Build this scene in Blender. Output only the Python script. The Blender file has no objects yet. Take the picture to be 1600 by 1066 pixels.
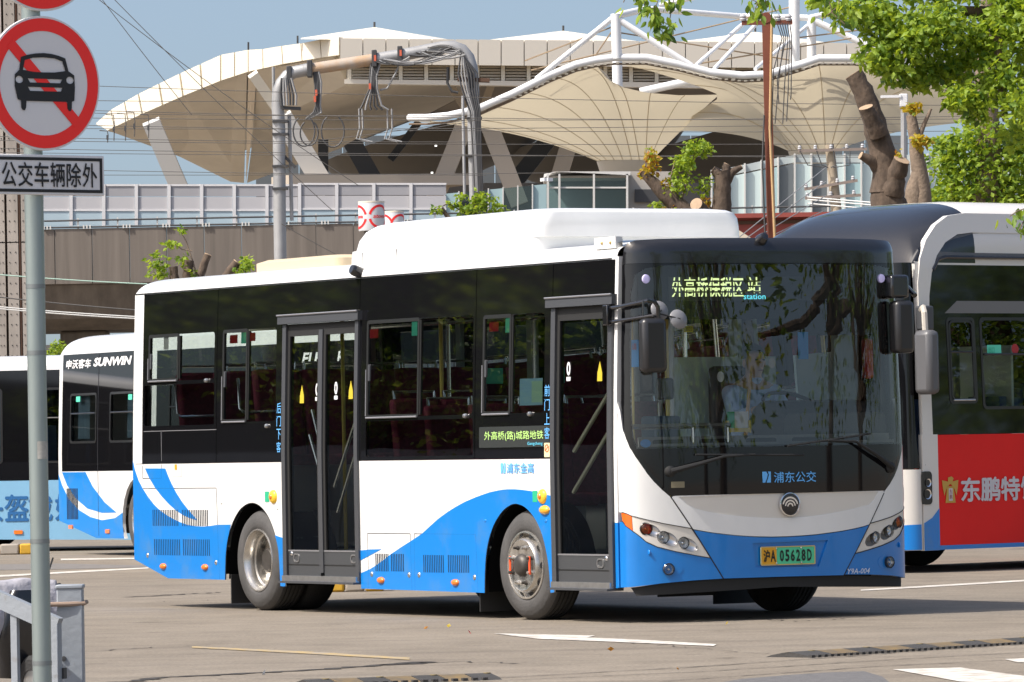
import bpy, bmesh, math, random
from mathutils import Vector, Matrix
random.seed(7)
R = math.radians
scn = bpy.context.scene
COL = scn.collection

# ------------------------------------------------------------------ camera
CAM_H, PITCH, ROLL, FPX = 1.2966, 0.019, 0.019, 8666.5
cam = bpy.data.cameras.new('camera')
cam.sensor_width = 36.0
cam.lens = FPX / 1600.0 * 36.0
cam.clip_start = 1.0
cam.clip_end = 6000.0
camo = bpy.data.objects.new('camera', cam)
COL.objects.link(camo)
_f = Vector((0, math.cos(PITCH), math.sin(PITCH)))
_u = Vector((0, -math.sin(PITCH), math.cos(PITCH)))
_r = Vector((1, 0, 0))
_cr = _r * math.cos(ROLL) - _u * math.sin(ROLL)
_cu = _r * math.sin(ROLL) + _u * math.cos(ROLL)
m3 = Matrix((_cr, _cu, -_f)).transposed()
camo.matrix_world = Matrix.Translation((0, 0, CAM_H)) @ m3.to_4x4()
scn.camera = camo

# ------------------------------------------------------------------ sky and sun
SUN_EL = R(52)
SUN_DIR = Vector((-0.887, -0.462))          # towards the sun, on the ground plane
world = bpy.data.worlds.new('World')
scn.world = world
world.use_nodes = True
wn = world.node_tree.nodes
sky = wn.new('ShaderNodeTexSky')
sky.sky_type = 'NISHITA'
sky.sun_disc = False
sky.sun_elevation = SUN_EL
sky.sun_rotation = math.atan2(SUN_DIR.x, SUN_DIR.y) % (2 * math.pi)
sky.air_density = 1.0
sky.dust_density = 4.2
sky.ozone_density = 1.2
bg = wn['Background']
bg.inputs['Strength'].default_value = 0.15
wtc = wn.new('ShaderNodeTexCoord'); wmp = wn.new('ShaderNodeMapping')
wmp.inputs['Location'].default_value = (0, 0, 0.08)          # clear spring air: blue right down to the horizon
world.node_tree.links.new(wtc.outputs['Generated'], wmp.inputs['Vector'])
world.node_tree.links.new(wmp.outputs[0], sky.inputs['Vector'])
world.node_tree.links.new(sky.outputs[0], bg.inputs['Color'])
sun = bpy.data.lights.new('sun', 'SUN')
sun.energy = 4.3
sun.angle = R(0.55)
sun.color = (1.0, 0.945, 0.87)
suno = bpy.data.objects.new('sun', sun)
COL.objects.link(suno)
tosun = Vector((SUN_DIR.x * math.cos(SUN_EL), SUN_DIR.y * math.cos(SUN_EL), math.sin(SUN_EL)))
suno.rotation_euler = tosun.to_track_quat('Z', 'Y').to_euler()
suno.location = tosun * 100
scn.view_settings.view_transform = 'Standard'
scn.view_settings.look = 'None'
scn.view_settings.gamma = 1.0
scn.view_settings.exposure = 0.35
scn.render.engine = 'CYCLES'
scn.cycles.max_bounces = 8
scn.cycles.transparent_max_bounces = 16
scn.cycles.caustics_reflective = False
scn.cycles.caustics_refractive = False

# ------------------------------------------------------------------ helpers
def ray_at(px, py, Y):
    """world point at distance Y seen in direction (px,py) of the 1600x1066 survey picture"""
    a, b = px - 800, py - 533
    c, s = math.cos(ROLL), math.sin(ROLL)
    ix, iy = a * c - b * s, a * s + b * c
    x, z = ix / FPX, -iy / FPX
    d = Vector((x, math.cos(PITCH) - z * math.sin(PITCH), math.sin(PITCH) + z * math.cos(PITCH)))
    return Vector((0, 0, CAM_H)) + d * (Y / d.y)

def gnd(px, py, z=0.0):
    p = ray_at(px, py, 1.0) - Vector((0, 0, CAM_H))
    return Vector((0, 0, CAM_H)) + p * ((z - CAM_H) / p.z)

MATS = {}
def mat(name, col, rough=0.5, metal=0.0, var=0.0, vscale=3.0, bump=0.0, bscale=40.0, coat=0.0, spec=0.5,
        emit=None, estr=1.0, tcol=None, col2=None, stretch=None, trans=0.0, detail=4.0, thr=None):
    """procedural principled material: colour broken up by noise, optional fine relief"""
    if name in MATS: return MATS[name]
    m = bpy.data.materials.new(name); m.use_nodes = True
    nt = m.node_tree; N = nt.nodes; K = nt.links
    b = N['Principled BSDF']
    b.inputs['Roughness'].default_value = rough
    b.inputs['Metallic'].default_value = metal
    b.inputs['Specular IOR Level'].default_value = spec
    b.inputs['Coat Weight'].default_value = coat
    b.inputs['Coat Roughness'].default_value = 0.06
    c4 = (*col, 1)
    b.inputs['Base Color'].default_value = c4
    tc = N.new('ShaderNodeTexCoord')
    mp = N.new('ShaderNodeMapping')
    if stretch: mp.inputs['Scale'].default_value = stretch
    K.new(tc.outputs['Object'], mp.inputs['Vector'])
    if var > 0 or col2:
        n = N.new('ShaderNodeTexNoise'); n.inputs['Scale'].default_value = vscale
        n.inputs['Detail'].default_value = detail; n.inputs['Roughness'].default_value = 0.6
        K.new(mp.outputs[0], n.inputs['Vector'])
        r = N.new('ShaderNodeValToRGB')
        lo, hi = thr if thr else (0.3, 0.7)
        r.color_ramp.elements[0].position = lo; r.color_ramp.elements[1].position = hi
        if col2: r.color_ramp.elements[0].color = (*col2, 1)
        else: r.color_ramp.elements[0].color = (*[x * (1 - var) for x in col], 1)
        r.color_ramp.elements[1].color = c4
        K.new(n.outputs['Fac'], r.inputs['Fac'])
        K.new(r.outputs['Color'], b.inputs['Base Color'])
    if bump > 0:
        n2 = N.new('ShaderNodeTexNoise'); n2.inputs['Scale'].default_value = bscale
        n2.inputs['Detail'].default_value = 5
        K.new(mp.outputs[0], n2.inputs['Vector'])
        bp = N.new('ShaderNodeBump'); bp.inputs['Strength'].default_value = bump
        bp.inputs['Distance'].default_value = 0.02
        K.new(n2.outputs['Fac'], bp.inputs['Height']); K.new(bp.outputs[0], b.inputs['Normal'])
    if emit:
        b.inputs['Emission Color'].default_value = (*emit, 1)
        b.inputs['Emission Strength'].default_value = estr
    if trans > 0:
        out = N['Material Output']
        t = N.new('ShaderNodeBsdfTranslucent')
        t.inputs['Color'].default_value = (*(tcol or (col[0] * 1.7, col[1] * 1.45, col[2] * 0.7)), 1)
        mx = N.new('ShaderNodeMixShader'); mx.inputs[0].default_value = trans
        K.new(b.outputs[0], mx.inputs[1]); K.new(t.outputs[0], mx.inputs[2]); K.new(mx.outputs[0], out.inputs['Surface'])
    MATS[name] = m
    return m

def glass(name, tint, ior=1.5, wobble=0.0, wscale=1.5, gloss=1.0):
    if name in MATS: return MATS[name]
    m = bpy.data.materials.new(name); m.use_nodes = True
    nt = m.node_tree; N = nt.nodes; K = nt.links
    N.remove(N['Principled BSDF'])
    t = N.new('ShaderNodeBsdfTransparent'); t.inputs['Color'].default_value = (*tint, 1)
    g = N.new('ShaderNodeBsdfGlossy'); g.inputs['Roughness'].default_value = 0.0
    g.inputs['Color'].default_value = (gloss, gloss, gloss, 1)
    fr = N.new('ShaderNodeFresnel'); fr.inputs['IOR'].default_value = ior
    mx = N.new('ShaderNodeMixShader')
    K.new(fr.outputs[0], mx.inputs[0]); K.new(t.outputs[0], mx.inputs[1]); K.new(g.outputs[0], mx.inputs[2])
    K.new(mx.outputs[0], N['Material Output'].inputs['Surface'])
    if wobble > 0:
        tc = N.new('ShaderNodeTexCoord'); n = N.new('ShaderNodeTexNoise'); n.inputs['Scale'].default_value = wscale
        n.inputs['Detail'].default_value = 1.0
        K.new(tc.outputs['Object'], n.inputs['Vector'])
        bp = N.new('ShaderNodeBump'); bp.inputs['Strength'].default_value = wobble; bp.inputs['Distance'].default_value = 0.05
        K.new(n.outputs['Fac'], bp.inputs['Height']); K.new(bp.outputs[0], g.inputs['Normal'])
    MATS[name] = m
    return m

def obj(name, bm, m, parent=None, smooth=None, bevel=0.0):
    """link a bmesh as one mesh object"""
    if bm.faces and smooth is None: smooth = 40
    me = bpy.data.meshes.new(name)
    bmesh.ops.remove_doubles(bm, verts=bm.verts, dist=1e-5)
    bmesh.ops.recalc_face_normals(bm, faces=bm.faces)
    bm.to_mesh(me); bm.free()
    if smooth:
        for p in me.polygons: p.use_smooth = True
        try: me.set_sharp_from_angle(angle=R(smooth))
        except Exception: pass
    if isinstance(m, (list, tuple)):
        for k in m: me.materials.append(k)
    else: me.materials.append(m)
    o = bpy.data.objects.new(name, me); COL.objects.link(o)
    if parent: o.parent = parent
    if bevel > 0:
        b = o.modifiers.new('bevel', 'BEVEL'); b.width = bevel; b.segments = 2; b.limit_method = 'ANGLE'
    return o

def tag(o, label=None, cat=None, group=None, kind=None):
    if label: o['label'] = label
    if cat: o['category'] = cat
    if group: o['group'] = group
    if kind: o['kind'] = kind
    return o

def thing(name, loc, rz, label, cat, group=None):
    o = bpy.data.objects.new(name, None); COL.objects.link(o)
    o.empty_display_size = 0.2
    o.location = loc; o.rotation_euler = (0, 0, rz)
    return tag(o, label, cat, group)

def NB(): return bmesh.new()

def box(bm, c, s, rot=None):
    M = Matrix.Translation(c)
    if rot is not None: M = M @ (rot if isinstance(rot, Matrix) else Matrix.Rotation(rot, 4, 'Z'))
    M = M @ Matrix.Diagonal((s[0], s[1], s[2], 1))
    bmesh.ops.create_cube(bm, size=1.0, matrix=M)
    return bm

def bx(name, c, s, m, parent=None, rot=None, bevel=0.0):
    return obj(name, box(NB(), c, s, rot), m, parent, bevel=bevel)

def frame_of(d):
    d = d.normalized()
    a = Vector((0, 0, 1)) if abs(d.z) < 0.9 else Vector((1, 0, 0))
    s = d.cross(a).normalized(); t = d.cross(s).normalized()
    return s, t

def tube(bm, pts, rad, n=8, caps=True):
    """tapered tube along pts; rad a number or one per point"""
    pts = [Vector(p) for p in pts]
    if not isinstance(rad, (list, tuple)): rad = [rad] * len(pts)
    rings = []; s0 = None
    for i, p in enumerate(pts):
        if i == 0: d = pts[1] - pts[0]
        elif i == len(pts) - 1: d = pts[-1] - pts[-2]
        else: d = (pts[i + 1] - pts[i]).normalized() + (pts[i] - pts[i - 1]).normalized()
        if d.length < 1e-9: d = Vector((0, 0, 1))
        d.normalize()
        if s0 is None: s, t = frame_of(d)
        else:
            s = (s0 - d * s0.dot(d))
            if s.length < 1e-6: s, t = frame_of(d)
            s.normalize(); t = d.cross(s)
        s0 = s
        rings.append([bm.verts.new(p + (s * math.cos(2 * math.pi * k / n) + t * math.sin(2 * math.pi * k / n)) * rad[i]) for k in range(n)])
    for a, b in zip(rings, rings[1:]):
        for k in range(n):
            bm.faces.new((a[k], a[(k + 1) % n], b[(k + 1) % n], b[k]))
    if caps:
        bm.faces.new(rings[0][::-1]); bm.faces.new(rings[-1])
    return bm

def tb(name, pts, rad, m, parent=None, n=8):
    return obj(name, tube(NB(), pts, rad, n), m, parent)

def lathe(bm, prof, M=None, n=48, closed=False):
    """revolve (r, h) pairs about local Z"""
    M = M or Matrix.Identity(4); rings = []
    for r, h in prof:
        if r < 1e-5: rings.append([bm.verts.new(M @ Vector((0, 0, h)))])
        else: rings.append([bm.verts.new(M @ Vector((r * math.cos(2 * math.pi * k / n), r * math.sin(2 * math.pi * k / n), h))) for k in range(n)])
    pairs = list(zip(rings, rings[1:]))
    if closed: pairs.append((rings[-1], rings[0]))
    for a, b in pairs:
        if len(a) == 1 and len(b) == 1: continue
        for k in range(n):
            k2 = (k + 1) % n
            if len(a) == 1: bm.faces.new((a[0], b[k], b[k2]))
            elif len(b) == 1: bm.faces.new((a[k], a[k2], b[0]))
            else: bm.faces.new((a[k], a[k2], b[k2], b[k]))
    return bm

def flat(bm, outer, holes=()):
    es = []
    for lp in [outer] + list(holes):
        vs = [bm.verts.new((a, b, 0)) for a, b in lp]
        es += [bm.edges.new((vs[i], vs[(i + 1) % len(vs)])) for i in range(len(vs))]
    bmesh.ops.triangle_fill(bm, use_beauty=True, use_dissolve=False, edges=es)
    return bm

def patch(name, outer, f, m, parent, off=0.0, thick=0.0, holes=(), acut=(), bcut=(), smooth=40):
    """a 2D outline (with holes) laid on the surface f(a, b, off), with real thickness"""
    bm = flat(NB(), outer, holes)
    xs = [p[0] for p in outer]; ys = [p[1] for p in outer]
    for a in acut:
        if min(xs) < a < max(xs):
            bmesh.ops.bisect_plane(bm, geom=bm.verts[:] + bm.edges[:] + bm.faces[:], plane_co=(a, 0, 0), plane_no=(1, 0, 0))
    for b in bcut:
        if min(ys) < b < max(ys):
            bmesh.ops.bisect_plane(bm, geom=bm.verts[:] + bm.edges[:] + bm.faces[:], plane_co=(0, b, 0), plane_no=(0, 1, 0))
    for v in bm.verts: v.co.z = off
    if thick:
        be = [e for e in bm.edges if e.is_boundary]
        r = bmesh.ops.extrude_edge_only(bm, edges=be)
        for v in r['geom']:
            if isinstance(v, bmesh.types.BMVert): v.co.z = off - thick
    for v in bm.verts: v.co = f(v.co.x, v.co.y, v.co.z)
    return obj(name, bm, m, parent, smooth=smooth)

def rrect(x0, y0, x1, y1, r, n=4):
    pts = []
    for cx, cy, a in ((x1 - r, y1 - r, 0), (x0 + r, y1 - r, 90), (x0 + r, y0 + r, 180), (x1 - r, y0 + r, 270)):
        for k in range(n + 1):
            t = R(a + 90 * k / n); pts.append((cx + r * math.cos(t), cy + r * math.sin(t)))
    return pts

def ell(cx, cy, rx, ry, n=20):
    return [(cx + rx * math.cos(2 * math.pi * k / n), cy + ry * math.sin(2 * math.pi * k / n)) for k in range(n)]

def arc(cx, cy, r, a0, a1, n=16):
    return [(cx + r * math.cos(R(a0 + (a1 - a0) * k / n)), cy + r * math.sin(R(a0 + (a1 - a0) * k / n))) for k in range(n + 1)]

FLATF = lambda a, b, o: Vector((a, -o, b))

def text(name, s, boxr, f, m, parent, off=0.003, bold=0.0, shear=0.0, flip=False, thick=0.0):
    """lettering fitted into boxr=(a0,b0,a1,b1) of the surface f; flip mirrors a (surfaces read right to left)"""
    wide = any(ord(ch) > 0x2000 for ch in s)          # dense characters are thickened by laying shifted copies
    cu = bpy.data.curves.new(name, 'FONT'); cu.body = s; cu.size = 1.0; cu.offset = 0.0 if wide else bold; cu.shear = shear
    cu.resolution_u = 2
    to = bpy.data.objects.new(name, cu); COL.objects.link(to)
    bpy.context.view_layer.update()
    me = bpy.data.meshes.new_from_object(to.evaluated_get(bpy.context.evaluated_depsgraph_get()))
    bpy.data.objects.remove(to); bpy.data.curves.remove(cu)
    bm = NB(); bm.from_mesh(me); bpy.data.meshes.remove(me)
    bmesh.ops.remove_doubles(bm, verts=bm.verts, dist=1e-5)
    xs = [v.co.x for v in bm.verts]; ys = [v.co.y for v in bm.verts]
    x0, x1, y0, y1 = min(xs), max(xs), min(ys), max(ys)
    a0, b0, a1, b1 = boxr
    for v in bm.verts: v.co.z = 0.0
    if wide and bold > 0:
        src = bm.verts[:] + bm.edges[:] + bm.faces[:]
        for k, (dx, dy) in enumerate(((1, 0), (-1, 0), (0, 1), (0, -1))):
            r = bmesh.ops.duplicate(bm, geom=src)
            for v in r['geom']:
                if isinstance(v, bmesh.types.BMVert): v.co += Vector((dx * bold, dy * bold, 0.0006 * (k + 1)))
    for v in bm.verts:
        a = a0 + (v.co.x - x0) / (x1 - x0) * (a1 - a0)
        b = b0 + (v.co.y - y0) / (y1 - y0) * (b1 - b0)
        v.co = f(a, b, off + v.co.z)
    return obj(name, bm, m, parent, smooth=0)

def copy_tree(o, parent=None):
    c = o.copy(); COL.objects.link(c); c.parent = parent
    for ch in o.children: copy_tree(ch, c)
    return c

# ------------------------------------------------------------------ materials
white = mat('white_paint', (0.80, 0.80, 0.785), 0.30, coat=0.5, var=0.10, vscale=2.2, detail=9, bump=0.05, bscale=1.6, stretch=(1, 1, 0.35))
blue = mat('blue_paint', (0.006, 0.20, 0.62), 0.30, coat=0.5, var=0.14, vscale=2.6, detail=9, bump=0.05, bscale=1.6)
bluefilm = mat('blue_film', (0.004, 0.20, 0.62), 0.32, coat=0.4, col2=(0.05, 0.21, 0.50), vscale=3.2, detail=10, thr=(0.28, 0.50), bump=0.05, bscale=1.6)
black_gloss = mat('black_gloss', (0.006, 0.006, 0.007), 0.04, spec=0.5)
black_cap = mat('black_cap_paint', (0.012, 0.012, 0.014), 0.16, coat=0.6)
black_rub = mat('black_rubber', (0.014, 0.014, 0.014), 0.7)
dark = mat('dark_void', (0.01, 0.01, 0.011), 0.9)
under = mat('underbody', (0.018, 0.017, 0.016), 0.9, var=0.4)
grey_frame = mat('door_frame_grey', (0.075, 0.078, 0.085), 0.42, metal=0.25)
alu = mat('aluminium', (0.62, 0.62, 0.62), 0.3, metal=0.9, var=0.2, vscale=20)
chrome = mat('chrome', (0.82, 0.82, 0.84), 0.08, metal=1.0)
silver = mat('silver_paint', (0.70, 0.66, 0.60), 0.45, metal=0.12)
lampsil = mat('lamp_silver', (0.72, 0.71, 0.70), 0.28, metal=0.8)
tyre = mat('tyre_rubber', (0.085, 0.082, 0.08), 0.75, var=0.35, vscale=6, bump=0.25, bscale=60)
tread = mat('tread_rubber', (0.03, 0.03, 0.03), 0.85, bump=0.4, bscale=80)
rimm = mat('rim_alloy', (0.74, 0.71, 0.66), 0.27, metal=0.85, var=0.35, vscale=9)
rimd = mat('hub_dark', (0.10, 0.09, 0.08), 0.5, metal=0.5, var=0.4, vscale=14)
orange = mat('orange_lens', (0.85, 0.20, 0.02), 0.2, coat=0.8)
amber = mat('amber_lens', (0.90, 0.42, 0.03), 0.18, coat=0.8)
redor = mat('red_orange', (0.85, 0.10, 0.03), 0.4)
green_st = mat('green_sticker', (0.02, 0.42, 0.22), 0.5)
mint_st = mat('mint_sticker', (0.10, 0.62, 0.42), 0.5)
yellow_st = mat('yellow_sticker', (0.55, 0.43, 0.03), 0.5)
white_st = mat('white_sticker', (0.8, 0.8, 0.8), 0.5)
cream_st = mat('cream_sticker', (0.80, 0.70, 0.42), 0.5)
red_st = mat('red_sticker', (0.34, 0.012, 0.016), 0.5)
blue_st = mat('blue_sticker', (0.03, 0.28, 0.70), 0.5)
lblue_st = mat('light_blue_letter', (0.14, 0.47, 0.92), 0.5)
glass_s = glass('side_glass', (0.68, 0.73, 0.71), 1.5, 0.05, 0.9)
glass_d = glass('dark_side_glass', (0.5, 0.53, 0.52), 1.5, 0.05, 0.9)
glass_f = glass('windscreen_glass', (0.92, 0.95, 0.94), 1.78, 0.03, 0.8)
glass_door = glass('door_glass', (0.66, 0.71, 0.69), 1.5, 0.05, 0.9)
glass_far = glass('far_glass', (0.72, 0.78, 0.76), 1.5)
glass_c = glass('clear_lens', (0.9, 0.92, 0.92), 1.45)
seat_m = mat('seat_fabric', (0.23, 0.025, 0.06), 0.8, var=0.5, vscale=30)
inter = mat('interior_grey', (0.46, 0.48, 0.47), 0.6)
inter_l = mat('interior_light', (0.62, 0.66, 0.64), 0.5)
dash_m = mat('dash_dark', (0.055, 0.058, 0.06), 0.5, bump=0.1, bscale=80)
pole_y = mat('handrail_yellow', (0.72, 0.55, 0.14), 0.35)
pole_s = mat('handrail_steel', (0.75, 0.75, 0.75), 0.2, metal=0.9)

# ------------------------------------------------------------------ a bus body: its surfaces
class Body:
    def __init__(s, W, L, H=2.86, zt=2.60, tk=0.05, bulge=0.33, cap=True):
        s.W, s.L, s.H, s.zt, s.tk, s.bulge, s.cap = W, L, H, zt, tk, bulge, cap
    def tum(s, z): return 0.0 if z < 1.2 else s.tk * ((z - 1.2) / 1.45) ** 1.3
    def S(s, u, z, o=0.0): return Vector((s.tum(z) - o, u, z))             # near side
    def T(s, u, z, o=0.0): return Vector((s.W - s.tum(z) + o, u, z))       # far side
    def Fu(s, v, z):
        hw = s.W / 2 - s.tum(z)
        t = min(1.0, abs((v - s.W / 2) / hw))
        q = max(0.0, 1 - t ** 2.7)
        u = 0.06 - s.bulge * q ** (1 / 2.7)
        u += 0.06 * min(1, max(0, (z - 1.2) / 1.5)) * (1 - t * t)
        if s.cap and z > 2.68: u += 0.16 * ((z - 2.68) / 0.17) ** 2
        return u
    def F(s, v, z, o=0.0):
        w = s.W
        e = 1e-3
        v = min(max(v, s.tum(z) + 1e-4), w - s.tum(z) - 1e-4)
        u = s.Fu(v, z)
        if o:
            v2 = min(max(v, 0.02), w - 0.02)
            g = (s.Fu(min(v2 + e, w), z) - s.Fu(max(v2 - e, 0), z)) / (2 * e)
            n = Vector((g, -1, 0)).normalized()
            return Vector((v, u, z)) + n * o
        return Vector((v, u, z))
    def FB(s, v, z, o=0.0): return Vector((v, s.L + o, z))
    def roof(s, name, m, parent, u0=0.0, round_f=0.0, round_r=0.18, crown=None, zt=None):
        bm = NB(); n = 28
        zt = zt or s.zt; H = s.H
        us = [u0]
        if round_f: us += [u0 + round_f * k for k in (0.08, 0.25, 0.5, 0.75)]
        k = u0 + round_f
        us += [k + (s.L - round_r - k) * j / 8 for j in range(0 if round_f else 1, 9)]
        us += [s.L - round_r * j for j in (0.7, 0.45, 0.25, 0.12, 0.05, 0.02, 0.0)]
        rows = []
        for u in us:
            e = 1.0
            if u > s.L - round_r: e = math.sqrt(max(0, 1 - ((u - (s.L - round_r)) / round_r) ** 2))
            if round_f and u < u0 + round_f: e = math.sqrt(max(0, 1 - ((u0 + round_f - u) / round_f) ** 2))
            row = []
            for j in range(n + 1):
                th = math.pi * j / n
                cx = math.cos(th); sx = math.sin(th)
                px = math.copysign(abs(cx) ** 0.45, cx); pz = sx ** 0.62
                hw = s.W / 2 - s.tum(zt)
                row.append(bm.verts.new((s.W / 2 - px * hw, u, zt + (H - zt) * pz * e)))
            rows.append(row)
        for a, b in zip(rows, rows[1:]):
            for j in range(n): bm.faces.new((a[j], a[j + 1], b[j + 1], b[j]))
        return obj(name, bm, m, parent)

VC = [0.002, 0.005, 0.01, 0.018, 0.03, 0.045, 0.065, 0.09, 0.12, 0.16, 0.21, 0.27, 0.35, 0.45, 0.6, 0.8, 1.0]
def vcuts(W): return VC + [W / 2] + [W - v for v in VC]
ZC = [0.5, 0.9, 1.3, 1.7, 2.1, 2.4, 2.6, 2.68, 2.70, 2.72, 2.74, 2.76, 2.78, 2.8, 2.82]

def wheel(parent, x, u, r=0.41, wd=0.25, out=-1, steer=0.0, front=True, name='wheel', rim_k=0.62):
    """tyre, rim, hub and nuts; its outer face looks along out (-1: local -x)"""
    w = bpy.data.objects.new(name, None); COL.objects.link(w); w.parent = parent
    w.location = (x, u, r); w.rotation_euler = (0, 0, steer)
    M = Matrix.Rotation(R(-90 if out < 0 else 90), 4, 'Y')       # local z of the lathe points outwards
    rr = r * rim_k
    obj('tyre', lathe(NB(), [(rr, 0.0), (rr + 0.012, 0.012), (rr + 0.03, 0.014), (r * 0.82, 0.018), (r * 0.835, 0.014), (r * 0.91, 0.006), (r * 0.925, 0.0), (r * 0.97, -0.02), (r * 0.99, -0.04)], M, 56), tyre, w)
    prof = [(r * 0.99, -0.04)]
    for k in range(5):
        a = -0.045 - k * (wd - 0.07) / 5; b = a - (wd - 0.07) / 5
        prof += [(r, a), (r, b + 0.012), (r - 0.012, b + 0.010), (r - 0.012, b + 0.002)]
    prof += [(r, -wd + 0.03), (r * 0.97, -wd + 0.01), (r * 0.8, -wd), (rr, -wd + 0.02)]
    obj('tread', lathe(NB(), prof, M, 56), tread, w)
    if front:
        rp = [(rr + 0.004, 0.004), (rr, 0.016), (rr - 0.012, 0.018), (rr - 0.022, 0.0), (rr - 0.03, -0.02), (rr - 0.045, -0.03), (rr * 0.80, 0.03), (rr * 0.74, 0.045), (rr * 0.70, 0.042), (0.0, 0.036)]
        rim = obj('rim', lathe(NB(), rp, M, 56), rimm, w)
        for k in range(10):
            a = 2 * math.pi * (k + 0.5) / 10; q = rr * 0.885
            bm = lathe(NB(), [(0.0, 0.003), (0.016, 0.003), (0.016, 0.0), (0.018, -0.002)], M @ Matrix.Translation((q * math.cos(a), q * math.sin(a), 0.006)) @ Matrix.Rotation(a, 4, 'Z') @ Matrix.Rotation(R(38), 4, 'Y') @ Matrix.Diagonal((1.0, 1.45, 1, 1)), 14)
            obj('vent_hole', bm, dark, w)
        obj('hub', lathe(NB(), [(0.088, 0.034), (0.085, 0.05), (0.07, 0.075), (0.05, 0.085), (0.03, 0.09), (0, 0.09)], M, 28), rimd, w)
        for k in range(8):
            a = 2 * math.pi * (k + 0.5) / 8; q = rr * 0.55
            obj('wheel_nut', lathe(NB(), [(0.017, 0.04), (0.017, 0.052), (0.011, 0.054), (0.011, 0.082), (0, 0.084)], M @ Matrix.Translation((q * math.cos(a), q * math.sin(a), 0)), 8), rimm if k % 2 else rimd, w)
        for k in (1, 5):
            a0 = 2 * math.pi * (k + 0.5) / 8; a1 = 2 * math.pi * (k + 1.5) / 8
            d = (a0 + a1) / 2; q = rr * 0.55
            bm = box(NB(), (0, 0, 0), (0.022, 0.135, 0.008))
            bm.transform(M @ Matrix.Translation((q * math.cos(d) * 0.98, q * math.sin(d) * 0.98, 0.062)) @ Matrix.Rotation(d, 4, 'Z'))
            tag(obj('nut_marker', bm, redor, w), 'red plastic wheel nut indicator')
    else:
        rp = [(rr + 0.004, 0.004), (rr, 0.014), (rr - 0.010, 0.014), (rr - 0.018, -0.005), (rr - 0.03, -0.02), (rr - 0.034, -0.07), (rr - 0.05, -0.078), (rr - 0.055, -0.13), (rr * 0.80, -0.15), (rr * 0.6, -0.16), (0.0, -0.16)]
        rim = obj('rim', lathe(NB(), rp, M, 56), rimm, w)
        obj('hub', lathe(NB(), [(0.105, -0.155), (0.10, -0.09), (0.085, -0.07), (0, -0.068)], M, 28), rimd, w)
        for k in range(8):
            a = 2 * math.pi * (k + 0.5) / 8; q = rr * 0.66
            obj('wheel_nut', lathe(NB(), [(0.016, -0.155), (0.016, -0.125), (0, -0.12)], M @ Matrix.Translation((q * math.cos(a), q * math.sin(a), 0)), 8), rimd, w)
    return w

# ------------------------------------------------------------------ ground
def concrete_ground():
    m = bpy.data.materials.new('yard_concrete'); m.use_nodes = True
    nt = m.node_tree; N = nt.nodes; K = nt.links; b = N['Principled BSDF']
    b.inputs['Roughness'].default_value = 0.85
    b.inputs['Specular IOR Level'].default_value = 0.25
    tc = N.new('ShaderNodeTexCoord')
    def noise(sc, det, st=None):
        mp = N.new('ShaderNodeMapping')
        if st: mp.inputs['Scale'].default_value = st
        K.new(tc.outputs['Object'], mp.inputs['Vector'])
        n = N.new('ShaderNodeTexNoise'); n.inputs['Scale'].default_value = sc; n.inputs['Detail'].default_value = det
        n.inputs['Roughness'].default_value = 0.65
        K.new(mp.outputs[0], n.inputs['Vector']); return n
    big = noise(0.35, 4, (1, 0.35, 1)); mid = noise(2.2, 6); fine = noise(38, 6)
    r1 = N.new('ShaderNodeValToRGB'); r1.color_ramp.elements[0].position = 0.32; r1.color_ramp.elements[1].position = 0.68
    r1.color_ramp.elements[0].color = (0.246, 0.210, 0.166, 1); r1.color_ramp.elements[1].color = (0.300, 0.258, 0.206, 1)
    K.new(big.outputs['Fac'], r1.inputs['Fac'])
    r2 = N.new('ShaderNodeValToRGB'); r2.color_ramp.elements[0].position = 0.30; r2.color_ramp.elements[1].position = 0.62
    r2.color_ramp.elements[0].color = (0.80, 0.795, 0.79, 1); r2.color_ramp.elements[1].color = (1, 1, 1, 1)
    K.new(mid.outputs['Fac'], r2.inputs['Fac'])
    r3 = N.new('ShaderNodeValToRGB'); r3.color_ramp.elements[0].position = 0.25; r3.color_ramp.elements[1].position = 0.6
    r3.color_ramp.elements[0].color = (0.54, 0.54, 0.54, 1); r3.color_ramp.elements[1].color = (1, 1, 1, 1)
    K.new(fine.outputs['Fac'], r3.inputs['Fac'])
    def mul(a, c):
        x = N.new('ShaderNodeMix'); x.data_type = 'RGBA'; x.blend_type = 'MULTIPLY'; x.inputs[0].default_value = 1
        K.new(a, x.inputs[6]); K.new(c, x.inputs[7]); return x.outputs[2]
    trk = noise(0.55, 3, (0.18, 2.6, 1)); r4 = N.new('ShaderNodeValToRGB'); r4.color_ramp.elements[0].position = 0.36; r4.color_ramp.elements[1].position = 0.52
    r4.color_ramp.elements[0].color = (0.86, 0.86, 0.87, 1); r4.color_ramp.elements[1].color = (1, 1, 1, 1); K.new(trk.outputs['Fac'], r4.inputs['Fac'])
    oil = noise(1.3, 7); r5 = N.new('ShaderNodeValToRGB'); r5.color_ramp.elements[0].position = 0.27; r5.color_ramp.elements[1].position = 0.37
    r5.color_ramp.elements[0].color = (0.55, 0.54, 0.53, 1); r5.color_ramp.elements[1].color = (1, 1, 1, 1); K.new(oil.outputs['Fac'], r5.inputs['Fac'])
    K.new(mul(mul(mul(mul(r1.outputs[0], r2.outputs[0]), r3.outputs[0]), r4.outputs[0]), r5.outputs[0]), b.inputs['Base Color'])
    bp = N.new('ShaderNodeBump'); bp.inputs['Strength'].default_value = 0.35; bp.inputs['Distance'].default_value = 0.01
    K.new(fine.outputs['Fac'], bp.inputs['Height']); K.new(bp.outputs[0], b.inputs['Normal'])
    return m
bm = NB()
bmesh.ops.create_grid(bm, x_segments=8, y_segments=8, size=1500)
ground = obj('ground', bm, concrete_ground(), smooth=0)
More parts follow.
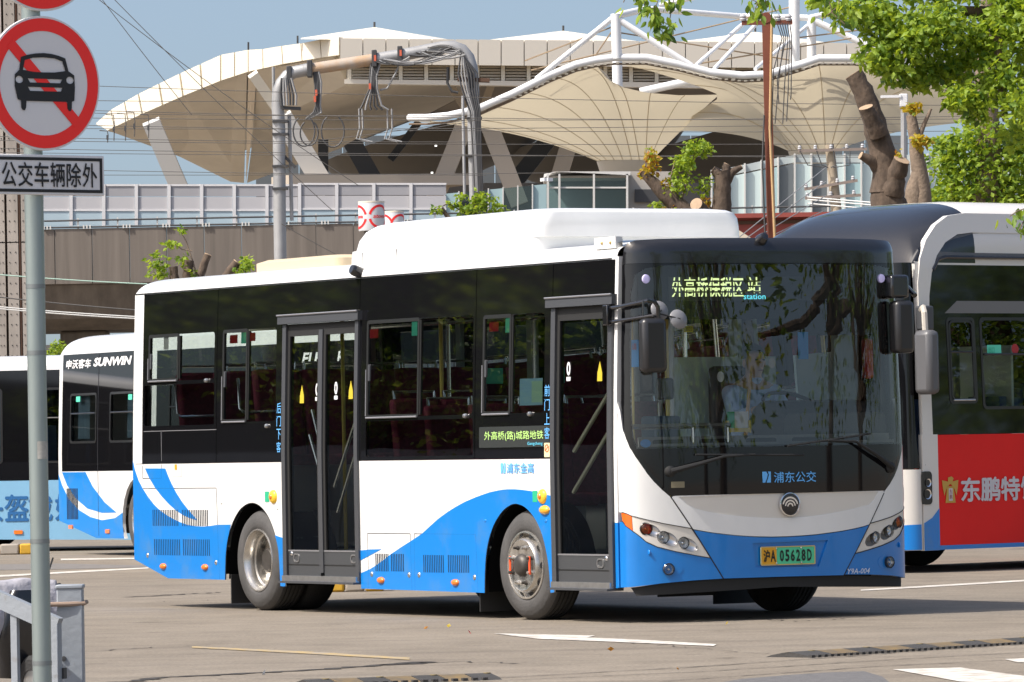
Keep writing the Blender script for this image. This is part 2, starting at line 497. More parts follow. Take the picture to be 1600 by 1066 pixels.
tag(ground, kind='structure')

# ------------------------------------------------------------------ the main bus
B = Body(2.44, 8.05, H=2.79, zt=2.64)
BW = B.W
BUS = thing('city_bus', (0.769, 40.118, 0), 0.5209, 'blue and white electric city bus with black window band in the middle of the yard', 'bus', 'buses in the depot yard')
P = BUS
mir = lambda pts: [(BW - v, z) for v, z in pts][::-1]
archF = [(2.03, 0.196), (2.02, 0.348), (1.995, 0.488), (1.95, 0.60), (1.88, 0.70), (1.80, 0.77), (1.70, 0.83), (1.57, 0.867), (1.46, 0.86), (1.37, 0.832), (1.28, 0.78), (1.205, 0.715), (1.15, 0.64), (1.105, 0.55), (1.06, 0.40), (1.04, 0.21)]
archR = [(6.356, 0.246), (6.345, 0.40), (6.32, 0.52), (6.27, 0.63), (6.19, 0.73), (6.08, 0.815), (5.96, 0.862), (5.845, 0.876), (5.74, 0.86), (5.645, 0.82), (5.56, 0.76), (5.49, 0.68), (5.43, 0.58), (5.39, 0.46), (5.37, 0.205)]
def smooth_line(p, n=3):
    out = []
    for i in range(len(p) - 1):
        a, b, c, d = p[max(i - 1, 0)], p[i], p[i + 1], p[min(i + 2, len(p) - 1)]
        for k in range(n):
            t = k / n
            out.append(tuple(0.5 * (2 * b[j] + (c[j] - a[j]) * t + (2 * a[j] - 5 * b[j] + 4 * c[j] - d[j]) * t * t + (3 * b[j] - a[j] - 3 * c[j] + d[j]) * t ** 3) for j in (0, 1)))
    return out + [p[-1]]
archF, archR = smooth_line(archF), smooth_line(archR)
D2a, D2b = 5.285, 3.995     # rear door
D1a, D1b = 0.985, 0.105     # front door
patch('side_panel', [(8.05, 1.205), (8.05, 0.40), (7.41, 0.246)] + archR + [(D2a, 0.205), (D2a, 1.205)], B.S, white, P, 0, 0.008, bcut=ZC)
patch('side_panel', [(D2b, 1.205), (D2b, 0.204)] + archF + [(D1a, 0.215), (D1a, 1.2)], B.S, white, P, 0, 0.008, bcut=ZC)
patch('corner_post', [(8.05, 1.21), (7.875, 1.21), (7.875, 2.645), (8.05, 2.645)], B.S, white, P, 0, 0.04, bcut=ZC)
patch('corner_post', [(0.10, 0.73), (0.055, 0.73), (0.055, 2.66), (0.10, 2.66)], B.S, white, P, 0, 0.04, bcut=ZC)
patch('corner_post', [(0.10, 0.256), (0.055, 0.26), (0.055, 0.728), (0.10, 0.728)], B.S, blue, P, 0, 0.04)
# black window band with openings
wins = {
    'a': ((7.868, 1.209, 6.484, 2.64), [rrect(6.53, 1.90, 7.75, 2.29, 0.03), rrect(6.525, 1.525, 7.84, 1.868, 0.02)]),
    'b': ((6.476, 1.209, D2a + 0.005, 2.64), [rrect(5.42, 1.54, 6.37, 2.295, 0.04)]),
    'c': ((D2b + 0.005, 1.209, 2.146, 2.64), [rrect(2.18, 1.545, 3.87, 2.30, 0.04), rrect(2.175, 1.235, 3.88, 1.515, 0.02)]),
    'd': ((2.137, 1.209, D1a + 0.01, 2.64), [rrect(1.10, 1.545, 2.02, 2.285, 0.04)]),
}
for k, (q, holes) in wins.items():
    o = patch('window_band', [(q[0], q[1]), (q[2], q[1]), (q[2], q[3]), (q[0], q[3])], B.S, black_gloss, P, 0.002, 0.03, holes=holes, bcut=ZC)
    for h in holes:
        low = min(p[1] for p in h) < 1.53 and max(p[1] for p in h) < 1.9
        patch('window_glass', h, B.S, glass_d if low else glass_s, o, -0.004, bcut=ZC)
patch('window_band', [(D2a + 0.005, 2.395), (D2b + 0.012, 2.395), (D2b + 0.012, 2.64), (D2a + 0.005, 2.64)], B.S, black_gloss, P, 0.002, 0.03, bcut=ZC)
patch('window_band', [(D1a + 0.002, 2.39), (0.108, 2.39), (0.108, 2.64), (D1a + 0.002, 2.64)], B.S, black_gloss, P, 0.002, 0.03, bcut=ZC)
def ring(name, x0, y0, x1, y1, w, m, parent, off=0.006, th=0.01, f=None, r=0.03):
    return patch(name, rrect(x0, y0, x1, y1, r), f or B.S, m, parent, off, th, holes=[rrect(x0 + w, y0 + w, x1 - w, y1 - w, max(0.005, r - w))], bcut=ZC)
frm = mat('window_frame_black', (0.02, 0.02, 0.02), 0.3)
edge = mat('window_frame_edge', (0.24, 0.24, 0.25), 0.4, metal=0.3)
for (x0, y0, x1, y1) in ((7.19, 1.895, 7.76, 2.295), (5.925, 1.535, 6.375, 2.30), (3.02, 1.535, 3.875, 2.305), (1.595, 1.535, 2.025, 2.29)):
    s = ring('sliding_window', x0, y0, x1, y1, 0.028, frm, P)
    tb('drip_edge', [B.S(x0 + 0.02, y0 + 0.006, 0.01), B.S(x1 - 0.01, y0 + 0.006, 0.01)], 0.008, edge, s, 6)
    tb('drip_edge', [B.S(x1 - 0.004, y0 + 0.02, 0.01), B.S(x1 - 0.004, (y0 + y1) / 2, 0.01)], 0.005, edge, s, 6)
    patch('latch', rrect(x1 - 0.075, (y0 + y1) / 2 - 0.09, x1 - 0.045, (y0 + y1) / 2 + 0.04, 0.01), B.S, grey_frame, s, 0.016, 0.014)
    patch('mullion', [(x0 - 0.02, y0 + 0.02), (x0 + 0.004, y0 + 0.02), (x0 + 0.004, y1 - 0.02), (x0 - 0.02, y1 - 0.02)], B.S, frm, s, 0.001, 0.02, bcut=ZC)
for u, z in ((6.66, 1.89), (5.56, 1.50), (2.28, 1.535), (1.30, 1.535)):
    bm = lathe(NB(), [(0.0, 0.028), (0.012, 0.026), (0.018, 0.016), (0.018, 0.0)], Matrix.Translation(B.S(u, z, 0)) @ Matrix.Rotation(R(-90), 4, 'Y'), 12)
    obj('glass_knob', bm, alu, P)
# hatches of the tail: thin recessed joints
seam = mat('panel_gap', (0.02, 0.022, 0.03), 0.9)
def seamline(pts, f, parent, w=0.0035):
    bm = NB()
    for a, b in zip(pts, pts[1:]): tube(bm, [f(*a, -0.0005), f(*b, -0.0005)], w, 4, caps=False)
    return obj('panel_seam', bm, seam, parent, smooth=0)
seamline([(7.86, 1.0), (6.49, 1.0), (6.455, 0.25)], B.S, P)
seamline([(3.875, 0.205), (3.875, 0.637), (3.18, 0.637), (3.165, 0.20)], B.S, P)
seamline([(3.117, 0.20), (3.117, 0.637), (2.15, 0.637), (2.13, 0.20)], B.S, P)
seamline([(7.865, 1.19), (7.865, 1.085), (7.505, 1.085), (7.505, 1.2)], B.S, P)
seamline([(7.30, 1.095), (7.13, 1.095), (7.13, 1.20)], B.S, P, 0.002)
bx('tail_hatch_seam', B.S(7.16, 1.482, 0.001), (0.006, 1.36, 0.006), edge, P)
bx('tail_hatch_seam', B.S(7.498, 1.34, 0.001), (0.006, 0.006, 0.27), edge, P)
# livery film
low = [(8.05, 1.235), (8.01, 1.155), (7.943, 1.065), (7.86, 0.995), (7.775, 0.934), (7.66, 0.866), (7.539, 0.812), (7.40, 0.770), (7.269, 0.737), (7.15, 0.714), (7.035, 0.695), (6.88, 0.684), (6.735, 0.681), (6.60, 0.688), (6.47, 0.698), (6.31, 0.706)]
al = [p for p in archR if p[0] > 6.2 and p[1] < 0.65]
patch('blue_livery', [(8.051, 0.40), (7.41, 0.2455), (6.356, 0.2455)] + al[1:] + [(6.235, 0.70)] + low[:-1][::-1], B.S, bluefilm, P, 0.0025, 0.002)
patch('blue_livery', [(7.817, 1.17), (7.429, 1.167), (7.38, 1.105), (7.325, 1.046), (7.235, 0.965), (7.128, 0.888), (7.0, 0.813), (6.849, 0.735), (6.99, 0.752), (7.132, 0.782), (7.25, 0.819), (7.366, 0.865), (7.51, 0.935), (7.634, 1.009), (7.74, 1.09)], B.S, bluefilm, P, 0.0025, 0.002)
patch('blue_livery', [(D2a, 0.592), (5.40, 0.607), (5.452, 0.617)] + [p for p in archR if p[0] < 5.6 and p[1] < 0.61] + [(D2a, 0.2045)], B.S, bluefilm, P, 0.0025, 0.002)
patch('blue_livery', [(D2b, 0.503), (3.83, 0.512), (3.648, 0.515), (3.80, 0.475), (D2b, 0.425)], B.S, bluefilm, P, 0.0025, 0.002)
mainl = [(D2b, 0.325), (3.85, 0.356), (3.744, 0.388), (3.62, 0.430), (3.498, 0.477), (3.36, 0.523), (3.224, 0.565), (3.10, 0.603), (2.982, 0.643), (2.85, 0.702), (2.713, 0.76), (2.58, 0.806), (2.447, 0.846), (2.32, 0.88), (2.185, 0.909), (2.05, 0.934), (1.927, 0.954), (1.82, 0.966), (1.728, 0.974), (1.63, 0.977), (1.532, 0.976), (1.42, 0.971), (1.31, 0.963), (1.15, 0.944), (D1a, 0.924)]
patch('blue_livery', [(D2b, 0.2035)] + archF + [(D1a, 0.2145)] + mainl[::-1], B.S, bluefilm, P, 0.0025, 0.002)
# louvred vents
def vents(u0, u1, z0, z1, n=15):
    bm = NB()
    for k in range(n):
        u = u0 + (u1 - u0) * (k + 0.5) / n
        box(bm, (0.0, u, (z0 + z1) / 2), (0.012, 0.0065, z1 - z0))
    tag(obj('vent_slots', bm, seam, P, smooth=0), kind='stuff')
for q in ((7.19, 7.69, 0.685, 0.82), (6.64, 7.135, 0.685, 0.82), (7.165, 7.67, 0.44, 0.573), (6.615, 7.125, 0.44, 0.575), (3.53, 3.755, 0.343, 0.48, 8), (3.28, 3.50, 0.345, 0.48, 8), (2.645, 2.98, 0.342, 0.475, 12), (2.25, 2.592, 0.345, 0.477, 12)): vents(*q)
# marker lamps, buttons, locks
def dome(name, p, rx, rz, h, m, parent, f=None, off=0.0):
    """a small oval lens standing proud of a side"""
    bm = NB(); bmesh.ops.create_uvsphere(bm, u_segments=16, v_segments=8, radius=1.0)
    bm.transform(Matrix.Translation((f or B.S)(p[0], p[1], off)) @ Matrix.Diagonal((h, rx, rz, 1)))
    return obj(name, bm, m, parent)
for p in ((7.496, 0.346), (6.715, 0.346), (3.663, 0.273), (2.475, 0.269)): dome('side_marker', p, 0.058, 0.027, 0.03, orange, P)
dome('side_indicator', (1.10, 0.822), 0.075, 0.036, 0.035, amber, P)
for u, z in ((5.467, 0.927), (1.132, 0.922)):
    b0 = dome('door_button', (u, z), 0.064, 0.056, 0.03, mat('button_yellow', (0.85, 0.52, 0.04), 0.35), P)
    dome('button_lamp', (u, z), 0.03, 0.028, 0.042, orange, b0)
    patch('button_sticker', rrect(u + 0.075, z - 0.042, u + 0.145, z + 0.042, 0.006), B.S, green_st, P, 0.004, 0.002)
for u, z in ((7.795, 0.435), (6.515, 0.385), (3.814, 0.318), (3.209, 0.318), (3.048, 0.32), (2.179, 0.311)): dome('hatch_lock', (u, z), 0.022, 0.022, 0.012, alu, P)
for u, z in ((6.40, 0.88), (5.40, 0.835), (2.0, 0.74), (1.09, 0.74)): dome('arch_screw', (u, z), 0.02, 0.014, 0.008, white if z > 0.8 else blue, P)
patch('no_smoking_sticker', rrect(1.008, 1.213, 1.088, 1.318, 0.004), B.S, cream_st, P, 0.006, 0.003)
patch('no_smoking_mark', ell(1.048, 1.278, 0.030, 0.030), B.S, redor, P, 0.008, 0.001, holes=[ell(1.048, 1.278, 0.022, 0.022)])
patch('no_smoking_mark', [(1.068, 1.258), (1.072, 1.262), (1.028, 1.298), (1.024, 1.294)], B.S, redor, P, 0.009, 0.001)
patch('warning_sticker', rrect(7.21, 1.155, 7.25, 1.20, 0.003), B.S, amber, P, 0.004, 0.002)
# lettering on the near side
SF = lambda a, b, o: B.S(-a, b, o)
text('side_lettering', '浦东金高', (-1.655, 1.096, -1.247, 1.173), SF, lblue_st, P, 0.005, bold=0.008)
def plogo(f, a0, b0, a1, b1, parent, off=0.004, bgm=None):
    w, h = a1 - a0, b1 - b0
    patch('company_mark', [(a0, b0), (a0 + w * 0.30, b0), (a0 + w * 0.55, b0 + h * 0.45), (a0 + w * 0.62, b0 + h * 0.75), (a0 + w * 0.45, b0 + h), (a0, b1)], f, lblue_st, parent, off, 0.002)
    patch('company_mark', [(a0 + w * 0.48, b0), (a1, b0), (a1, b1), (a0 + w * 0.66, b1), (a0 + w * 0.78, b0 + h * 0.7), (a0 + w * 0.66, b0 + h * 0.35)], f, lblue_st, parent, off, 0.002)
plogo(SF, -1.748, 1.096, -1.675, 1.173, P)
for i, c in enumerate('后门下客'):
    z = 1.684 - 0.105 * i; text('door_lettering', c, (-5.392, z - 0.085, -5.318, z), SF, lblue_st, P, 0.006)
for i, c in enumerate('前门上客'):
    z = 1.748 - 0.105 * i; text('door_lettering', c, (-1.087, z - 0.085, -1.010, z), SF, lblue_st, P, 0.006)
# side destination display
led_g = mat('led_green', (0.3, 0.5, 0.1), 0.5, emit=(0.62, 0.85, 0.35), estr=0.55)
led_c = mat('led_cyan', (0.1, 0.4, 0.5), 0.5, emit=(0.08, 0.50, 0.75), estr=0.6)
ledbox = patch('side_display', rrect(1.02, 1.29, 2.07, 1.447, 0.01), B.S, mat('display_panel', (0.030, 0.034, 0.032), 0.4), P, 0.005, 0.004)
text('display_text', '外高桥(路)城路地铁', (-1.985, 1.338, -1.10, 1.412), SF, led_g, ledbox, 0.008)
text('display_text', 'Gangcheng', (-1.335, 1.298, -1.11, 1.328), SF, led_c, ledbox, 0.008)
# roof, pod, tail
B.roof('roof', white, P, u0=0.075, round_r=0.13)
patch('cantrail_trim', [(0.15, 2.642), (8.04, 2.642), (8.04, 2.652), (0.15, 2.652)], B.S, frm, P, 0.003, 0.01)
rp_ = patch('rear_panel', [(0.0, 0.40), (BW, 0.40), (BW, 1.2), (BW - 0.05, 2.64), (0.05, 2.64), (0.0, 1.2)], B.FB, white, P, 0.0, 0.04, holes=[rrect(0.16, 1.42, 2.28, 2.46, 0.08)])
patch('rear_window', rrect(0.16, 1.42, 2.28, 2.46, 0.08), B.FB, glass_far, rp_, -0.01)
def loft(name, secs, m, parent, smooth=40):
    bm = NB(); rows = [[bm.verts.new(p) for p in s] for s in secs]
    for a, b in zip(rows, rows[1:]):
        for k in range(len(a)): bm.faces.new((a[k], a[(k + 1) % len(a)], b[(k + 1) % len(b)], b[k]))
    bm.faces.new(rows[0][::-1]); bm.faces.new(rows[-1])
    return obj(name, bm, m, parent, smooth=smooth)
def podsec(z, u0, u1, v0, v1, r):
    return [Vector((v, u, z)) for u, v in rrect(u0, v0, u1, v1, r, 5)]
pod = loft('roof_pod', [podsec(2.740, 1.500, 4.430, 0.150, 2.055, 0.12), podsec(2.800, 1.500, 4.430, 0.150, 2.055, 0.12), podsec(2.862, 1.500, 4.420, 0.155, 2.050, 0.12), podsec(2.866, 1.475, 4.380, 0.165, 2.040, 0.13), podsec(2.943, 1.465, 4.350, 0.172, 2.033, 0.14), podsec(3.009, 1.460, 4.260, 0.182, 2.023, 0.15), podsec(3.051, 1.468, 4.130, 0.205, 2.000, 0.16), podsec(3.072, 1.495, 3.950, 0.245, 1.960, 0.18), podsec(3.082, 1.560, 3.700, 0.330, 1.875, 0.20), podsec(3.084, 1.700, 3.500, 0.500, 1.705, 0.20)], white, P, 32)
bx('pod_joint', (0.152, 3.6, 2.80), (0.006, 0.006, 0.11), seam, pod)
bx('pod_joint', (0.152, 4.15, 2.80), (0.006, 0.006, 0.1), seam, pod)
lid = loft('roof_hatch', [podsec(2.77, 5.0, 6.45, 0.35, 2.09, 0.1), podsec(2.845, 5.0, 6.45, 0.35, 2.09, 0.1), podsec(2.872, 5.06, 6.38, 0.42, 2.02, 0.1)], mat('yellowed_plastic', (0.62, 0.50, 0.33), 0.5), P)
hb = bx('pod_bracket', (0.10, 0.28, 2.765), (0.06, 0.30, 0.085), white, P)
for u in (0.2, 0.32): dome('bolt', (u, 2.765), 0.012, 0.012, 0.012, mat('brass', (0.6, 0.42, 0.15), 0.3, metal=0.8), hb, f=lambda a, b, o: Vector((0.07, a, b)))
for q in ((3.98, 2.83, 'S'),):
    c = B.S(4.03, 2.70, 0.03)
    obj('roof_camera', lathe(NB(), [(0.0, 0.05), (0.035, 0.045), (0.045, 0.02), (0.045, -0.05), (0, -0.05)], Matrix.Translation(c) @ Matrix.Rotation(R(-70), 4, 'Y'), 14), black_cap, P)
# floor, underbody and wheel housings
bx('underbody', (1.22, 3.3, 0.30), (2.30, 1.9, 0.12), under, P)
bx('underbody', (1.22, 6.95, 0.38), (2.34, 1.0, 0.18), under, P)
bx('underbody', (1.22, 0.62, 0.34), (2.2, 0.72, 0.14), under, P)
bx('floor', (1.22, 4.0, 0.46), (1.5, 7.7, 0.05), inter, P)
bx('entrance_floor', (0.27, 4.62, 0.40), (0.42, 1.2, 0.05), inter, P)
bx('entrance_floor', (0.27, 0.55, 0.40), (0.42, 0.8, 0.05), inter, P)
bx('axle_beam', (1.22, 1.48, 0.42), (1.7, 0.12, 0.12), under, P)
bx('axle_beam', (1.22, 5.85, 0.42), (1.7, 0.16, 0.16), under, P)
bx('battery_box', (1.22, 4.35, 0.30), (1.5, 0.8, 0.2), under, P)
for sx, ar in ((0, archF), (0, archR), (1, archF), (1, archR)):
    bm = NB(); xs = (0.035, 0.42) if sx == 0 else (BW - 0.42, BW - 0.035)
    rows = [[bm.verts.new((x, u, z + 0.006)) for u, z in ar] for x in xs]
    for k in range(len(ar) - 1): bm.faces.new((rows[0][k], rows[0][k + 1], rows[1][k + 1], rows[1][k]))
    bm.faces.new(rows[1 if sx == 0 else 0])
    obj('wheel_housing', bm, mat('housing_black', (0.003, 0.003, 0.003), 0.95, spec=0.1), P)
lip = mat('arch_lip', (0.004, 0.004, 0.004), 0.8)
for ar in (archF, archR): tb('arch_lip', [B.S(u, z, -0.004) for u, z in ar], 0.005, lip, P, 6)
for u in (2.16, 6.41):
    bx('mud_flap', (0.22, u + 0.0 if u < 3 else u - 0.1, 0.17), (0.38, 0.015, 0.24), black_rub, P)
bx('mud_flap', (2.2, 2.0, 0.15), (0.38, 0.015, 0.2), black_rub, P)
bx('mud_flap', (1.0, 0.75, 0.22), (0.5, 0.02, 0.12), black_rub, P)
wheel(P, 0.035, 1.445, steer=R(2), front=True)
wheel(P, BW - 0.035, 1.445, out=1, steer=R(2), front=True)
for sx in (0, 1):
    wheel(P, 0.03 if sx == 0 else BW - 0.03, 5.80, r=0.41, out=-1 if sx == 0 else 1, front=False)
    obj('inner_tyre', lathe(NB(), [(0.24, 0), (0.39, 0.0), (0.41, -0.03), (0.41, -0.21), (0.39, -0.24), (0.24, -0.24)], Matrix.Translation((0.31 if sx == 0 else BW - 0.31 + 0.24, 5.80, 0.41)) @ Matrix.Rotation(R(-90), 4, 'Y'), 40, closed=True), tread, P)
# far side: panel, window band, panes
patch('far_side_panel', [(8.05, 1.205), (8.05, 0.40), (7.41, 0.246)] + archR + archF + [(0.055, 0.26), (0.055, 1.2)], B.T, white, P, 0, 0.04, bcut=ZC)
fw = [(6.55, 7.75), (5.35, 6.45), (3.75, 5.2), (2.2, 3.6), (0.75, 2.05)]
ob = patch('far_window_band', [(8.05, 1.209), (0.055, 1.209), (0.055, 2.66), (8.05, 2.66)], B.T, black_gloss, P, 0.002, 0.05, holes=[rrect(a, 1.45, b, 2.30, 0.04) for a, b in fw], bcut=ZC)
for a, b in fw: patch('window_glass', rrect(a, 1.45, b, 2.30, 0.04), B.T, glass_far, ob, -0.004, bcut=ZC)

# doors ------------------------------------------------------------------
def vbar(name, u0, u1, z0, z1, m, parent, off=0.02, th=0.05):
    return patch(name, [(u0, z0), (u1, z0), (u1, z1), (u0, z1)], B.S, m, parent, off, th, bcut=ZC)
doorpan = mat('door_panel_grey', (0.055, 0.058, 0.062), 0.4)
def door(u0, u1, leaves):
    d = vbar('door_header', u0 + 0.045, u1 - 0.035, 2.315, 2.388, grey_frame, P, 0.045, 0.09)
    tb('header_lip', [B.S(u0 + 0.045, 2.386, 0.05), B.S(u1 - 0.035, 2.386, 0.05)], 0.008, edge, d, 6)
    vbar('door_post', u0, u0 - 0.062, 0.26, 2.312, grey_frame, P, 0.02)
    vbar('door_post', u1 + 0.055, u1, 0.26, 2.312, grey_frame, P, 0.02)
    vbar('door_track', u0 - 0.062, u1 + 0.055, 2.255, 2.312, black_rub, P, 0.0, 0.05)
    bx('door_sill', (0.02, (u0 + u1) / 2, 0.272), (0.12, abs(u0 - u1) - 0.03, 0.045), alu, P)
    bx('sill_lip', (0.0, (u0 + u1) / 2, 0.243), (0.14, abs(u0 - u1) - 0.01, 0.016), grey_frame, P)
    for (a, b) in leaves:
        lf = vbar('door_leaf', a, b, 0.292, 0.492, doorpan, P, 0.0, 0.04)
        vbar('leaf_rail', a, b, 0.488, 0.500, edge, lf, 0.004, 0.02)
        vbar('leaf_rail', a, b, 0.378, 0.386, frm, lf, 0.003, 0.02)
        vbar('leaf_rail', a, b, 2.215, 2.256, black_rub, lf, 0.0, 0.04)
        vbar('leaf_stile', a, a - 0.035, 0.5, 2.215, black_rub, lf, 0.0, 0.04)
        vbar('leaf_stile', b + 0.035, b, 0.5, 2.215, black_rub, lf, 0.0, 0.04)
        vbar('door_glass', a - 0.035, b + 0.035, 0.5, 2.215, glass_door, lf, -0.012, 0.0)
    return d
door(D2a, D2b, [(5.22, 4.672), (4.607, 4.055)])
vbar('centre_post', 4.672, 4.607, 0.32, 2.256, grey_frame, P, 0.012)
door(D1a, D1b, [(0.92, 0.165)])
for u, z in ((5.08, 0.44), (4.11, 0.44), (0.31, 0.44)):
    ring('door_handle', u - 0.05, z - 0.04, u + 0.05, z + 0.03, 0.012, alu, P, 0.006, 0.01)
    dome('door_lock', (u + (0.085 if u > 4.5 else -0.085), z + 0.03), 0.022, 0.02, 0.012, chrome, P)
for u, z in ((4.98, 1.735), (4.15, 1.755), (0.31, 1.82)):
    patch('warning_triangle', [(u - 0.035, z - 0.06), (u + 0.035, z - 0.06), (u + 0.033, z), (u, z + 0.085), (u - 0.033, z)], B.S, yellow_st, P, -0.006, 0.002)
for u, z in ((4.72, 1.75), (4.40, 1.755), (0.76, 1.83)):
    patch('door_notice', ell(u, z + 0.03, 0.026, 0.05), B.S, white_st, P, -0.006, 0.002, holes=[ell(u, z + 0.03, 0.012, 0.028, 10)])
    patch('door_notice', rrect(u - 0.028, z - 0.06, u + 0.028, z - 0.03, 0.004), B.S, white_st, P, -0.006, 0.002)
for pts in (((4.95, 1.42), (4.74, 1.05)), ((4.90, 1.62), (4.66, 1.10)), ((4.55, 1.0), (4.15, 1.55)), ((4.5, 0.8), (4.12, 1.35))):
    tb('door_grab_bar', [Vector((0.07, u, z)) for u, z in pts], 0.014, pole_s, P)
for pts in (((0.80, 0.95), (0.20, 1.45)), ((0.78, 1.25), (0.17, 1.75))):
    tb('door_grab_bar', [Vector((0.07, u, z)) for u, z in pts], 0.016, mat('grab_cream', (0.7, 0.66, 0.52), 0.3), P)
patch('blue_notice', rrect(0.30, 1.86, 0.55, 2.06, 0.006), lambda a, b, o: Vector((0.35 - o, a, b)), blue_st, P, 0, 0.004)
text('notice_text', '上车请', (-0.53, 1.985, -0.32, 2.035), lambda a, b, o: Vector((0.35 - o, -a, b)), red_st, P, 0.004)
# small stickers on the panes
for u, z, m_ in ((3.78, 2.20, red_st), (3.12, 2.22, mint_st), (1.88, 2.20, red_st), (1.66, 2.205, mint_st), (6.20, 2.22, red_st), (6.02, 2.235, mint_st), (5.88, 2.23, red_st), (7.45, 2.22, white_st)):
    w = 0.07 if m_ is red_st else 0.045
    patch('window_sticker', rrect(u - w, z - 0.035 if m_ is red_st else z - 0.055, u + w, z + 0.035 if m_ is red_st else z + 0.055, 0.005), B.S, m_, P, -0.006, 0.001)
patch('route_notice', rrect(1.14, 1.60, 1.48, 1.80, 0.005), B.S, mat('pale_notice', (0.30, 0.55, 0.70), 0.5), P, -0.008, 0.001)
patch('route_notice', rrect(1.14, 1.62, 1.30, 1.78, 0.005), B.S, mat('notice_green', (0.40, 0.66, 0.50), 0.5), P, -0.006, 0.001)

# front of the main bus ------------------------------------------------------
VCUT = vcuts(BW)
def fp(name, pts, m, parent=None, off=0.0, thick=0.03, holes=(), dz=()):
    return patch(name, pts, B.F, m, parent or P, off, thick, holes=holes, acut=VCUT, bcut=list(ZC) + list(dz))
gl = [(0.288, 0.918), (0.232, 0.965), (0.177, 1.024), (0.136, 1.08), (0.101, 1.141), (0.066, 1.205), (0.037, 1.273), (0.022, 1.34), (0.016, 1.404), (0.014, 1.6), (0.028, 2.03), (0.044, 2.44), (0.0505, 2.60)]
capt = [(0.054, 2.66), (0.058, 2.70), (0.066, 2.735), (0.085, 2.757), (0.13, 2.772), (0.30, 2.780), (0.7, 2.786), (1.22, 2.788)]
fp('front_cap', [(0.0505, 2.602)] + capt + mir(capt[:-1]) + [(BW - 0.0505, 2.602)], black_cap, thick=0.05)
bm = NB(); r0 = []; r1 = []
for v, z in [(0.085, 2.757), (0.13, 2.772), (0.30, 2.780), (0.7, 2.786), (1.22, 2.788), (1.74, 2.786), (2.14, 2.780), (2.31, 2.772), (2.355, 2.757)]:
    r0.append(bm.verts.new(B.F(v, z, -0.001))); r1.append(bm.verts.new((v, 0.17, max(z, 2.75) + 0.006)))
for k in range(len(r0) - 1): bm.faces.new((r0[k], r0[k + 1], r1[k + 1], r1[k]))
obj('cap_top', bm, black_cap, P)
# windscreen: clear pane framed by a black printed border, opaque below
inner = [(0.075, 1.262), (0.055, 1.34), (0.05, 1.45), (0.05, 1.6), (0.058, 2.03), (0.075, 2.40), (0.10, 2.52), (0.16, 2.565), (0.3, 2.585), (0.8, 2.592), (1.22, 2.593)]
inner = inner + mir(inner[:-1])
outer = gl + mir(gl)
fp('windscreen_border', outer, black_gloss, off=0.001, thick=0.03, holes=[inner])
fp('windscreen', inner, glass_f, off=0.0, thick=0.0)
# A-pillars and white corners
lampt = [(0.0005, 0.806), (0.038, 0.779), (0.085, 0.762), (0.135, 0.747), (0.232, 0.721), (0.335, 0.700), (0.448, 0.679)]
wc = lampt + [(0.288, 0.914)] + gl[1:8] + [(0.012, 1.404), (0.009, 1.6), (0.0005, 1.6)]
fp('front_corner_panel', wc, white)
fp('front_corner_panel', mir(wc), white)
# apron with silver crescent and emblem
abot = [(0.457, 0.675), (0.54, 0.659), (0.623, 0.645), (0.74, 0.630), (0.853, 0.618), (0.98, 0.609), (1.108, 0.604), (1.235, 0.603), (1.368, 0.606), (1.50, 0.612), (1.634, 0.623), (1.74, 0.633), (1.836, 0.645), (1.93, 0.660), (1.99, 0.674)]
apr = abot + [(2.142, 0.885), (2.145, 0.905), (2.135, 0.918), (2.10, 0.9205), (1.376, 0.928), (0.86, 0.926), (0.34, 0.9195), (0.312, 0.914), (0.302, 0.900), (0.308, 0.885)]
cres = [(0.355, 0.908), (0.86, 0.917), (1.376, 0.920), (2.085, 0.912), (2.05, 0.862), (2.0, 0.818), (1.87, 0.795), (1.728, 0.773), (1.60, 0.758), (1.459, 0.745), (1.33, 0.738), (1.197, 0.737), (1.07, 0.741), (0.941, 0.75), (0.81, 0.762), (0.691, 0.777), (0.58, 0.797), (0.483, 0.822), (0.422, 0.848)]
ap = fp('front_apron', apr, white, thick=0.04, holes=[cres])
fp('apron_inlay', cres, silver, ap, off=-0.006, thick=0.0)
blk = fp('bumper', [(0.457, 0.668)] + [(v, z - 0.006) for v, z in abot[1:-1]] + [(1.99, 0.668), (1.735, 0.306), (1.187, 0.31), (0.697, 0.31)], blue, thick=0.05, holes=[[(0.945, 0.560), (1.60, 0.566), (1.515, 0.376), (0.968, 0.382)]])
fp('plate_recess', [(0.935, 0.566), (1.61, 0.572), (1.52, 0.370), (0.958, 0.376)], blue, blk, off=-0.014, thick=0.0)
# emblem
ec = B.F(1.262, 0.836, 0.0)
EM = Matrix.Translation(ec) @ Matrix.Rotation(R(90), 4, 'X')
e = obj('emblem', lathe(NB(), [(0.0, 0.018), (0.080, 0.014), (0.086, 0.0)], EM, 36), black_cap, P)
obj('emblem_rim', lathe(NB(), [(0.086, 0.0), (0.086, 0.020), (0.080, 0.022), (0.077, 0.014)], EM, 36), chrome, e)
EF = lambda a, b, o: ec + Vector((a, -0.019 - o, b))
for ra, rb, ang in ((0.070, 0.058, 14), (0.047, 0.036, 4), (0.026, 0.015, -4)):
    o_ = arc(0, -0.014, ra, ang, 180 - ang, 14); i_ = arc(0, -0.014, rb, 180 - ang, ang, 14)
    patch('emblem_arc', o_ + i_, EF, chrome, e, 0.002, 0.004)
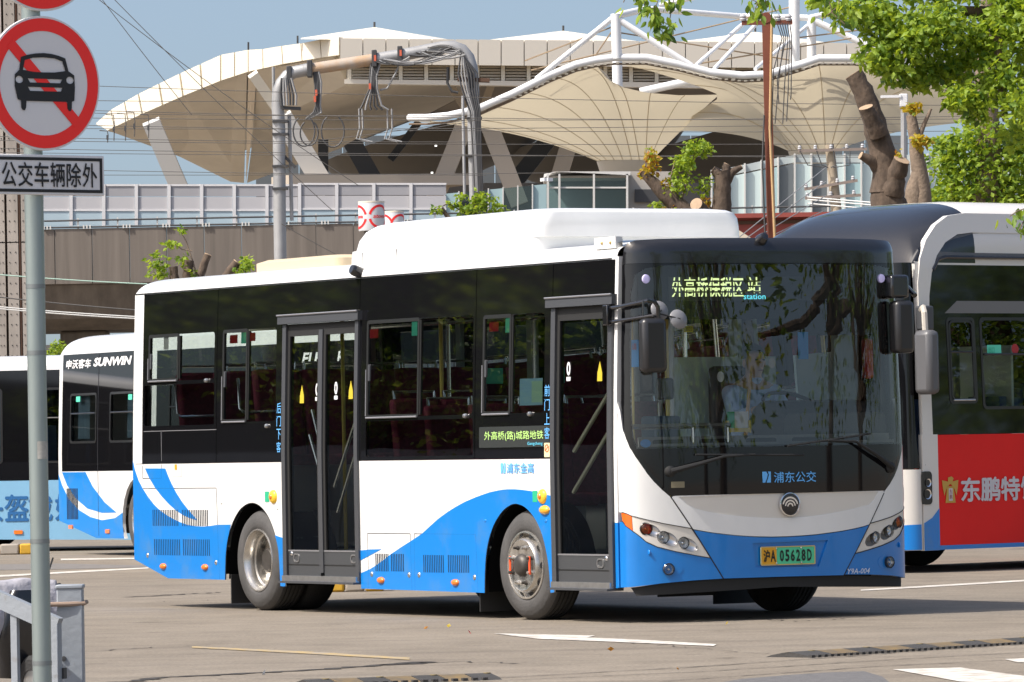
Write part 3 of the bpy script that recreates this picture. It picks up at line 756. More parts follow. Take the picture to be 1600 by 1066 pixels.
# blue corners and headlamps
bc = [(0.0005, 0.735), (0.004, 0.735), (0.013, 0.703), (0.041, 0.666), (0.076, 0.632), (0.119, 0.587), (0.192, 0.548), (0.324, 0.512), (0.48, 0.479), (0.597, 0.457), (0.69, 0.31), (0.45, 0.303), (0.219, 0.288), (0.0005, 0.262)]
lp = [(0.041, 0.777), (0.085, 0.760), (0.135, 0.745), (0.232, 0.719), (0.335, 0.698), (0.446, 0.677), (0.597, 0.463), (0.48, 0.485), (0.324, 0.518), (0.193, 0.554), (0.12, 0.593), (0.077, 0.638), (0.045, 0.670)]
am = [(0.003, 0.800), (0.039, 0.778), (0.043, 0.671), (0.014, 0.709), (0.005, 0.742)]
def lampset(side):
    g = (lambda pts: pts) if side == 0 else mir
    G = (lambda v: v) if side == 0 else (lambda v: BW - v)
    sg = 1 if side == 0 else -1
    cor = fp('bumper_corner', g(bc), blue)
    dishes = [(0.155, 0.672, 0.062, 0.043), (0.272, 0.608, 0.070, 0.048), (0.420, 0.563, 0.075, 0.047)]
    def dish_pts(c, k=1.0, n=20):
        return [(c[0] + c[2] * k * math.cos(2 * math.pi * i / n), c[1] + c[3] * k * math.sin(2 * math.pi * i / n) - 0.32 * c[2] * k * math.cos(2 * math.pi * i / n)) for i in range(n)]
    h = patch('headlamp', g(lp), B.F, silver, P, -0.002, 0.03, holes=[g(dish_pts(c)) for c in dishes], acut=VCUT, bcut=ZC)
    fp('amber_reflector', g(am), mat('reflector_orange', (0.90, 0.14, 0.01), 0.3, coat=0.5), h, off=0.0, thick=0.03)
    for i, c in enumerate(dishes):
        bm = NB(); rows = []
        for k, dd in ((1.0, 0.0), (0.93, 0.013), (0.75, 0.024), (0.45, 0.032), (0.15, 0.034)):
            rows.append([bm.verts.new(B.F(G(a), b, -dd)) for a, b in dish_pts(c, k)])
        for a, b in zip(rows, rows[1:]):
            for k in range(20): bm.faces.new((a[k], a[(k + 1) % 20], b[(k + 1) % 20], b[k]))
        bm.faces.new(rows[-1])
        obj('lamp_recess', bm, lampsil, h)
        lc = B.F(G(c[0] - 0.035), c[1] + 0.012, -0.018)
        nd = Vector((-0.35 * sg, -0.93, 0)).normalized()
        ML = Matrix.Translation(lc) @ nd.to_track_quat('Z', 'Y').to_matrix().to_4x4()
        lamp(h, ML, 0.041, i == 0)
    nd = Vector((-0.25 * sg, -0.97, 0)).normalized()
    fc = B.F(G(0.267), 0.389, 0.010)
    # dished hollow around the fog lamp
    lamp(cor, Matrix.Translation(fc) @ nd.to_track_quat('Z', 'Y').to_matrix().to_4x4(), 0.038, False, 'fog_lamp')
    fp('fog_hollow', g(ell(0.30, 0.391, 0.075, 0.052)), blue, cor, off=0.002, thick=0.002)
    dome('tow_cap', (G(0.135), 0.513), 0.02, 0.02, 0.006, blue, cor, f=B.F)
def lamp(parent, M, r, turn, name='lamp'):
    w = obj(name, lathe(NB(), [(r * 1.16, -0.01), (r * 1.16, 0.014), (r * 1.02, 0.02), (r * 0.98, 0.01)], M, 24), black_cap, parent)
    obj('reflector', lathe(NB(), [(r * 1.0, 0.012), (r * 0.8, -0.006), (r * 0.5, -0.02), (r * 0.2, -0.028), (0, -0.03)], M, 24), mat('lamp_reflector', (0.86, 0.86, 0.86), 0.22, metal=0.55) if not turn else orange, w)
    obj('bulb', lathe(NB(), [(r * 0.28, -0.025), (r * 0.28, 0.0), (r * 0.15, 0.006), (0, 0.007)], M, 12), chrome, w)
    obj('lens', lathe(NB(), [(r * 1.0, 0.013), (r * 0.8, 0.022), (r * 0.45, 0.028), (0, 0.03)], M, 24), glass_c if not turn else glass('amber_glass', (0.75, 0.33, 0.12), 1.45), w)
lampset(0); lampset(1)
def front_seam(pts, w=0.0042):
    bm = NB(); P_ = []
    for (a, b), (c, d) in zip(pts, pts[1:]):
        for k in range(5): P_.append((a + (c - a) * k / 5, b + (d - b) * k / 5))
    P_.append(pts[-1])
    return obj('panel_seam', tube(bm, [B.F(v, z, 0.0005) for v, z in P_], w, 5), mat('seam_black', (0.012, 0.012, 0.014), 0.7), P)
sl_ = [(0.300, 0.905), (0.457, 0.672), (0.694, 0.31)]
lt_ = [(0.004, 0.806)] + lampt[1:]; lb_ = [(0.005, 0.742), (0.014, 0.706), (0.043, 0.669), (0.077, 0.635), (0.12, 0.590), (0.193, 0.551), (0.324, 0.515), (0.48, 0.482), (0.60, 0.460)]
for q_ in (sl_, lt_, lb_): front_seam(q_, 0.0045 if q_ is sl_ else 0.003)
for q_ in ([(2.142, 0.900), (1.99, 0.672), (1.74, 0.308)], mir(lt_), mir(lb_)): front_seam(q_, 0.0035)
# number plate, fleet number, company lettering
pl = fp('number_plate', rrect(1.012, 0.398, 1.476, 0.528, 0.008), mat('plate_green', (0.10, 0.60, 0.33), 0.45, spec=0.3), off=0.006, thick=0.012)
fp('plate_yellow_field', rrect(1.016, 0.402, 1.143, 0.524, 0.006), mat('plate_yellow', (0.72, 0.36, 0.02), 0.45), pl, off=0.008, thick=0.001)
fp('plate_rim', rrect(1.008, 0.394, 1.480, 0.532, 0.010), mat('plate_rim', (0.55, 0.42, 0.16), 0.4), pl, off=0.009, thick=0.004, holes=[rrect(1.016, 0.402, 1.472, 0.524, 0.006)])
ink = mat('plate_ink', (0.01, 0.015, 0.012), 0.6)
for c, a0, a1 in (('沪', 1.030, 1.082), ('A', 1.090, 1.134), ('0', 1.170, 1.205), ('5', 1.217, 1.252), ('6', 1.264, 1.299), ('2', 1.311, 1.346), ('8', 1.358, 1.393), ('D', 1.407, 1.446)):
    text('plate_character', c, (a0, 0.420, a1, 0.506), B.F, ink, pl, 0.0105, bold=0.028)
for v in (1.14, 1.355):
    for z in (0.516, 0.409): dome('plate_screw', (v, z), 0.008, 0.008, 0.006, alu, pl, f=B.F, off=0.010)
text('fleet_number', 'Y9A-004', (1.764, 0.312, 1.975, 0.352), B.F, mat('pale_letter', (0.60, 0.66, 0.74), 0.5), P, 0.010, shear=0.25, bold=0.01)
text('front_lettering', '浦东公交', (1.135, 0.996, 1.500, 1.074), B.F, lblue_st, P, 0.005, bold=0.008)
plogo(B.F, 1.038, 0.998, 1.108, 1.078, P, 0.006)
fp('service_sticker', rrect(0.30, 0.975, 0.40, 1.02, 0.003), mat('foil_sticker', (0.22, 0.19, 0.12), 0.5), off=0.004, thick=0.002)
fp('front_skirt', [(0.02, 0.26), (0.219, 0.286), (0.697, 0.306), (1.735, 0.304), (2.22, 0.286), (BW - 0.02, 0.26), (BW - 0.05, 0.20), (1.22, 0.235), (0.05, 0.20)], black_rub, off=-0.03, thick=0.03)
# destination display and dark header behind the windscreen
hd = NB()
HF = lambda v, z, o: Vector((v, 0.02 - o + 0.10 * ((v - 1.22) / 1.1) ** 2, z))
patch('display_header', [(0.14, 2.20), (1.45, 2.20), (1.45, 2.075), (2.30, 2.075), (2.30, 2.60), (0.14, 2.60)], HF, mat('header_black', (0.010, 0.010, 0.011), 0.6), P, 0, 0.05, acut=VCUT)
disp = patch('front_display', rrect(0.47, 2.335, 1.865, 2.510, 0.01), HF, mat('front_display_panel', (0.035, 0.037, 0.036), 0.35), P, 0.006, 0.01, acut=VCUT)
lg = bpy.data.materials.new('led_scan'); lg.use_nodes = True
N = lg.node_tree.nodes; K = lg.node_tree.links; b_ = N['Principled BSDF']
tc = N.new('ShaderNodeTexCoord'); sp = N.new('ShaderNodeSeparateXYZ'); K.new(tc.outputs['Object'], sp.inputs[0])
ma = N.new('ShaderNodeMath'); ma.operation = 'MULTIPLY'; ma.inputs[1].default_value = 25.5; K.new(sp.outputs['Z'], ma.inputs[0])
fr = N.new('ShaderNodeMath'); fr.operation = 'FRACT'; K.new(ma.outputs[0], fr.inputs[0])
gt = N.new('ShaderNodeMath'); gt.operation = 'GREATER_THAN'; gt.inputs[1].default_value = 0.30; K.new(fr.outputs[0], gt.inputs[0])
ms = N.new('ShaderNodeMath'); ms.operation = 'MULTIPLY'; ms.inputs[1].default_value = 1.1; K.new(gt.outputs[0], ms.inputs[0])
b_.inputs['Base Color'].default_value = (0.05, 0.06, 0.03, 1); b_.inputs['Emission Color'].default_value = (0.72, 0.86, 0.38, 1)
K.new(ms.outputs[0], b_.inputs['Emission Strength'])
text('display_text', '外高桥保税区', (0.495, 2.355, 1.085, 2.505), HF, lg, disp, 0.010, bold=0.012)
text('display_text', '站', (1.12, 2.39, 1.235, 2.505), HF, lg, disp, 0.010, bold=0.012)
text('display_text', 'station', (1.085, 2.343, 1.275, 2.382), HF, mat('led_cyan2', (0.1, 0.4, 0.5), 0.5, emit=(0.12, 0.72, 0.85), estr=1.0), disp, 0.011, bold=0.01)
for v in (0.165, 2.184):
    obj('marker_lamp', lathe(NB(), [(0.034, 0), (0.03, 0.012), (0, 0.018)], Matrix.Translation(B.F(v, 2.489, -0.006)) @ Matrix.Rotation(R(90), 4, 'X'), 18), mat('marker_lens', (0.55, 0.50, 0.75), 0.15, emit=(0.55, 0.5, 0.9), estr=0.15), P)
c = B.F(1.13, 2.775, 0.02)
obj('dash_camera', lathe(NB(), [(0.0, 0.06), (0.03, 0.05), (0.045, 0.0), (0.045, -0.04), (0, -0.05)], Matrix.Translation(c) @ Matrix.Rotation(R(60), 4, 'X'), 14), black_cap, P)
# wipers
def wiper(pv, el, b0, b1, hub):
    Q = lambda p, o: B.F(p[0], p[1], o)
    w = tb('wiper', [Q(pv, 0.03), Q(((pv[0] + el[0]) / 2, (pv[1] + el[1]) / 2), 0.05), Q(el, 0.045), Q(hub, 0.035)], [0.022, 0.016, 0.010, 0.007], black_rub, P)
    obj('wiper_cap', lathe(NB(), [(0.04, -0.01), (0.04, 0.02), (0.025, 0.035), (0, 0.038)], Matrix.Translation(Q(pv, 0.0)) @ Matrix.Rotation(R(90), 4, 'X'), 18), black_rub, w)
    n = 8
    tb('wiper_blade', [Q((b0[0] + (b1[0] - b0[0]) * k / n, b0[1] + (b1[1] - b0[1]) * k / n), 0.018) for k in range(n + 1)], 0.008, black_rub, w, 6)
    return w
wiper((0.292, 1.094), (0.70, 1.195), (0.484, 1.212), (1.39, 1.194), (0.96, 1.205))
wiper((2.21, 1.088), (1.84, 1.285), (2.0, 1.34), (1.25, 1.262), (1.60, 1.297))
# mirrors
ma_ = mat('mirror_housing', (0.022, 0.022, 0.024), 0.33)
mirr = mat('mirror_face', (0.75, 0.77, 0.8), 0.03, metal=1.0)
def loc_at(px, py, u):
    """bus-local point on the cross plane u seen at a survey direction"""
    o = BUS_INV @ Vector((0, 0, CAM_H)); q = BUS_INV @ ray_at(px, py, 40)
    d = q - o; t = (u - o.y) / d.y
    return o + d * t
BUS_M = Matrix.Translation(BUS.location) @ Matrix.Rotation(0.5209, 4, 'Z'); BUS_INV = BUS_M.inverted()
UM = -0.36
arm = tb('mirror_arm', [Vector((0.0, 0.12, 2.285)), Vector((-0.01, -0.05, 2.29)), loc_at(1012, 470, UM) , loc_at(1023, 472, UM), loc_at(1028, 480, UM), loc_at(1029, 505, UM)], 0.016, black_cap, P)
tb('mirror_brace', [Vector((0.0, 0.12, 2.185)), Vector((-0.01, -0.05, 2.19)), loc_at(1029, 492, UM)], 0.014, black_cap, arm)
tb('mirror_brace', [loc_at(1005, 470, UM), loc_at(1005, 494, UM)], 0.008, black_cap, arm)
bx('mirror_bracket', (-0.01, 0.13, 2.235), (0.05, 0.07, 0.15), black_cap, arm, bevel=0.008)
mc = loc_at(1020, 540, UM)
mh = bx('mirror_head', mc, (0.20, 0.10, 0.39), ma_, arm, bevel=0.035)
bx('mirror_face', mc + Vector((0, 0.052, 0)), (0.17, 0.004, 0.36), mirr, mh)
for px, py, u in ((1060.5, 498.5, UM - 0.02), (1031, 485, UM + 0.12)):
    c = loc_at(px, py, u)
    s = obj('round_mirror', lathe(NB(), [(0, 0.022), (0.03, 0.02), (0.06, 0.010), (0.073, -0.004), (0.070, -0.010), (0, -0.012)], Matrix.Translation(c) @ Matrix.Rotation(R(75), 4, 'X'), 24), mat('mirror_grey', (0.20, 0.20, 0.21), 0.3), arm)
    tb('mirror_stalk', [loc_at(1029, 490, UM), c + Vector((0, -0.02, 0))], 0.006, black_rub, s, 6)
arm2 = tb('mirror_arm', [Vector((BW, 0.10, 2.42)), Vector((BW + 0.02, -0.10, 2.42)), Vector((BW + 0.015, -0.2, 2.36))], 0.02, black_cap, P)
mc = loc_at(1409, 511, -0.20)
mh = bx('mirror_head', mc, (0.165, 0.13, 0.39), ma_, arm2, bevel=0.035)
bx('mirror_mount', mc + Vector((-0.03, 0.02, 0.30)), (0.16, 0.12, 0.17), black_cap, arm2, bevel=0.02)

# interior -------------------------------------------------------------------
ceil = bx('ceiling', (1.22, 4.1, 2.60), (2.26, 7.6, 0.03), inter_l, P)
bx('rear_bulkhead', (1.22, 7.93, 0.95), (2.3, 0.05, 0.9), inter, P)
mint = mat('pale_mint_trim', (0.55, 0.66, 0.61), 0.55)
for u0, u1 in ((0.42, 0.74), (2.06, 2.19), (3.61, 3.74), (5.21, 5.34), (6.46, 6.54)): bx('pillar_trim', (2.335, (u0 + u1) / 2, 1.9), (0.04, u1 - u0, 1.2), mint, P)
bx('wall_trim', (2.36, 4.2, 0.95), (0.04, 7.2, 0.9), mint, P); bx('wall_trim', (0.075, 3.0, 0.95), (0.03, 1.9, 0.45), mint, P)
for x in (0.25, 2.19): bx('air_duct', (x, 4.3, 2.50), (0.34, 7.0, 0.16), inter_l, ceil, bevel=0.03)
def seat(x, u, z=0.46):
    s = bx('seat', (x, u, z + 0.42), (0.42, 0.42, 0.09), seat_m, P, bevel=0.03)
    bx('backrest', (x, u + 0.24, z + 0.80), (0.42, 0.08, 0.74), seat_m, s, rot=Matrix.Rotation(R(-8), 4, 'X'), bevel=0.03)
    tb('seat_handle', [(x - 0.18, u + 0.27, z + 1.12), (x - 0.18, u + 0.29, z + 1.22), (x + 0.18, u + 0.29, z + 1.22), (x + 0.18, u + 0.27, z + 1.12)], 0.014, pole_s, s, 6)
    bx('seat_base', (x, u, z + 0.19), (0.2, 0.3, 0.38), inter, s)
for x in (0.33, 0.78):
    for u, z in ((2.15, 0.46), (2.85, 0.46), (3.4, 0.52), (5.75, 0.80), (6.45, 0.80), (7.15, 0.80)): seat(x, u, z)
for x in (1.66, 2.10):
    for u, z in ((2.2, 0.46), (3.0, 0.46), (4.6, 0.46), (5.75, 0.80), (6.45, 0.80), (7.15, 0.80)): seat(x, u, z)
for x, u in ((0.62, 1.05), (0.62, 2.0), (0.62, 3.75), (0.62, 5.4), (1.55, 1.6), (1.55, 3.9), (1.55, 5.3), (0.5, 0.65)):
    tb('grab_pole', [(x, u, 0.48), (x, u, 2.58)], 0.017, pole_y if x < 1 else pole_s, P)
for x in (0.62, 1.55): tb('ceiling_rail', [(x, 0.9, 2.32), (x, 7.4, 2.32)], 0.016, pole_s, P)
for u0, u1, z in ((6.55, 7.45, 1.60), (5.5, 6.3, 1.62)): tb('window_rail', [(0.12, u1, z + 0.28), (0.12, u1 - 0.03, z + 0.03), (0.12, u1 - 0.1, z), (0.12, u0, z)], 0.013, pole_s, P)
# dashboard and driver's place
d = bx('dashboard', (1.22, 0.08, 1.10), (2.2, 0.34, 0.36), dash_m, P, bevel=0.04)
bx('dash_shelf', (1.22, -0.02, 1.285), (2.12, 0.26, 0.02), mat('dash_grey', (0.22, 0.22, 0.21), 0.55), d)
for k in range(5):
    patch('dash_vent', rrect(0.24 + 0.40 * k, 1.285, 0.50 + 0.40 * k, 1.325, 0.018), lambda a, b, o: Vector((a, -0.06 - o, b)), dark, d, 0, 0.01)
bx('dash_riser', (1.22, -0.03, 1.31), (2.15, 0.05, 0.07), mat('dash_grey', (0.22, 0.22, 0.21), 0.55), d)
loft('instrument_cowl', [[Vector((v, u, z)) for v, z in rrect(1.42, 1.26, 2.32, 1.50 + zz, 0.06)] for u, zz in ((0.02, 0.0), (0.12, 0.08), (0.38, 0.10), (0.46, 0.06))], dash_m, d)
tb('front_rail', [(0.10, -0.02, 1.42), (0.5, -0.10, 1.42), (0.85, -0.14, 1.42)], 0.02, pole_s, d)
for v, u in ((0.55, -0.11), (0.83, -0.14)): tb('rail_foot', [(v, u, 1.30), (v, u, 1.42)], 0.013, pole_s, d)
cd = bx('notice_holder', (0.98, -0.05, 1.385), (0.19, 0.015, 0.03), pole_y, d)
bx('holder_side', (0.885, -0.05, 1.41), (0.02, 0.016, 0.09), pole_y, cd); bx('holder_side', (1.075, -0.05, 1.41), (0.02, 0.016, 0.09), pole_y, cd)
bx('green_card', (0.92, -0.045, 1.45), (0.06, 0.006, 0.14), green_st, cd); bx('white_card', (1.01, -0.043, 1.45), (0.12, 0.006, 0.14), white_st, cd)
tb('broom_handle', [(1.10, 0.05, 1.30), (1.20, 0.12, 1.80)], 0.014, mat('wood', (0.55, 0.33, 0.14), 0.6), P)
bm = NB(); n = 28
M = Matrix.Translation((1.80, 0.50, 1.56)) @ Matrix.Rotation(R(28), 4, 'X')
for k in range(n):
    a = 2 * math.pi * k / n; b2 = 2 * math.pi * (k + 1) / n
    tube(bm, [M @ Vector((0.22 * math.cos(a), 0.22 * math.sin(a), 0)), M @ Vector((0.22 * math.cos(b2), 0.22 * math.sin(b2), 0))], 0.015, 8, caps=False)
sw = obj('steering_wheel', bm, black_rub, P)
tb('steering_spoke', [M @ Vector((-0.21, 0, 0)), M @ Vector((0, 0, -0.04)), M @ Vector((0.21, 0, 0))], 0.018, black_rub, sw)
tb('steering_column', [M @ Vector((0, 0, -0.03)), (1.80, 0.30, 1.2)], 0.035, black_rub, sw)
bx('driver_platform', (1.85, 0.85, 0.72), (0.95, 1.0, 0.5), inter, P)
ds = bx('driver_seat', (1.80, 1.02, 1.12), (0.50, 0.46, 0.12), dash_m, P, bevel=0.04)
bx('seat_back', (1.80, 1.27, 1.50), (0.48, 0.10, 0.75), dash_m, ds, bevel=0.04)
bx('driver_partition', (1.85, 1.55, 1.35), (0.95, 0.03, 1.2), mat('partition_pale', (0.60, 0.70, 0.66), 0.5), P)
tb('partition_rail', [(1.36, 1.55, 0.5), (1.36, 1.55, 2.56)], 0.02, pole_y, P)
for v in (1.0, 2.35): tb('windscreen_pillar', [(v if v < 2 else 2.36, 0.10 if v > 2 else 0.9, 1.3), (v if v < 2 else 2.34, 0.12 if v > 2 else 0.9, 2.55)], 0.02, inter, P)
bx('fire_extinguisher_pouch', (2.22, 0.10, 1.90), (0.08, 0.06, 0.3), mat('red_pouch', (0.6, 0.02, 0.02), 0.6), P, bevel=0.02)
bx('hanging_notice', (1.60, 0.02, 2.0), (0.09, 0.004, 0.20), blue_st, P)
bx('fare_box', (0.62, 0.45, 1.25), (0.22, 0.22, 0.5), mat('fare_box_blue', (0.03, 0.06, 0.10), 0.5), P, bevel=0.02)
bx('card_reader', (0.72, 0.55, 1.70), (0.14, 0.06, 0.16), dash_m, P, bevel=0.02)
for v, z in ((1.46, 1.75), (1.92, 1.85)):
    patch('round_notice', ell(v, z + 0.04, 0.03, 0.04), lambda a, b, o: Vector((a, 0.95 - o, b)), white_st, P, 0, 0.003)
for v in (0.35, 0.9): patch('exit_sign', rrect(v, 1.78, v + 0.17, 1.90, 0.005), lambda a, b, o: Vector((a, 2.6 - o, b)), mint_st, P, 0, 0.003)
patch('year_sticker', rrect(0.435, 2.10, 0.51, 2.145, 0.004), B.F, yellow_st, P, -0.006, 0.001, acut=VCUT)
text('sticker_text', '2025', (0.445, 2.108, 0.50, 2.137), B.F, ink, P, -0.004)
fp('inspection_sticker', ell(0.13, 1.30, 0.035, 0.03), blue_st, off=-0.004, thick=0.001)

# driver ---------------------------------------------------------------------
shirt = mat('pale_blue_shirt', (0.42, 0.55, 0.78), 0.8, bump=0.2, bscale=14)
skin_m = mat('skin', (0.50, 0.30, 0.20), 0.55)
hair_m = mat('black_hair', (0.012, 0.010, 0.009), 0.5)
trous = mat('dark_trousers', (0.02, 0.022, 0.03), 0.8)
def skin_mesh(name, verts, edges, rads, m, parent, root=0, sub=2):
    me = bpy.data.meshes.new(name); me.from_pydata(verts, edges, []); me.materials.append(m)
    o = bpy.data.objects.new(name, me); COL.objects.link(o); o.parent = parent
    md = o.modifiers.new('skin', 'SKIN'); md.use_smooth_shade = True
    for i, r in enumerate(rads):
        sv = me.skin_vertices[0].data[i]; sv.radius = (r, r) if not isinstance(r, tuple) else r; sv.use_root = (i == root)
    s = o.modifiers.new('sub', 'SUBSURF'); s.levels = s.render_levels = sub
    return o
DR = thing('person', BUS_M @ Vector((1.80, 1.02, 0.93)), 0.5209, 'driver in a pale blue shirt behind the windscreen with both hands on the wheel', 'person')
# x to the driver's left-right, y to the rear, z up from the seat base
body_v = [(0, 0.05, 0.22), (0, 0.08, 0.42), (0, 0.06, 0.64), (0, 0.04, 0.80), (0, 0.01, 0.86),
          (0.18, 0.03, 0.74), (0.24, -0.10, 0.54), (0.15, -0.34, 0.62), (-0.18, 0.03, 0.74), (-0.24, -0.10, 0.54), (-0.15, -0.34, 0.62),
          (0, -0.01, 0.93), (0, -0.015, 1.00), (0, -0.01, 1.06)]
body_e = [(0, 1), (1, 2), (2, 3), (3, 4), (3, 5), (5, 6), (6, 7), (3, 8), (8, 9), (9, 10), (4, 11), (11, 12), (12, 13)]
body_r = [(0.16, 0.12), (0.15, 0.11), (0.17, 0.11), (0.11, 0.08), 0.055, 0.065, 0.045, 0.030, 0.065, 0.045, 0.030, 0.075, 0.092, 0.06]
skin_mesh('body', body_v, body_e, body_r, skin_m, DR)
sh_v = body_v[:4] + body_v[5:11]
skin_mesh('shirt', [(0, 0.05, 0.18), (0, 0.08, 0.42), (0, 0.06, 0.64), (0, 0.04, 0.79)] + [(0.18, 0.03, 0.74), (0.24, -0.10, 0.54), (0.17, -0.28, 0.60), (-0.18, 0.03, 0.74), (-0.24, -0.10, 0.54), (-0.17, -0.28, 0.60)], [(0, 1), (1, 2), (2, 3), (3, 4), (4, 5), (5, 6), (3, 7), (7, 8), (8, 9)], [(0.18, 0.14), (0.17, 0.13), (0.19, 0.13), (0.125, 0.095), 0.085, 0.062, 0.05, 0.085, 0.062, 0.05], shirt, DR)
obj('collar', lathe(NB(), [(0.066, 0.0), (0.075, 0.035), (0.062, 0.055), (0.056, 0.03)], Matrix.Translation((0, 0.02, 0.80)), 20), shirt, DR)
skin_mesh('trousers', [(0, 0.05, 0.20), (0.10, -0.05, 0.20), (0.13, -0.40, 0.22), (0.13, -0.45, -0.05), (-0.10, -0.05, 0.20), (-0.13, -0.40, 0.22), (-0.13, -0.45, -0.05)], [(0, 1), (1, 2), (2, 3), (0, 4), (4, 5), (5, 6)], [0.15, 0.095, 0.07, 0.05, 0.095, 0.07, 0.05], trous, DR)
bm = NB(); bmesh.ops.create_uvsphere(bm, u_segments=20, v_segments=12, radius=1)
for v in list(bm.verts):
    if v.co.z < -0.1 or (v.co.y < -0.45 and v.co.z < 0.55): bm.verts.remove(v)
bm.transform(Matrix.Translation((0, 0.002, 0.995)) @ Matrix.Diagonal((0.092, 0.108, 0.118, 1)))
obj('hair', bm, hair_m, DR)
bm = NB(); bmesh.ops.create_uvsphere(bm, u_segments=10, v_segments=8, radius=1, matrix=Matrix.Translation((0, -0.105, 0.95)) @ Matrix.Diagonal((0.014, 0.022, 0.022, 1)))
obj('nose', bm, skin_m, DR)
for s in (-1, 1):
    bm = NB(); bmesh.ops.create_uvsphere(bm, u_segments=10, v_segments=8, radius=1, matrix=Matrix.Translation((0.032 * s, -0.092, 0.985)) @ Matrix.Diagonal((0.013, 0.008, 0.007, 1)))
    obj('eye', bm, hair_m, DR)
    bm = NB(); bmesh.ops.create_uvsphere(bm, u_segments=10, v_segments=8, radius=1, matrix=Matrix.Translation((0.088 * s, -0.005, 0.96)) @ Matrix.Diagonal((0.012, 0.02, 0.032, 1)))
    obj('ear', bm, skin_m, DR)
    hv = [(0.15 * s, -0.34, 0.62), (0.145 * s, -0.40, 0.645)]; he = [(0, 1)]; hr = [0.026, 0.030]
    for k in range(4):
        i = len(hv); fx = (0.145 + (k - 1.5) * 0.02) * s
        hv += [(fx, -0.435, 0.665), (fx, -0.462, 0.648), (fx, -0.455, 0.620)]; he += [(1, i), (i, i + 1), (i + 1, i + 2)]; hr += [0.010, 0.009, 0.008]
    i = len(hv); hv += [(0.105 * s, -0.40, 0.655), (0.095 * s, -0.44, 0.655)]; he += [(1, i), (i, i + 1)]; hr += [0.011, 0.009]
    skin_mesh('hand', hv, he, hr, skin_m, DR, sub=1)
bm = NB(); bmesh.ops.create_uvsphere(bm, u_segments=10, v_segments=6, radius=1, matrix=Matrix.Translation((0, -0.098, 0.905)) @ Matrix.Diagonal((0.026, 0.008, 0.006, 1)))
obj('mouth', bm, mat('lips', (0.32, 0.12, 0.10), 0.5), DR)

for v0 in (1.50, 1.98):
    tb('seat_rail', [(v0, 1.9, 1.30), (v0, 1.9, 1.60), (v0 + 0.05, 1.9, 1.67), (v0 + 0.27, 1.9, 1.67), (v0 + 0.32, 1.9, 1.60), (v0 + 0.32, 1.9, 1.30)], 0.018, mat('rail_white', (0.75, 0.78, 0.76), 0.4), P)

# ------------------------------------------------------------------ background: helpers
A_ = ray_at
def prism(name, front, back, m, parent=None, smooth=0):
    """solid between two outlines with the same number of points"""
    bm = NB(); a = [bm.verts.new(p) for p in front]; b = [bm.verts.new(p) for p in back]
    n = len(a); bm.faces.new(a); bm.faces.new(b[::-1])
    for k in range(n): bm.faces.new((a[k], b[k], b[(k + 1) % n], a[(k + 1) % n]))
    return obj(name, bm, m, parent, smooth=smooth)
def slab(name, pts, depth, m, parent=None):
    """pts = (px, py, Y) outline, pushed back by depth metres"""
    f = [A_(*p) for p in pts]
    return prism(name, f, [p + Vector((0, depth, 0)) for p in f], m, parent)
def beam(name, a, b, w, m, parent=None, d=None):
    """box beam between two points, w wide across the view, d deep"""
    a, b = Vector(a), Vector(b); z = (b - a).normalized(); y = Vector((0, 1, 0)); x = y.cross(z).normalized(); y = z.cross(x)
    M = Matrix((x, y, z)).transposed().to_4x4(); M.translation = (a + b) / 2
    bm = NB(); bmesh.ops.create_cube(bm, size=1, matrix=M @ Matrix.Diagonal((w, d or w, (b - a).length, 1)))
    return obj(name, bm, m, parent, smooth=0)

cream = mat('cream_cladding', (0.74, 0.68, 0.56), 0.5, var=0.06, vscale=0.4)
soffit = mat('soffit_tan', (0.78, 0.71, 0.60), 0.7, var=0.15, vscale=0.35)
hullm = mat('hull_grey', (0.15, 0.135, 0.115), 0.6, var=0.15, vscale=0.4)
louv = mat('louvre_cream', (0.72, 0.66, 0.56), 0.5)
steel_l = mat('painted_steel', (0.58, 0.57, 0.54), 0.5)
steel_t = mat('steel_tan', (0.42, 0.36, 0.29), 0.6)
darkst = mat('dark_steel', (0.05, 0.05, 0.052), 0.6)
concr = mat('viaduct_concrete', (0.205, 0.175, 0.148), 0.85, var=0.42, vscale=1.1, stretch=(2.2, 1, 0.10), detail=8)
memb = mat('membrane', (0.76, 0.70, 0.57), 0.6, var=0.10, vscale=0.35, trans=0.42, tcol=(0.50, 0.44, 0.32))
tubew = mat('white_tube', (0.80, 0.80, 0.80), 0.35, var=0.1, vscale=0.8)
bglass = glass('facade_glass', (0.62, 0.74, 0.74), 1.5)
tealg = mat('pale_teal_glass', (0.36, 0.50, 0.52), 0.15, spec=0.5, var=0.15, vscale=0.3)
greyg = mat('grey_glass', (0.13, 0.145, 0.155), 0.12, spec=0.5)

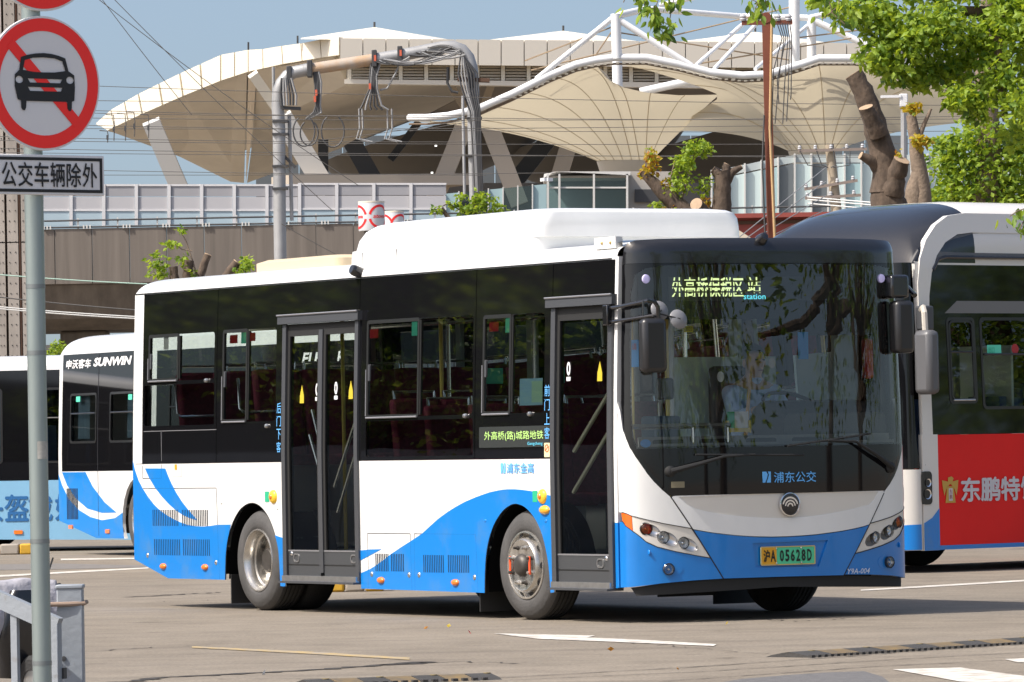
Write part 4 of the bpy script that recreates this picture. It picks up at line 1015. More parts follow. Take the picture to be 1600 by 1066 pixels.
# station hall ---------------------------------------------------------------
ST = thing('station_hall', (0, 300, 0), 0, 'large cream station hall with an upswept folded roof behind the viaduct', 'building')
def st(o):  # keep the world placement under the thing's empty
    o.parent = ST; o.matrix_parent_inverse = Matrix.Translation((0, -300, 0)); return o
YC = 290.0   # the roof corner nearest the camera
def yl(px): return YC + (530 - px) / 380 * 14         # the left gable runs back to its tip
def yr(px): return YC + (px - 530) / 29.5 * 0.22      # the long eave runs back to the right
top_l = [(150, 193), (173, 172), (216, 147), (281, 115), (345, 86), (388, 78), (410, 77), (440, 72), (470, 68), (500, 62), (530, 58)]
bot_l = [(168, 204), (178, 199), (222, 178), (286, 150), (345, 126), (388, 112), (411, 107), (442, 100), (472, 95), (502, 90), (530, 86)]
back = Vector((6, 26, 0))
rs = []
for i in range(len(top_l) - 1):
    (x0, y0), (x1, y1) = top_l[i], top_l[i + 1]; (x2, y2), (x3, y3) = bot_l[i], bot_l[i + 1]
    n = max(1, round((x1 - x0) / 26))
    for k in range(n):
        f = lambda a, b, t: a + (b - a) * t
        t0, t1 = k / n + 0.02, (k + 1) / n - 0.02
        q = [A_(f(x2, x3, t0), f(y2, y3, t0), yl(f(x2, x3, t0))), A_(f(x2, x3, t1), f(y2, y3, t1), yl(f(x2, x3, t1))), A_(f(x0, x1, t1), f(y0, y1, t1), yl(f(x0, x1, t1))), A_(f(x0, x1, t0), f(y0, y1, t0), yl(f(x0, x1, t0)))]
        st(prism('fascia_panel', q, [p + Vector((0.2, 0.35, 0)) for p in q], cream))
tl = [A_(x, y + 1, yl(x) + 0.3) for x, y in top_l]; bl = [A_(x, y - 1, yl(x) + 0.3) for x, y in bot_l]
bm = NB(); r = [[bm.verts.new(p) for p in tl], [bm.verts.new(p + back) for p in tl], [bm.verts.new(p + back) for p in bl], [bm.verts.new(p) for p in bl]]
for a, b in zip(r, r[1:] + r[:1]):
    for k in range(len(tl) - 1): bm.faces.new((a[k], a[k + 1], b[k + 1], b[k]))
st(obj('roof_wing', bm, cream, smooth=30))
x = 531
for k in range(24):
    w = 36; a, b = x + 0.7, x + w - 0.7
    ya, yb = 62 + (x - 530) * 0.009, 62 + (x + w - 530) * 0.009
    q = [A_(a, ya + 38, yr(a)), A_(b, yb + 38, yr(b)), A_(b, yb - 2, yr(b)), A_(a, ya - 2, yr(a))]
    st(prism('fascia_panel', q, [p + Vector((0, 0.35, 0)) for p in q], louv))
    x += w
e0, e1 = 529, 1395
def eave(px, dy, dY=0.4): return A_(px, 62 + (px - 530) * 0.009 + dy, yr(px) + dY)
q = [eave(e0, 36), eave(e1, 36), eave(e1, 0), eave(e0, 0)]
st(prism('roof_slab', q, [p + Vector((8, 22, 0)) for p in q], cream))
for cx, h, hw in ((585, 20, 115), (880, 17, 115), (1180, 18, 115)):
    bm = NB(); ap = bm.verts.new(eave(cx, -h, 8)); bs = [bm.verts.new(eave(cx - hw, 0, 0.6)), bm.verts.new(eave(cx + hw, 0, 0.6)), bm.verts.new(eave(cx + hw, -2, 20)), bm.verts.new(eave(cx - hw, -2, 20))]
    for k in range(4): bm.faces.new((bs[k], bs[(k + 1) % 4], ap))
    st(obj('roof_lantern', bm, cream, smooth=0))
    st(tb('lightning_rod', [eave(cx, -h, 8), eave(cx, -h - 8, 8)], 0.06, darkst))
for px, py in ((388, 78), (465, 68)): st(tb('lightning_rod', [A_(px, py, 292), A_(px, py - 12, 292)], 0.05, darkst))
# louvre band under the eave
for k in range(20):
    x0 = 546 + k * 40
    st(slab('louvre_post', [(x0 - 3, 96, yr(x0) + 0.8), (x0 + 3, 96, yr(x0) + 0.8), (x0 + 3, 132, yr(x0) + 0.8), (x0 - 3, 132, yr(x0) + 0.8)], 0.4, cream))
    for j in range(6):
        y0 = 97 + j * 4.6 + (x0 - 546) * 0.008
        st(slab('louvre_slat', [(x0 + 4, y0, yr(x0) + 1.0), (x0 + 36, y0, yr(x0 + 36) + 1.0), (x0 + 36, y0 + 2.6, yr(x0 + 36) + 0.8), (x0 + 4, y0 + 2.6, yr(x0) + 0.8)], 0.25, louv))
q = [(538, 124), (1390, 132), (1390, 141), (538, 131)]
st(slab('louvre_sill', [(x, y, yr(x) + 0.7) for x, y in q], 0.8, louv))
q = [(541, 92), (1390, 98), (1390, 134), (541, 128)]
st(slab('louvre_back', [(x, y, yr(x) + 1.6) for x, y in q], 0.3, louv))
# folded soffit of the wing and the keel
def poly3(name, pts, m, th=0.3):
    f = [A_(*p) for p in pts]
    return st(prism(name, f, [p + Vector((0, th, 0.05)) for p in f], m))
poly3('soffit_facet', [(168, 205, yl(168) + 0.5), (222, 179, yl(222) + 0.5), (286, 151, yl(286) + 0.5), (345, 127, yl(345) + 0.5), (386, 113, yl(386) + 0.5), (381, 286, 316), (360, 284, 316), (300, 253, 315), (230, 220, 312)], soffit)
poly3('soffit_facet', [(388, 113, yl(388) + 0.5), (401, 112, yl(395) + 0.5), (395, 200, 304), (384, 286, 315.6)], mat('soffit_edge', (0.80, 0.70, 0.57), 0.7))
poly3('soffit_facet', [(402, 110, yl(400) + 0.6), (530, 87, 291), (545, 131, 294), (760, 131, 306), (662, 182, 317), (500, 244, 318), (386, 286, 316.2), (397, 200, 305)], soffit)
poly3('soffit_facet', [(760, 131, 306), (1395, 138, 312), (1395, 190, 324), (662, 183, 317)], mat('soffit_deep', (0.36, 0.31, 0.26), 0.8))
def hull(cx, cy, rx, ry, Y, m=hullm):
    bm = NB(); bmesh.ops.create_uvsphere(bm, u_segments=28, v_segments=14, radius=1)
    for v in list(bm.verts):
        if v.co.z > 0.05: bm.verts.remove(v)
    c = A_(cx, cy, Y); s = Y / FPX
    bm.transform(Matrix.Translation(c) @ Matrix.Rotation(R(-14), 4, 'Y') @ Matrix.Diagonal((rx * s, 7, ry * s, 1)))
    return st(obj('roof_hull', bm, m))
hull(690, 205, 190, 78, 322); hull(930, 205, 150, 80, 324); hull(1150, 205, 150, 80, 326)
for a, b, w, m in (((236, 190, 297), (283, 300, 298), 0.95, steel_l), ((395, 116, 291.5), (437, 176, 292.5), 0.55, cream), ((440, 182, 292), (512, 300, 293), 1.1, steel_l), ((550, 222, 304), (588, 290, 304), 1.0, darkst), ((505, 218, 305), (505, 290, 305), 0.55, darkst), ((728, 190, 296), (672, 330, 296), 0.95, steel_t), ((762, 190, 296), (812, 320, 296), 0.95, steel_t), ((703, 132, 298), (738, 188, 298), 0.4, steel_t), ((768, 132, 298), (748, 188, 298), 0.4, steel_t), ((900, 190, 300), (860, 320, 300), 0.9, steel_t), ((655, 190, 306), (610, 250, 306), 0.4, darkst), ((530, 92, 291), (548, 130, 293), 0.4, cream), ((860, 215, 306), (800, 290, 306), 0.9, darkst)):
    st(beam('roof_strut', A_(*a), A_(*b), w, m))
for k in range(30):
    x0 = 400 + k * 34
    st(slab('rear_pane', [(x0, 212, 335), (x0 + 32.5, 212, 335), (x0 + 32.5, 330, 335), (x0, 330, 335)], 0.1, greyg))
st(beam('platform_beam', A_(440, 283, 292), A_(716, 283, 296), 0.55, steel_t, d=3))
st(slab('platform_wall', [(430, 286, 300), (1400, 286, 300), (1400, 400, 300), (430, 400, 300)], 6, mat('platform_dark', (0.12, 0.115, 0.11), 0.8)))
for px, py in ((681, 228), (675, 270)): st(bx('soffit_lamp', A_(px, py, 297), (0.12, 0.1, 0.08), mat('lamp_glow', (0.9, 0.9, 0.85), 0.4, emit=(1, 0.97, 0.9), estr=1.5)))
st(bx('hall_base', Vector((0, 340, 4)), (70, 6, 8), mat('hall_base', (0.12, 0.115, 0.11), 0.8)))

# membrane canopy ------------------------------------------------------------
CN = thing('membrane_canopy', (8, 262, 0), 0, 'cream tensile membrane canopy hung from white steel tubes in front of the station', 'canopy')
def cn(o): o.parent = CN; o.matrix_parent_inverse = Matrix.Translation((-8, -262, 0)); return o
tubec = [(640, 184, 252), (668, 184, 250.5), (700, 181, 250), (745, 171, 250), (800, 147, 250), (860, 117, 250), (900, 101, 250), (930, 94, 250), (960, 90, 250), (1010, 90, 250), (1060, 100, 250), (1110, 113, 250), (1160, 118, 250), (1200, 116, 250), (1250, 101, 250), (1280, 91, 250), (1335, 91, 250), (1420, 104, 250), (1500, 140, 251)]
cn(tb('edge_tube', [A_(*p) for p in tubec], 0.17, tubew, n=10))
lace = NB()
for i in range(4, len(tubec) - 1):
    p, q = Vector(tubec[i]), Vector(tubec[i + 1]); n = int((q - p).length / 9)
    for k in range(n):
        t = p + (q - p) * (k + 0.5) / n
        box(lace, A_(t.x, t.y + 8.5, 250), (0.15, 0.04, 0.07))
tag(cn(obj('lacing_plates', lace, mat('lace_plate', (0.75, 0.66, 0.5), 0.5), smooth=0)), kind='stuff')
cn(tb('edge_cable', [A_(x, y + 10, Y + 0.05) for x, y, Y in tubec], 0.05, mat('brown_cable', (0.16, 0.11, 0.07), 0.7), n=6))
def trumpet(rim, ncx, ncy, nr, Y, powr=2.3, n=14, pend=None):
    pw = lambda k: powr + ((pend or powr) - powr) * max(0, (k / 48 - 0.6) / 0.4)
    """a funnel of fabric flaring from its neck up to the rim"""
    # resample rim
    rim = [Vector(p) for p in rim]; L = [0]
    for a, b in zip(rim, rim[1:]): L.append(L[-1] + (b - a).xy.length)
    N = 48; pts = []
    for k in range(N + 1):
        t = L[-1] * k / N; i = max(j for j in range(len(L)) if L[j] <= t + 1e-6); i = min(i, len(rim) - 2)
        u = (t - L[i]) / max(1e-6, L[i + 1] - L[i]); pts.append(rim[i].lerp(rim[i + 1], u))
    bm = NB(); rows = []
    for k, p in enumerate(pts):
        a = math.pi * k / N
        neck = A_(ncx - nr * math.cos(a), ncy, Y) + Vector((0, -nr * Y / FPX * math.sin(a), 0))
        P1 = A_(p.x, p.y, p.z); row = []
        for j in range(n + 1):
            h = (j / n) ** 1.35; v = 1 - (1 - h) ** pw(k)
            row.append(bm.verts.new((neck.x + (P1.x - neck.x) * h, neck.y + (P1.y - neck.y) * h, neck.z + (P1.z - neck.z) * v)))
        rows.append(row)
    for a, b in zip(rows, rows[1:]):
        for j in range(n): bm.faces.new((a[j], a[j + 1], b[j + 1], b[j]))
    cn(obj('membrane', bm, memb, smooth=60))
    rb = NB()
    for k in range(3, N, 5): tube(rb, [v.co + Vector((0, -0.03, 0)) for v in []] or [(rows_co) for rows_co in [Vector(p) for p in row_cache(rim, ncx, ncy, nr, Y, pw(k), pts[k], math.pi * k / N, n)]], 0.022, 4, caps=False)
    cn(obj('membrane_seam', rb, mat('seam_tan', (0.58, 0.50, 0.36), 0.7)))
    cn(obj('funnel_neck', lathe(NB(), [(nr * Y / FPX * 1.02, 0.0), (nr * Y / FPX * 0.9, -0.5), (nr * Y / FPX * 0.55, -0.9)], Matrix.Translation(A_(ncx, ncy, Y)), 28), mat('neck_grey', (0.55, 0.52, 0.47), 0.5)))
    c = A_(ncx, ncy, Y); cn(tb('funnel_post', [(c.x, c.y, 0), (c.x, c.y, c.z)], 0.3, tubew))
def row_cache(rim, ncx, ncy, nr, Y, powr, p, a, n):
    neck = A_(ncx - nr * math.cos(a), ncy, Y) + Vector((0, -nr * Y / FPX * math.sin(a), 0)); P1 = A_(p.x, p.y, p.z); out = []
    for j in range(n + 1):
        h = (j / n) ** 1.35; v = 1 - (1 - h) ** powr
        out.append(Vector((neck.x + (P1.x - neck.x) * h, neck.y + (P1.y - neck.y) * h - 0.02, neck.z + (P1.z - neck.z) * v)))
    return out
trumpet([(640, 190, 252), (700, 190, 250.1), (745, 181, 250.1), (800, 157, 250.1), (860, 128, 250.1), (900, 111, 250.1), (933, 104, 250.3), (950, 125, 253), (975, 137, 255), (1010, 145, 257), (1060, 149, 259), (1124, 148, 261)], 975, 252, 42, 262, pend=1.05)
trumpet([(1045, 205, 262), (1090, 176, 261), (1128, 150, 260), (1080, 131, 256), (1020, 112, 253), (962, 99, 250.3), (1010, 100, 250.1), (1060, 110, 250.1), (1110, 123, 250.1), (1160, 128, 250.1), (1200, 126, 250.1), (1250, 111, 250.1), (1280, 101, 250.1), (1335, 101, 250.1), (1420, 114, 250.1), (1490, 148, 251), (1520, 190, 253)], 1268, 236, 36, 262, 2.6)
for a, b, r_ in (((962, 22, 250), (964, 92, 250), 0.24), ((964, 92, 272), (966, 180, 272), 0.26), ((960, 26, 250), (838, 124, 250), 0.13), ((962, 28, 250), (1080, 103, 250), 0.15), ((966, 24, 250), (1010, 14, 252), 0.16), ((1010, 14, 252), (1160, 26, 256), 0.14), ((1160, 26, 256), (1262, 28, 256), 0.15), ((1088, 102, 250), (1166, 33, 254), 0.1), ((1116, 108, 250), (1186, 33, 254), 0.1), ((1241, -10, 254), (1241, 100, 254), 0.26), ((1268, 26, 256), (1268, 98, 256), 0.22), ((1262, 28, 256), (1400, 92, 256), 0.17), ((1030, 8, 252), (1130, -12, 252), 0.1), ((1180, 108, 250), (1262, 40, 256), 0.09), ((1000, 144, 264), (1090, 124, 264), 0.2), ((1262, 28, 256), (1320, 15, 256), 0.12)):
    cn(tb('steel_tube', [A_(*a), A_(*b)], r_, tubew, n=10))
for a, b in (((962, 40, 250), (820, 95, 252)), ((830, 110, 252), (1240, 10, 254)), ((960, 50, 250), (1240, 95, 254)), ((1090, 100, 252), (1330, 60, 255)), ((1240, 60, 254), (1400, 40, 256)), ((962, 40, 250), (925, 95, 250))):
    cn(tb('stay_cable', [A_(*a), A_(*b)], 0.035, mat('stay_brown', (0.30, 0.22, 0.14), 0.6), n=5))

# glass hall to the right and small pavilion ---------------------------------
GH = thing('glass_hall', (12, 232, 0), 0, 'pale teal glazed hall with white mullions behind the pruned tree', 'building')
def gh(o): o.parent = GH; o.matrix_parent_inverse = Matrix.Translation((-12, -232, 0)); return o
random.seed(3)
def gtop(px): return 268 - (min(px, 1240) - 1110) * 0.2
k = 0; x0 = 1112
while x0 < 1640:
    w = 26; m = (tealg, greyg, tealg, mat('white_pane', (0.52, 0.62, 0.62), 0.2))[random.choice((0, 0, 1, 1, 3))]
    gh(slab('facade_pane', [(x0 + 1, gtop(x0) + 14, 230), (x0 + w - 1, gtop(x0 + w) + 14, 230), (x0 + w - 1, 350, 230), (x0 + 1, 350, 230)], 0.1, m))
    gh(slab('facade_pane', [(x0 + 1, gtop(x0), 230), (x0 + w - 1, gtop(x0 + w), 230), (x0 + w - 1, gtop(x0 + w) + 12, 230), (x0 + 1, gtop(x0) + 12, 230)], 0.1, mat('milky_pane', (0.42, 0.47, 0.47), 0.3)))
    gh(slab('mullion', [(x0 - 1.2, gtop(x0) - 2, 229.8), (x0 + 1.2, gtop(x0) - 2, 229.8), (x0 + 1.2, 350, 229.8), (x0 - 1.2, 350, 229.8)], 0.3, steel_l))
    x0 += w
gh(bx('hall_core', Vector((14, 236, 4.5)), (16, 10, 9), mat('hall_core', (0.2, 0.24, 0.25), 0.6)))
PV = thing('glass_pavilion', (4, 200, 0), 0, 'grey framed glass pavilion with flat roof under the membrane canopy', 'building')
def pv(o): o.parent = PV; o.matrix_parent_inverse = Matrix.Translation((-4, -200, 0)); return o
pv(slab('roof', [(850, 272, 205), (868, 268, 200), (985, 268, 200), (985, 274, 200), (868, 275, 200), (850, 278, 205)], 5, steel_l))
for i, (xa, xb) in enumerate(((858, 872), (876, 926), (930, 978))):
    for ya, yb in ((278, 292), (295, 345)): pv(slab('pane', [(xa, ya, 200.5), (xb, ya, 200.5), (xb, yb, 200.5), (xa, yb, 200.5)], 0.06, bglass))
for xa in (856, 874, 928, 980): pv(slab('post', [(xa - 1.6, 272, 200), (xa + 1.6, 272, 200), (xa + 1.6, 350, 200), (xa - 1.6, 350, 200)], 0.15, steel_l))
pv(slab('rail', [(856, 292, 200.1), (980, 292, 200.1), (980, 294.5, 200.1), (856, 294.5, 200.1)], 0.1, steel_l))
pv(slab('back_wall', [(980, 268, 201), (1052, 268, 201), (1052, 350, 201), (980, 350, 201)], 4, mat('pavilion_wall', (0.40, 0.37, 0.33), 0.7)))
pv(slab('opening', [(992, 296, 200.8), (1046, 296, 200.8), (1046, 316, 200.8), (992, 316, 200.8)], 0.3, darkst))
pv(bx('inner_wall', A_(920, 318, 204.5), (3.0, 0.2, 2.0), mat('pavilion_dark', (0.30, 0.33, 0.33), 0.7)))
for px in (912, 906): pv(bx('flood_lamp', A_(px - 55, 281, 199.5), (0.2, 0.3, 0.12), tubew, rot=0.5))
BR = thing('glass_screen', (-1, 198, 0), 0, 'tall clear glass screen wall with white posts left of the pavilion', 'screen wall')
def br(o): o.parent = BR; o.matrix_parent_inverse = Matrix.Translation((1, -198, 0)); return o
for k in range(7):
    xa = 694 + k * 23; yt = 303 - k * 2.2
    br(slab('pane', [(xa + 1, yt, 198), (xa + 22, yt - 2, 198), (xa + 22, 352, 198), (xa + 1, 352, 198)], 0.04, tealg if k % 3 == 0 else bglass))
    br(slab('post', [(xa - 1, yt - 2, 197.9), (xa + 1, yt - 2, 197.9), (xa + 1, 352, 197.9), (xa - 1, 352, 197.9)], 0.1, steel_l))
# viaduct --------------------------------------------------------------------
YV = 190.0
VD = thing('viaduct', (-10, YV, 0), 0, 'weathered grey concrete viaduct wall with cables along its top', 'viaduct')
def vd(o): o.parent = VD; o.matrix_parent_inverse = Matrix.Translation((10, -YV, 0)); return o
zt_ = A_(300, 354, YV).z; zb_ = A_(300, 440, YV).z; zs_ = A_(150, 512, YV).z
for k in range(56):
    xa = -60.4 + k * 1.28
    bm = box(NB(), (xa + 0.63, YV + 0.15 + random.uniform(0, 0.02), (zt_ + zb_) / 2), (1.255, 0.3, zt_ - zb_)); vd(obj('parapet_panel', bm, concr, smooth=0))
bm = NB(); sec = [(0.25, zb_ + 0.05), (0.25, zb_ - 0.05), (1.2, zs_ + 0.35), (3.0, zs_), (9, zs_), (11, zb_), (11, zb_ + 0.5)]
ra = [bm.verts.new((-60.4, YV + a, b)) for a, b in sec]; rb_ = [bm.verts.new((11.3, YV + a, b)) for a, b in sec]
bm.faces.new(ra); bm.faces.new(rb_)
for i in range(len(sec)): bm.faces.new((ra[i], ra[(i + 1) % len(sec)], rb_[(i + 1) % len(sec)], rb_[i]))
vd(obj('girder', bm, concr, smooth=0))
for xp in (-45, -30, -15, 0, 10): vd(bx('pier', Vector((xp, YV + 5, zs_ / 2)), (1.6, 2.2, zs_), concr, bevel=0.1))
for dz in (0.05, 0.28): vd(tb('parapet_cable', [(-60, YV, zt_ + dz), (11, YV, zt_ + dz)], 0.035, darkst, n=6))
for k in range(24):
    xa = -21.6 + k * 1.36
    vd(bx('cable_stand', Vector((xa, YV + 0.05, zt_ + 0.18)), (0.05, 0.06, 0.36), steel_l))
    for j in range(3): vd(bx('cable_clip', Vector((xa + 0.2 + j * 0.11, YV - 0.03, zt_ + 0.05)), (0.05, 0.08, 0.13), steel_l))
NBR = thing('noise_barrier', (-8, YV + 3, 0), 0, 'grey translucent noise barrier with white posts running along the viaduct', 'barrier')
def nb(o): o.parent = NBR; o.matrix_parent_inverse = Matrix.Translation((8, -YV - 3, 0)); return o
pan1 = mat('barrier_pane_grey', (0.33, 0.325, 0.34), 0.6, var=0.1, vscale=0.5); pan2 = mat('barrier_pane_light', (0.45, 0.44, 0.45), 0.6)
pale_b = mat('barrier_pane_low', (0.40, 0.50, 0.55), 0.2)
Yb = YV + 3
k = 0; xp = 60.0 - 51 * 14
while xp < 676:
    sl = 0.012 * (430 - xp) if xp > 430 else 0
    w = 51 if xp < 420 else 58
    yt = 291 - (2 if xp > 420 else 0)
    for ya, yb, m in ((yt, yt + 16, pan1), (yt + 17, yt + 37, pan2), (yt + 39, 352, pale_b)):
        nb(slab('pane', [(xp + 3, ya, Yb), (xp + w - 3, ya, Yb), (xp + w - 3, yb, Yb), (xp + 3, yb, Yb)], 0.05, m))
    nb(slab('post', [(xp - 2.6, yt - 3, Yb - 0.06), (xp + 2.6, yt - 3, Yb - 0.06), (xp + 2.6, 353, Yb - 0.06), (xp - 2.6, 353, Yb - 0.06)], 0.18, mat('barrier_post', (0.62, 0.61, 0.61), 0.6)))
    nb(slab('rail', [(xp + 2.6, yt - 3, Yb - 0.03), (xp + w - 2.6, yt - 3, Yb - 0.03), (xp + w - 2.6, yt, Yb - 0.03), (xp + 2.6, yt, Yb - 0.03)], 0.12, MATS['barrier_post']))
    nb(slab('rail', [(xp + 2.6, yt + 36.5, Yb - 0.03), (xp + w - 2.6, yt + 36.5, Yb - 0.03), (xp + w - 2.6, yt + 39, Yb - 0.03), (xp + 2.6, yt + 39, Yb - 0.03)], 0.12, MATS['barrier_post']))
    xp += w
# old perforated column at the left edge --------------------------------------
YP = 150.0
PC = thing('perforated_column', A_(20, 600, YP).xy.to_3d(), 0, 'tall rust-streaked beige column of perforated panels at the left edge behind the sign', 'column')
bpm = mat('perforated_beige', (0.42, 0.375, 0.33), 0.8, var=0.35, vscale=1.2, stretch=(2, 2, 0.3))
rust_gap = mat('rusty_gap', (0.10, 0.055, 0.035), 0.9)
def pc(o): o.parent = PC; o.matrix_parent_inverse = Matrix.Translation(-PC.location); return o
xl = [A_(x, 400, YP).x for x in (-40, 9, 13, 30, 35, 62)]
ztop = A_(30, -30, YP).z
for i in (0, 2, 4):
    for j in range(4):
        za = ztop * j / 4; zb2 = ztop * (j + 1) / 4 - 0.03
        pc(bx('perforated_panel', Vector(((xl[i] + xl[i + 1]) / 2, YP, (za + zb2) / 2)), (xl[i + 1] - xl[i], 0.4 + 0.05 * (i % 3), zb2 - za), bpm))
pc(bx('rusty_core', Vector(((xl[0] + xl[5]) / 2 - 0.05, YP + 0.25, ztop / 2)), (xl[5] - xl[0] - 0.1, 0.3, ztop), rust_gap))
hb_ = NB()
for i in (0, 2, 4):
    nx = max(2, int((xl[i + 1] - xl[i]) / 0.1)); z = 0.3
    for a in range(nx):
        z = 4.0
        while z < ztop:
            xx = xl[i] + (a + 0.5) * (xl[i + 1] - xl[i]) / nx
            box(hb_, (xx + random.uniform(-.02, .02), YP - 0.205 - 0.025 * (i % 3), z), (0.024, 0.02, 0.024)); z += 0.28
tag(pc(obj('hole_rows', hb_, dark, smooth=0)), kind='stuff')
pc(tb('drain_pipe', [(xl[3] + 0.04, YP - 0.2, 0), (xl[3] + 0.04, YP - 0.2, ztop)], 0.035, rust_gap))
# drums ----------------------------------------------------------------------
wd_ = mat('drum_white', (0.62, 0.63, 0.65), 0.45, var=0.08, vscale=2); red_p = mat('drum_red', (0.75, 0.02, 0.02), 0.45)
def drum(px, py0, py1, wpx, Y, lab):
    t0 = A_(px, py0, Y); t1 = A_(px, py1, Y); r_ = wpx / 2 * Y / FPX
    D = thing('drum', (t0.x, Y, t1.z), 0, lab, 'drum', 'white drums with red rings')
    h = t0.z - t1.z
    obj('shell', lathe(NB(), [(0, 0), (r_ * 0.97, 0), (r_, 0.03), (r_, h - 0.03), (r_ * 0.97, h), (0, h)], None, 40), wd_, D)
    obj('lid', lathe(NB(), [(r_ * 1.01, h - 0.02), (r_ * 1.01, h + 0.015), (0, h + 0.03)], None, 40), cream, D)
    obj('stand', lathe(NB(), [(r_ * 0.6, -t1.z), (r_ * 0.6, 0)], None, 16), concr, D)
    Cf = lambda a, b, o: Vector(((r_ + 0.004 + o) * math.sin(a / r_), -(r_ + 0.004 + o) * math.cos(a / r_), b))
    for a0 in (-r_ * 1.25, r_ * 0.72):
        R1 = h * 0.42
        for s in (1, -1):
            o1 = arc(a0, h * 0.48, R1, 12 if s > 0 else 192, 168 if s > 0 else 348, 20); i1 = arc(a0, h * 0.48, R1 * 0.80, 168 if s > 0 else 348, 12 if s > 0 else 192, 20)
            patch('red_ring', o1 + i1, Cf, red_p, D, 0, 0.003, acut=[a0 + R1 * q / 5 for q in range(-5, 6)])
        text('red_lettering', 'atona', (a0 - R1 * 0.62, h * 0.43, a0 + R1 * 0.62, h * 0.55), Cf, red_p, D, 0.001, bold=0.02, shear=0.2)
drum(580, 316, 361, 41, 120, 'larger white drum with red ring emblem, at the left above the bus roof')
drum(616, 331, 372, 30, 124, 'smaller white drum half hidden beside the larger drum')
# pipe gantry with cables -----------------------------------------------------
YG = 150.0
galv = mat('galvanised', (0.40, 0.40, 0.40), 0.5, metal=0.3, var=0.25, vscale=1.5); rustp = mat('rusty_pipe', (0.42, 0.25, 0.12), 0.7, var=0.4, vscale=2, col2=(0.40, 0.36, 0.32))
GT = thing('cable_gantry', A_(437, 700, YG).xy.to_3d(), 0, 'bent grey pipe gantry with rusty crossbar and bundles of cables', 'gantry')
def gt(o): o.parent = GT; o.matrix_parent_inverse = Matrix.Translation(-GT.location); return o
g = lambda x, y, d=0.0: A_(x, y, YG + d)
gx = g(437, 400).x
gt(tb('pipe', [Vector((gx, YG, 0)), g(437, 340), g(436, 200), g(434, 165), g(435, 145), g(440, 130), g(449, 119), g(460, 113), g(475, 110)], 0.17, galv, n=12))
gt(tb('pipe', [g(475, 110), g(488, 108)], 0.175, galv, n=12)); gt(tb('pipe', [g(488, 108), g(585, 93)], 0.16, rustp, n=12))
gt(tb('pipe', [g(585, 93), g(640, 84), g(690, 74), g(708, 73), g(722, 78), g(732, 90), g(737, 106), g(739, 125), g(740, 200), g(744, 345), Vector((g(748, 500).x, YG, 0))], 0.165, galv, n=12))
for px, py in ((484, 108), (452, 117), (585, 92), (625, 86), (736, 125)): gt(bx('clamp', g(px, py), (0.14, 0.42, 0.46), darkst, bevel=0.02))
gt(beam('cross_arm', g(715, 124), g(765, 126), 0.1, rust_gap, d=0.4)); gt(beam('cross_arm', g(430, 168), g(470, 170), 0.08, darkst, d=0.3))
random.seed(11)
blk_c = mat('cable_black', (0.06, 0.06, 0.062), 0.6); gry_c = mat('cable_grey', (0.28, 0.28, 0.28), 0.6)
def sag(a, b, d, n=8, jx=0): return [g(a[0] + (b[0] - a[0]) * t / n + random.uniform(-jx, jx), a[1] + (b[1] - a[1]) * t / n + d * 4 * (t / n) * (1 - t / n), -0.2) for t in range(n + 1)]
cbl = [((585, 95), (640, 88), 9), ((590, 95), (690, 76), 12), ((600, 93), (720, 78), 10), ((640, 86), (705, 74), 8), ((650, 82), (725, 82), 7), ((660, 80), (720, 80), -3), ((668, 74), (718, 76), -4)]
for a, b, d in cbl:
    for k in range(3): gt(tb('cable', sag((a[0] + k * 4, a[1]), (b[0], b[1] + k * 2), d + random.uniform(-3, 3), jx=1.2), random.uniform(0.016, 0.032), random.choice((blk_c, gry_c)), n=5))
for k in range(7): gt(tb('cable', [g(720 + k * 2, 85 + k * 2, -0.2), g(716 + k * 5, 115, -0.22), g(722 + k * 4, 140, -0.24), g(735 + k * 2.5, 175, -0.25), g(740 + k * 2, 250, -0.22), g(744 + k * 2, 345, -0.22)], 0.024, random.choice((blk_c, gry_c, blk_c)), n=5))
for k in range(6): gt(tb('cable', [g(440 + k * 3, 122, -0.2), g(438 + k * 5, 145 + k, -0.22), g(440 + k * 4.5, 165, -0.2)], 0.03, random.choice((blk_c, gry_c)), n=5))
for k in range(5): gt(tb('cable', [g(490 + k * 2, 112, -0.1), g(492 + k * 2.5, 130, -0.12), g(494 + k * 1.5, 165, -0.12), g(490 + k * 3, 176, -0.12), g(478 + k, 186, -0.1)], 0.03, random.choice((blk_c, gry_c)), n=5))
for k in range(6): gt(tb('cable', [g(580 + k * 3, 96, -0.1), g(578 + k * 2, 120, -0.12), g(577 + k * 2.5, 140, -0.12), g(566 + k * 6, 165, -0.12), g(562 + k * 9, 172, -0.1)], 0.028, random.choice((blk_c, gry_c)), n=5))
gt(tb('cable', [g(627, 92), g(618, 115), g(605, 138), g(594, 141)], 0.028, gry_c, n=5)); gt(tb('cable', [g(700, 105), g(699, 130), g(706, 143), g(716, 145)], 0.04, blk_c, n=5))
for px in (561, 566, 605, 612): gt(tb('cable', [g(px, 170), g(px + 1, 200), g(px - 4, 217), g(px + 16, 222)], 0.025, gry_c, n=5))
for cx, cy, r_ in ((475, 205, 17), (520, 205, 18), (483, 208, 14)):
    gt(tb('cable_loop', [g(cx + r_ * math.cos(R(t)), cy + r_ * 1.4 * math.sin(R(t)), -0.1) for t in range(-60, 250, 20)], 0.022, blk_c, n=5))
for px, py in ((494, 145), (492, 155), (578, 135), (626, 83), (586, 91)): gt(bx('red_tag', g(px, py, -0.2), (0.06, 0.06, 0.16), mat('tag_red', (0.6, 0.12, 0.06), 0.6)))
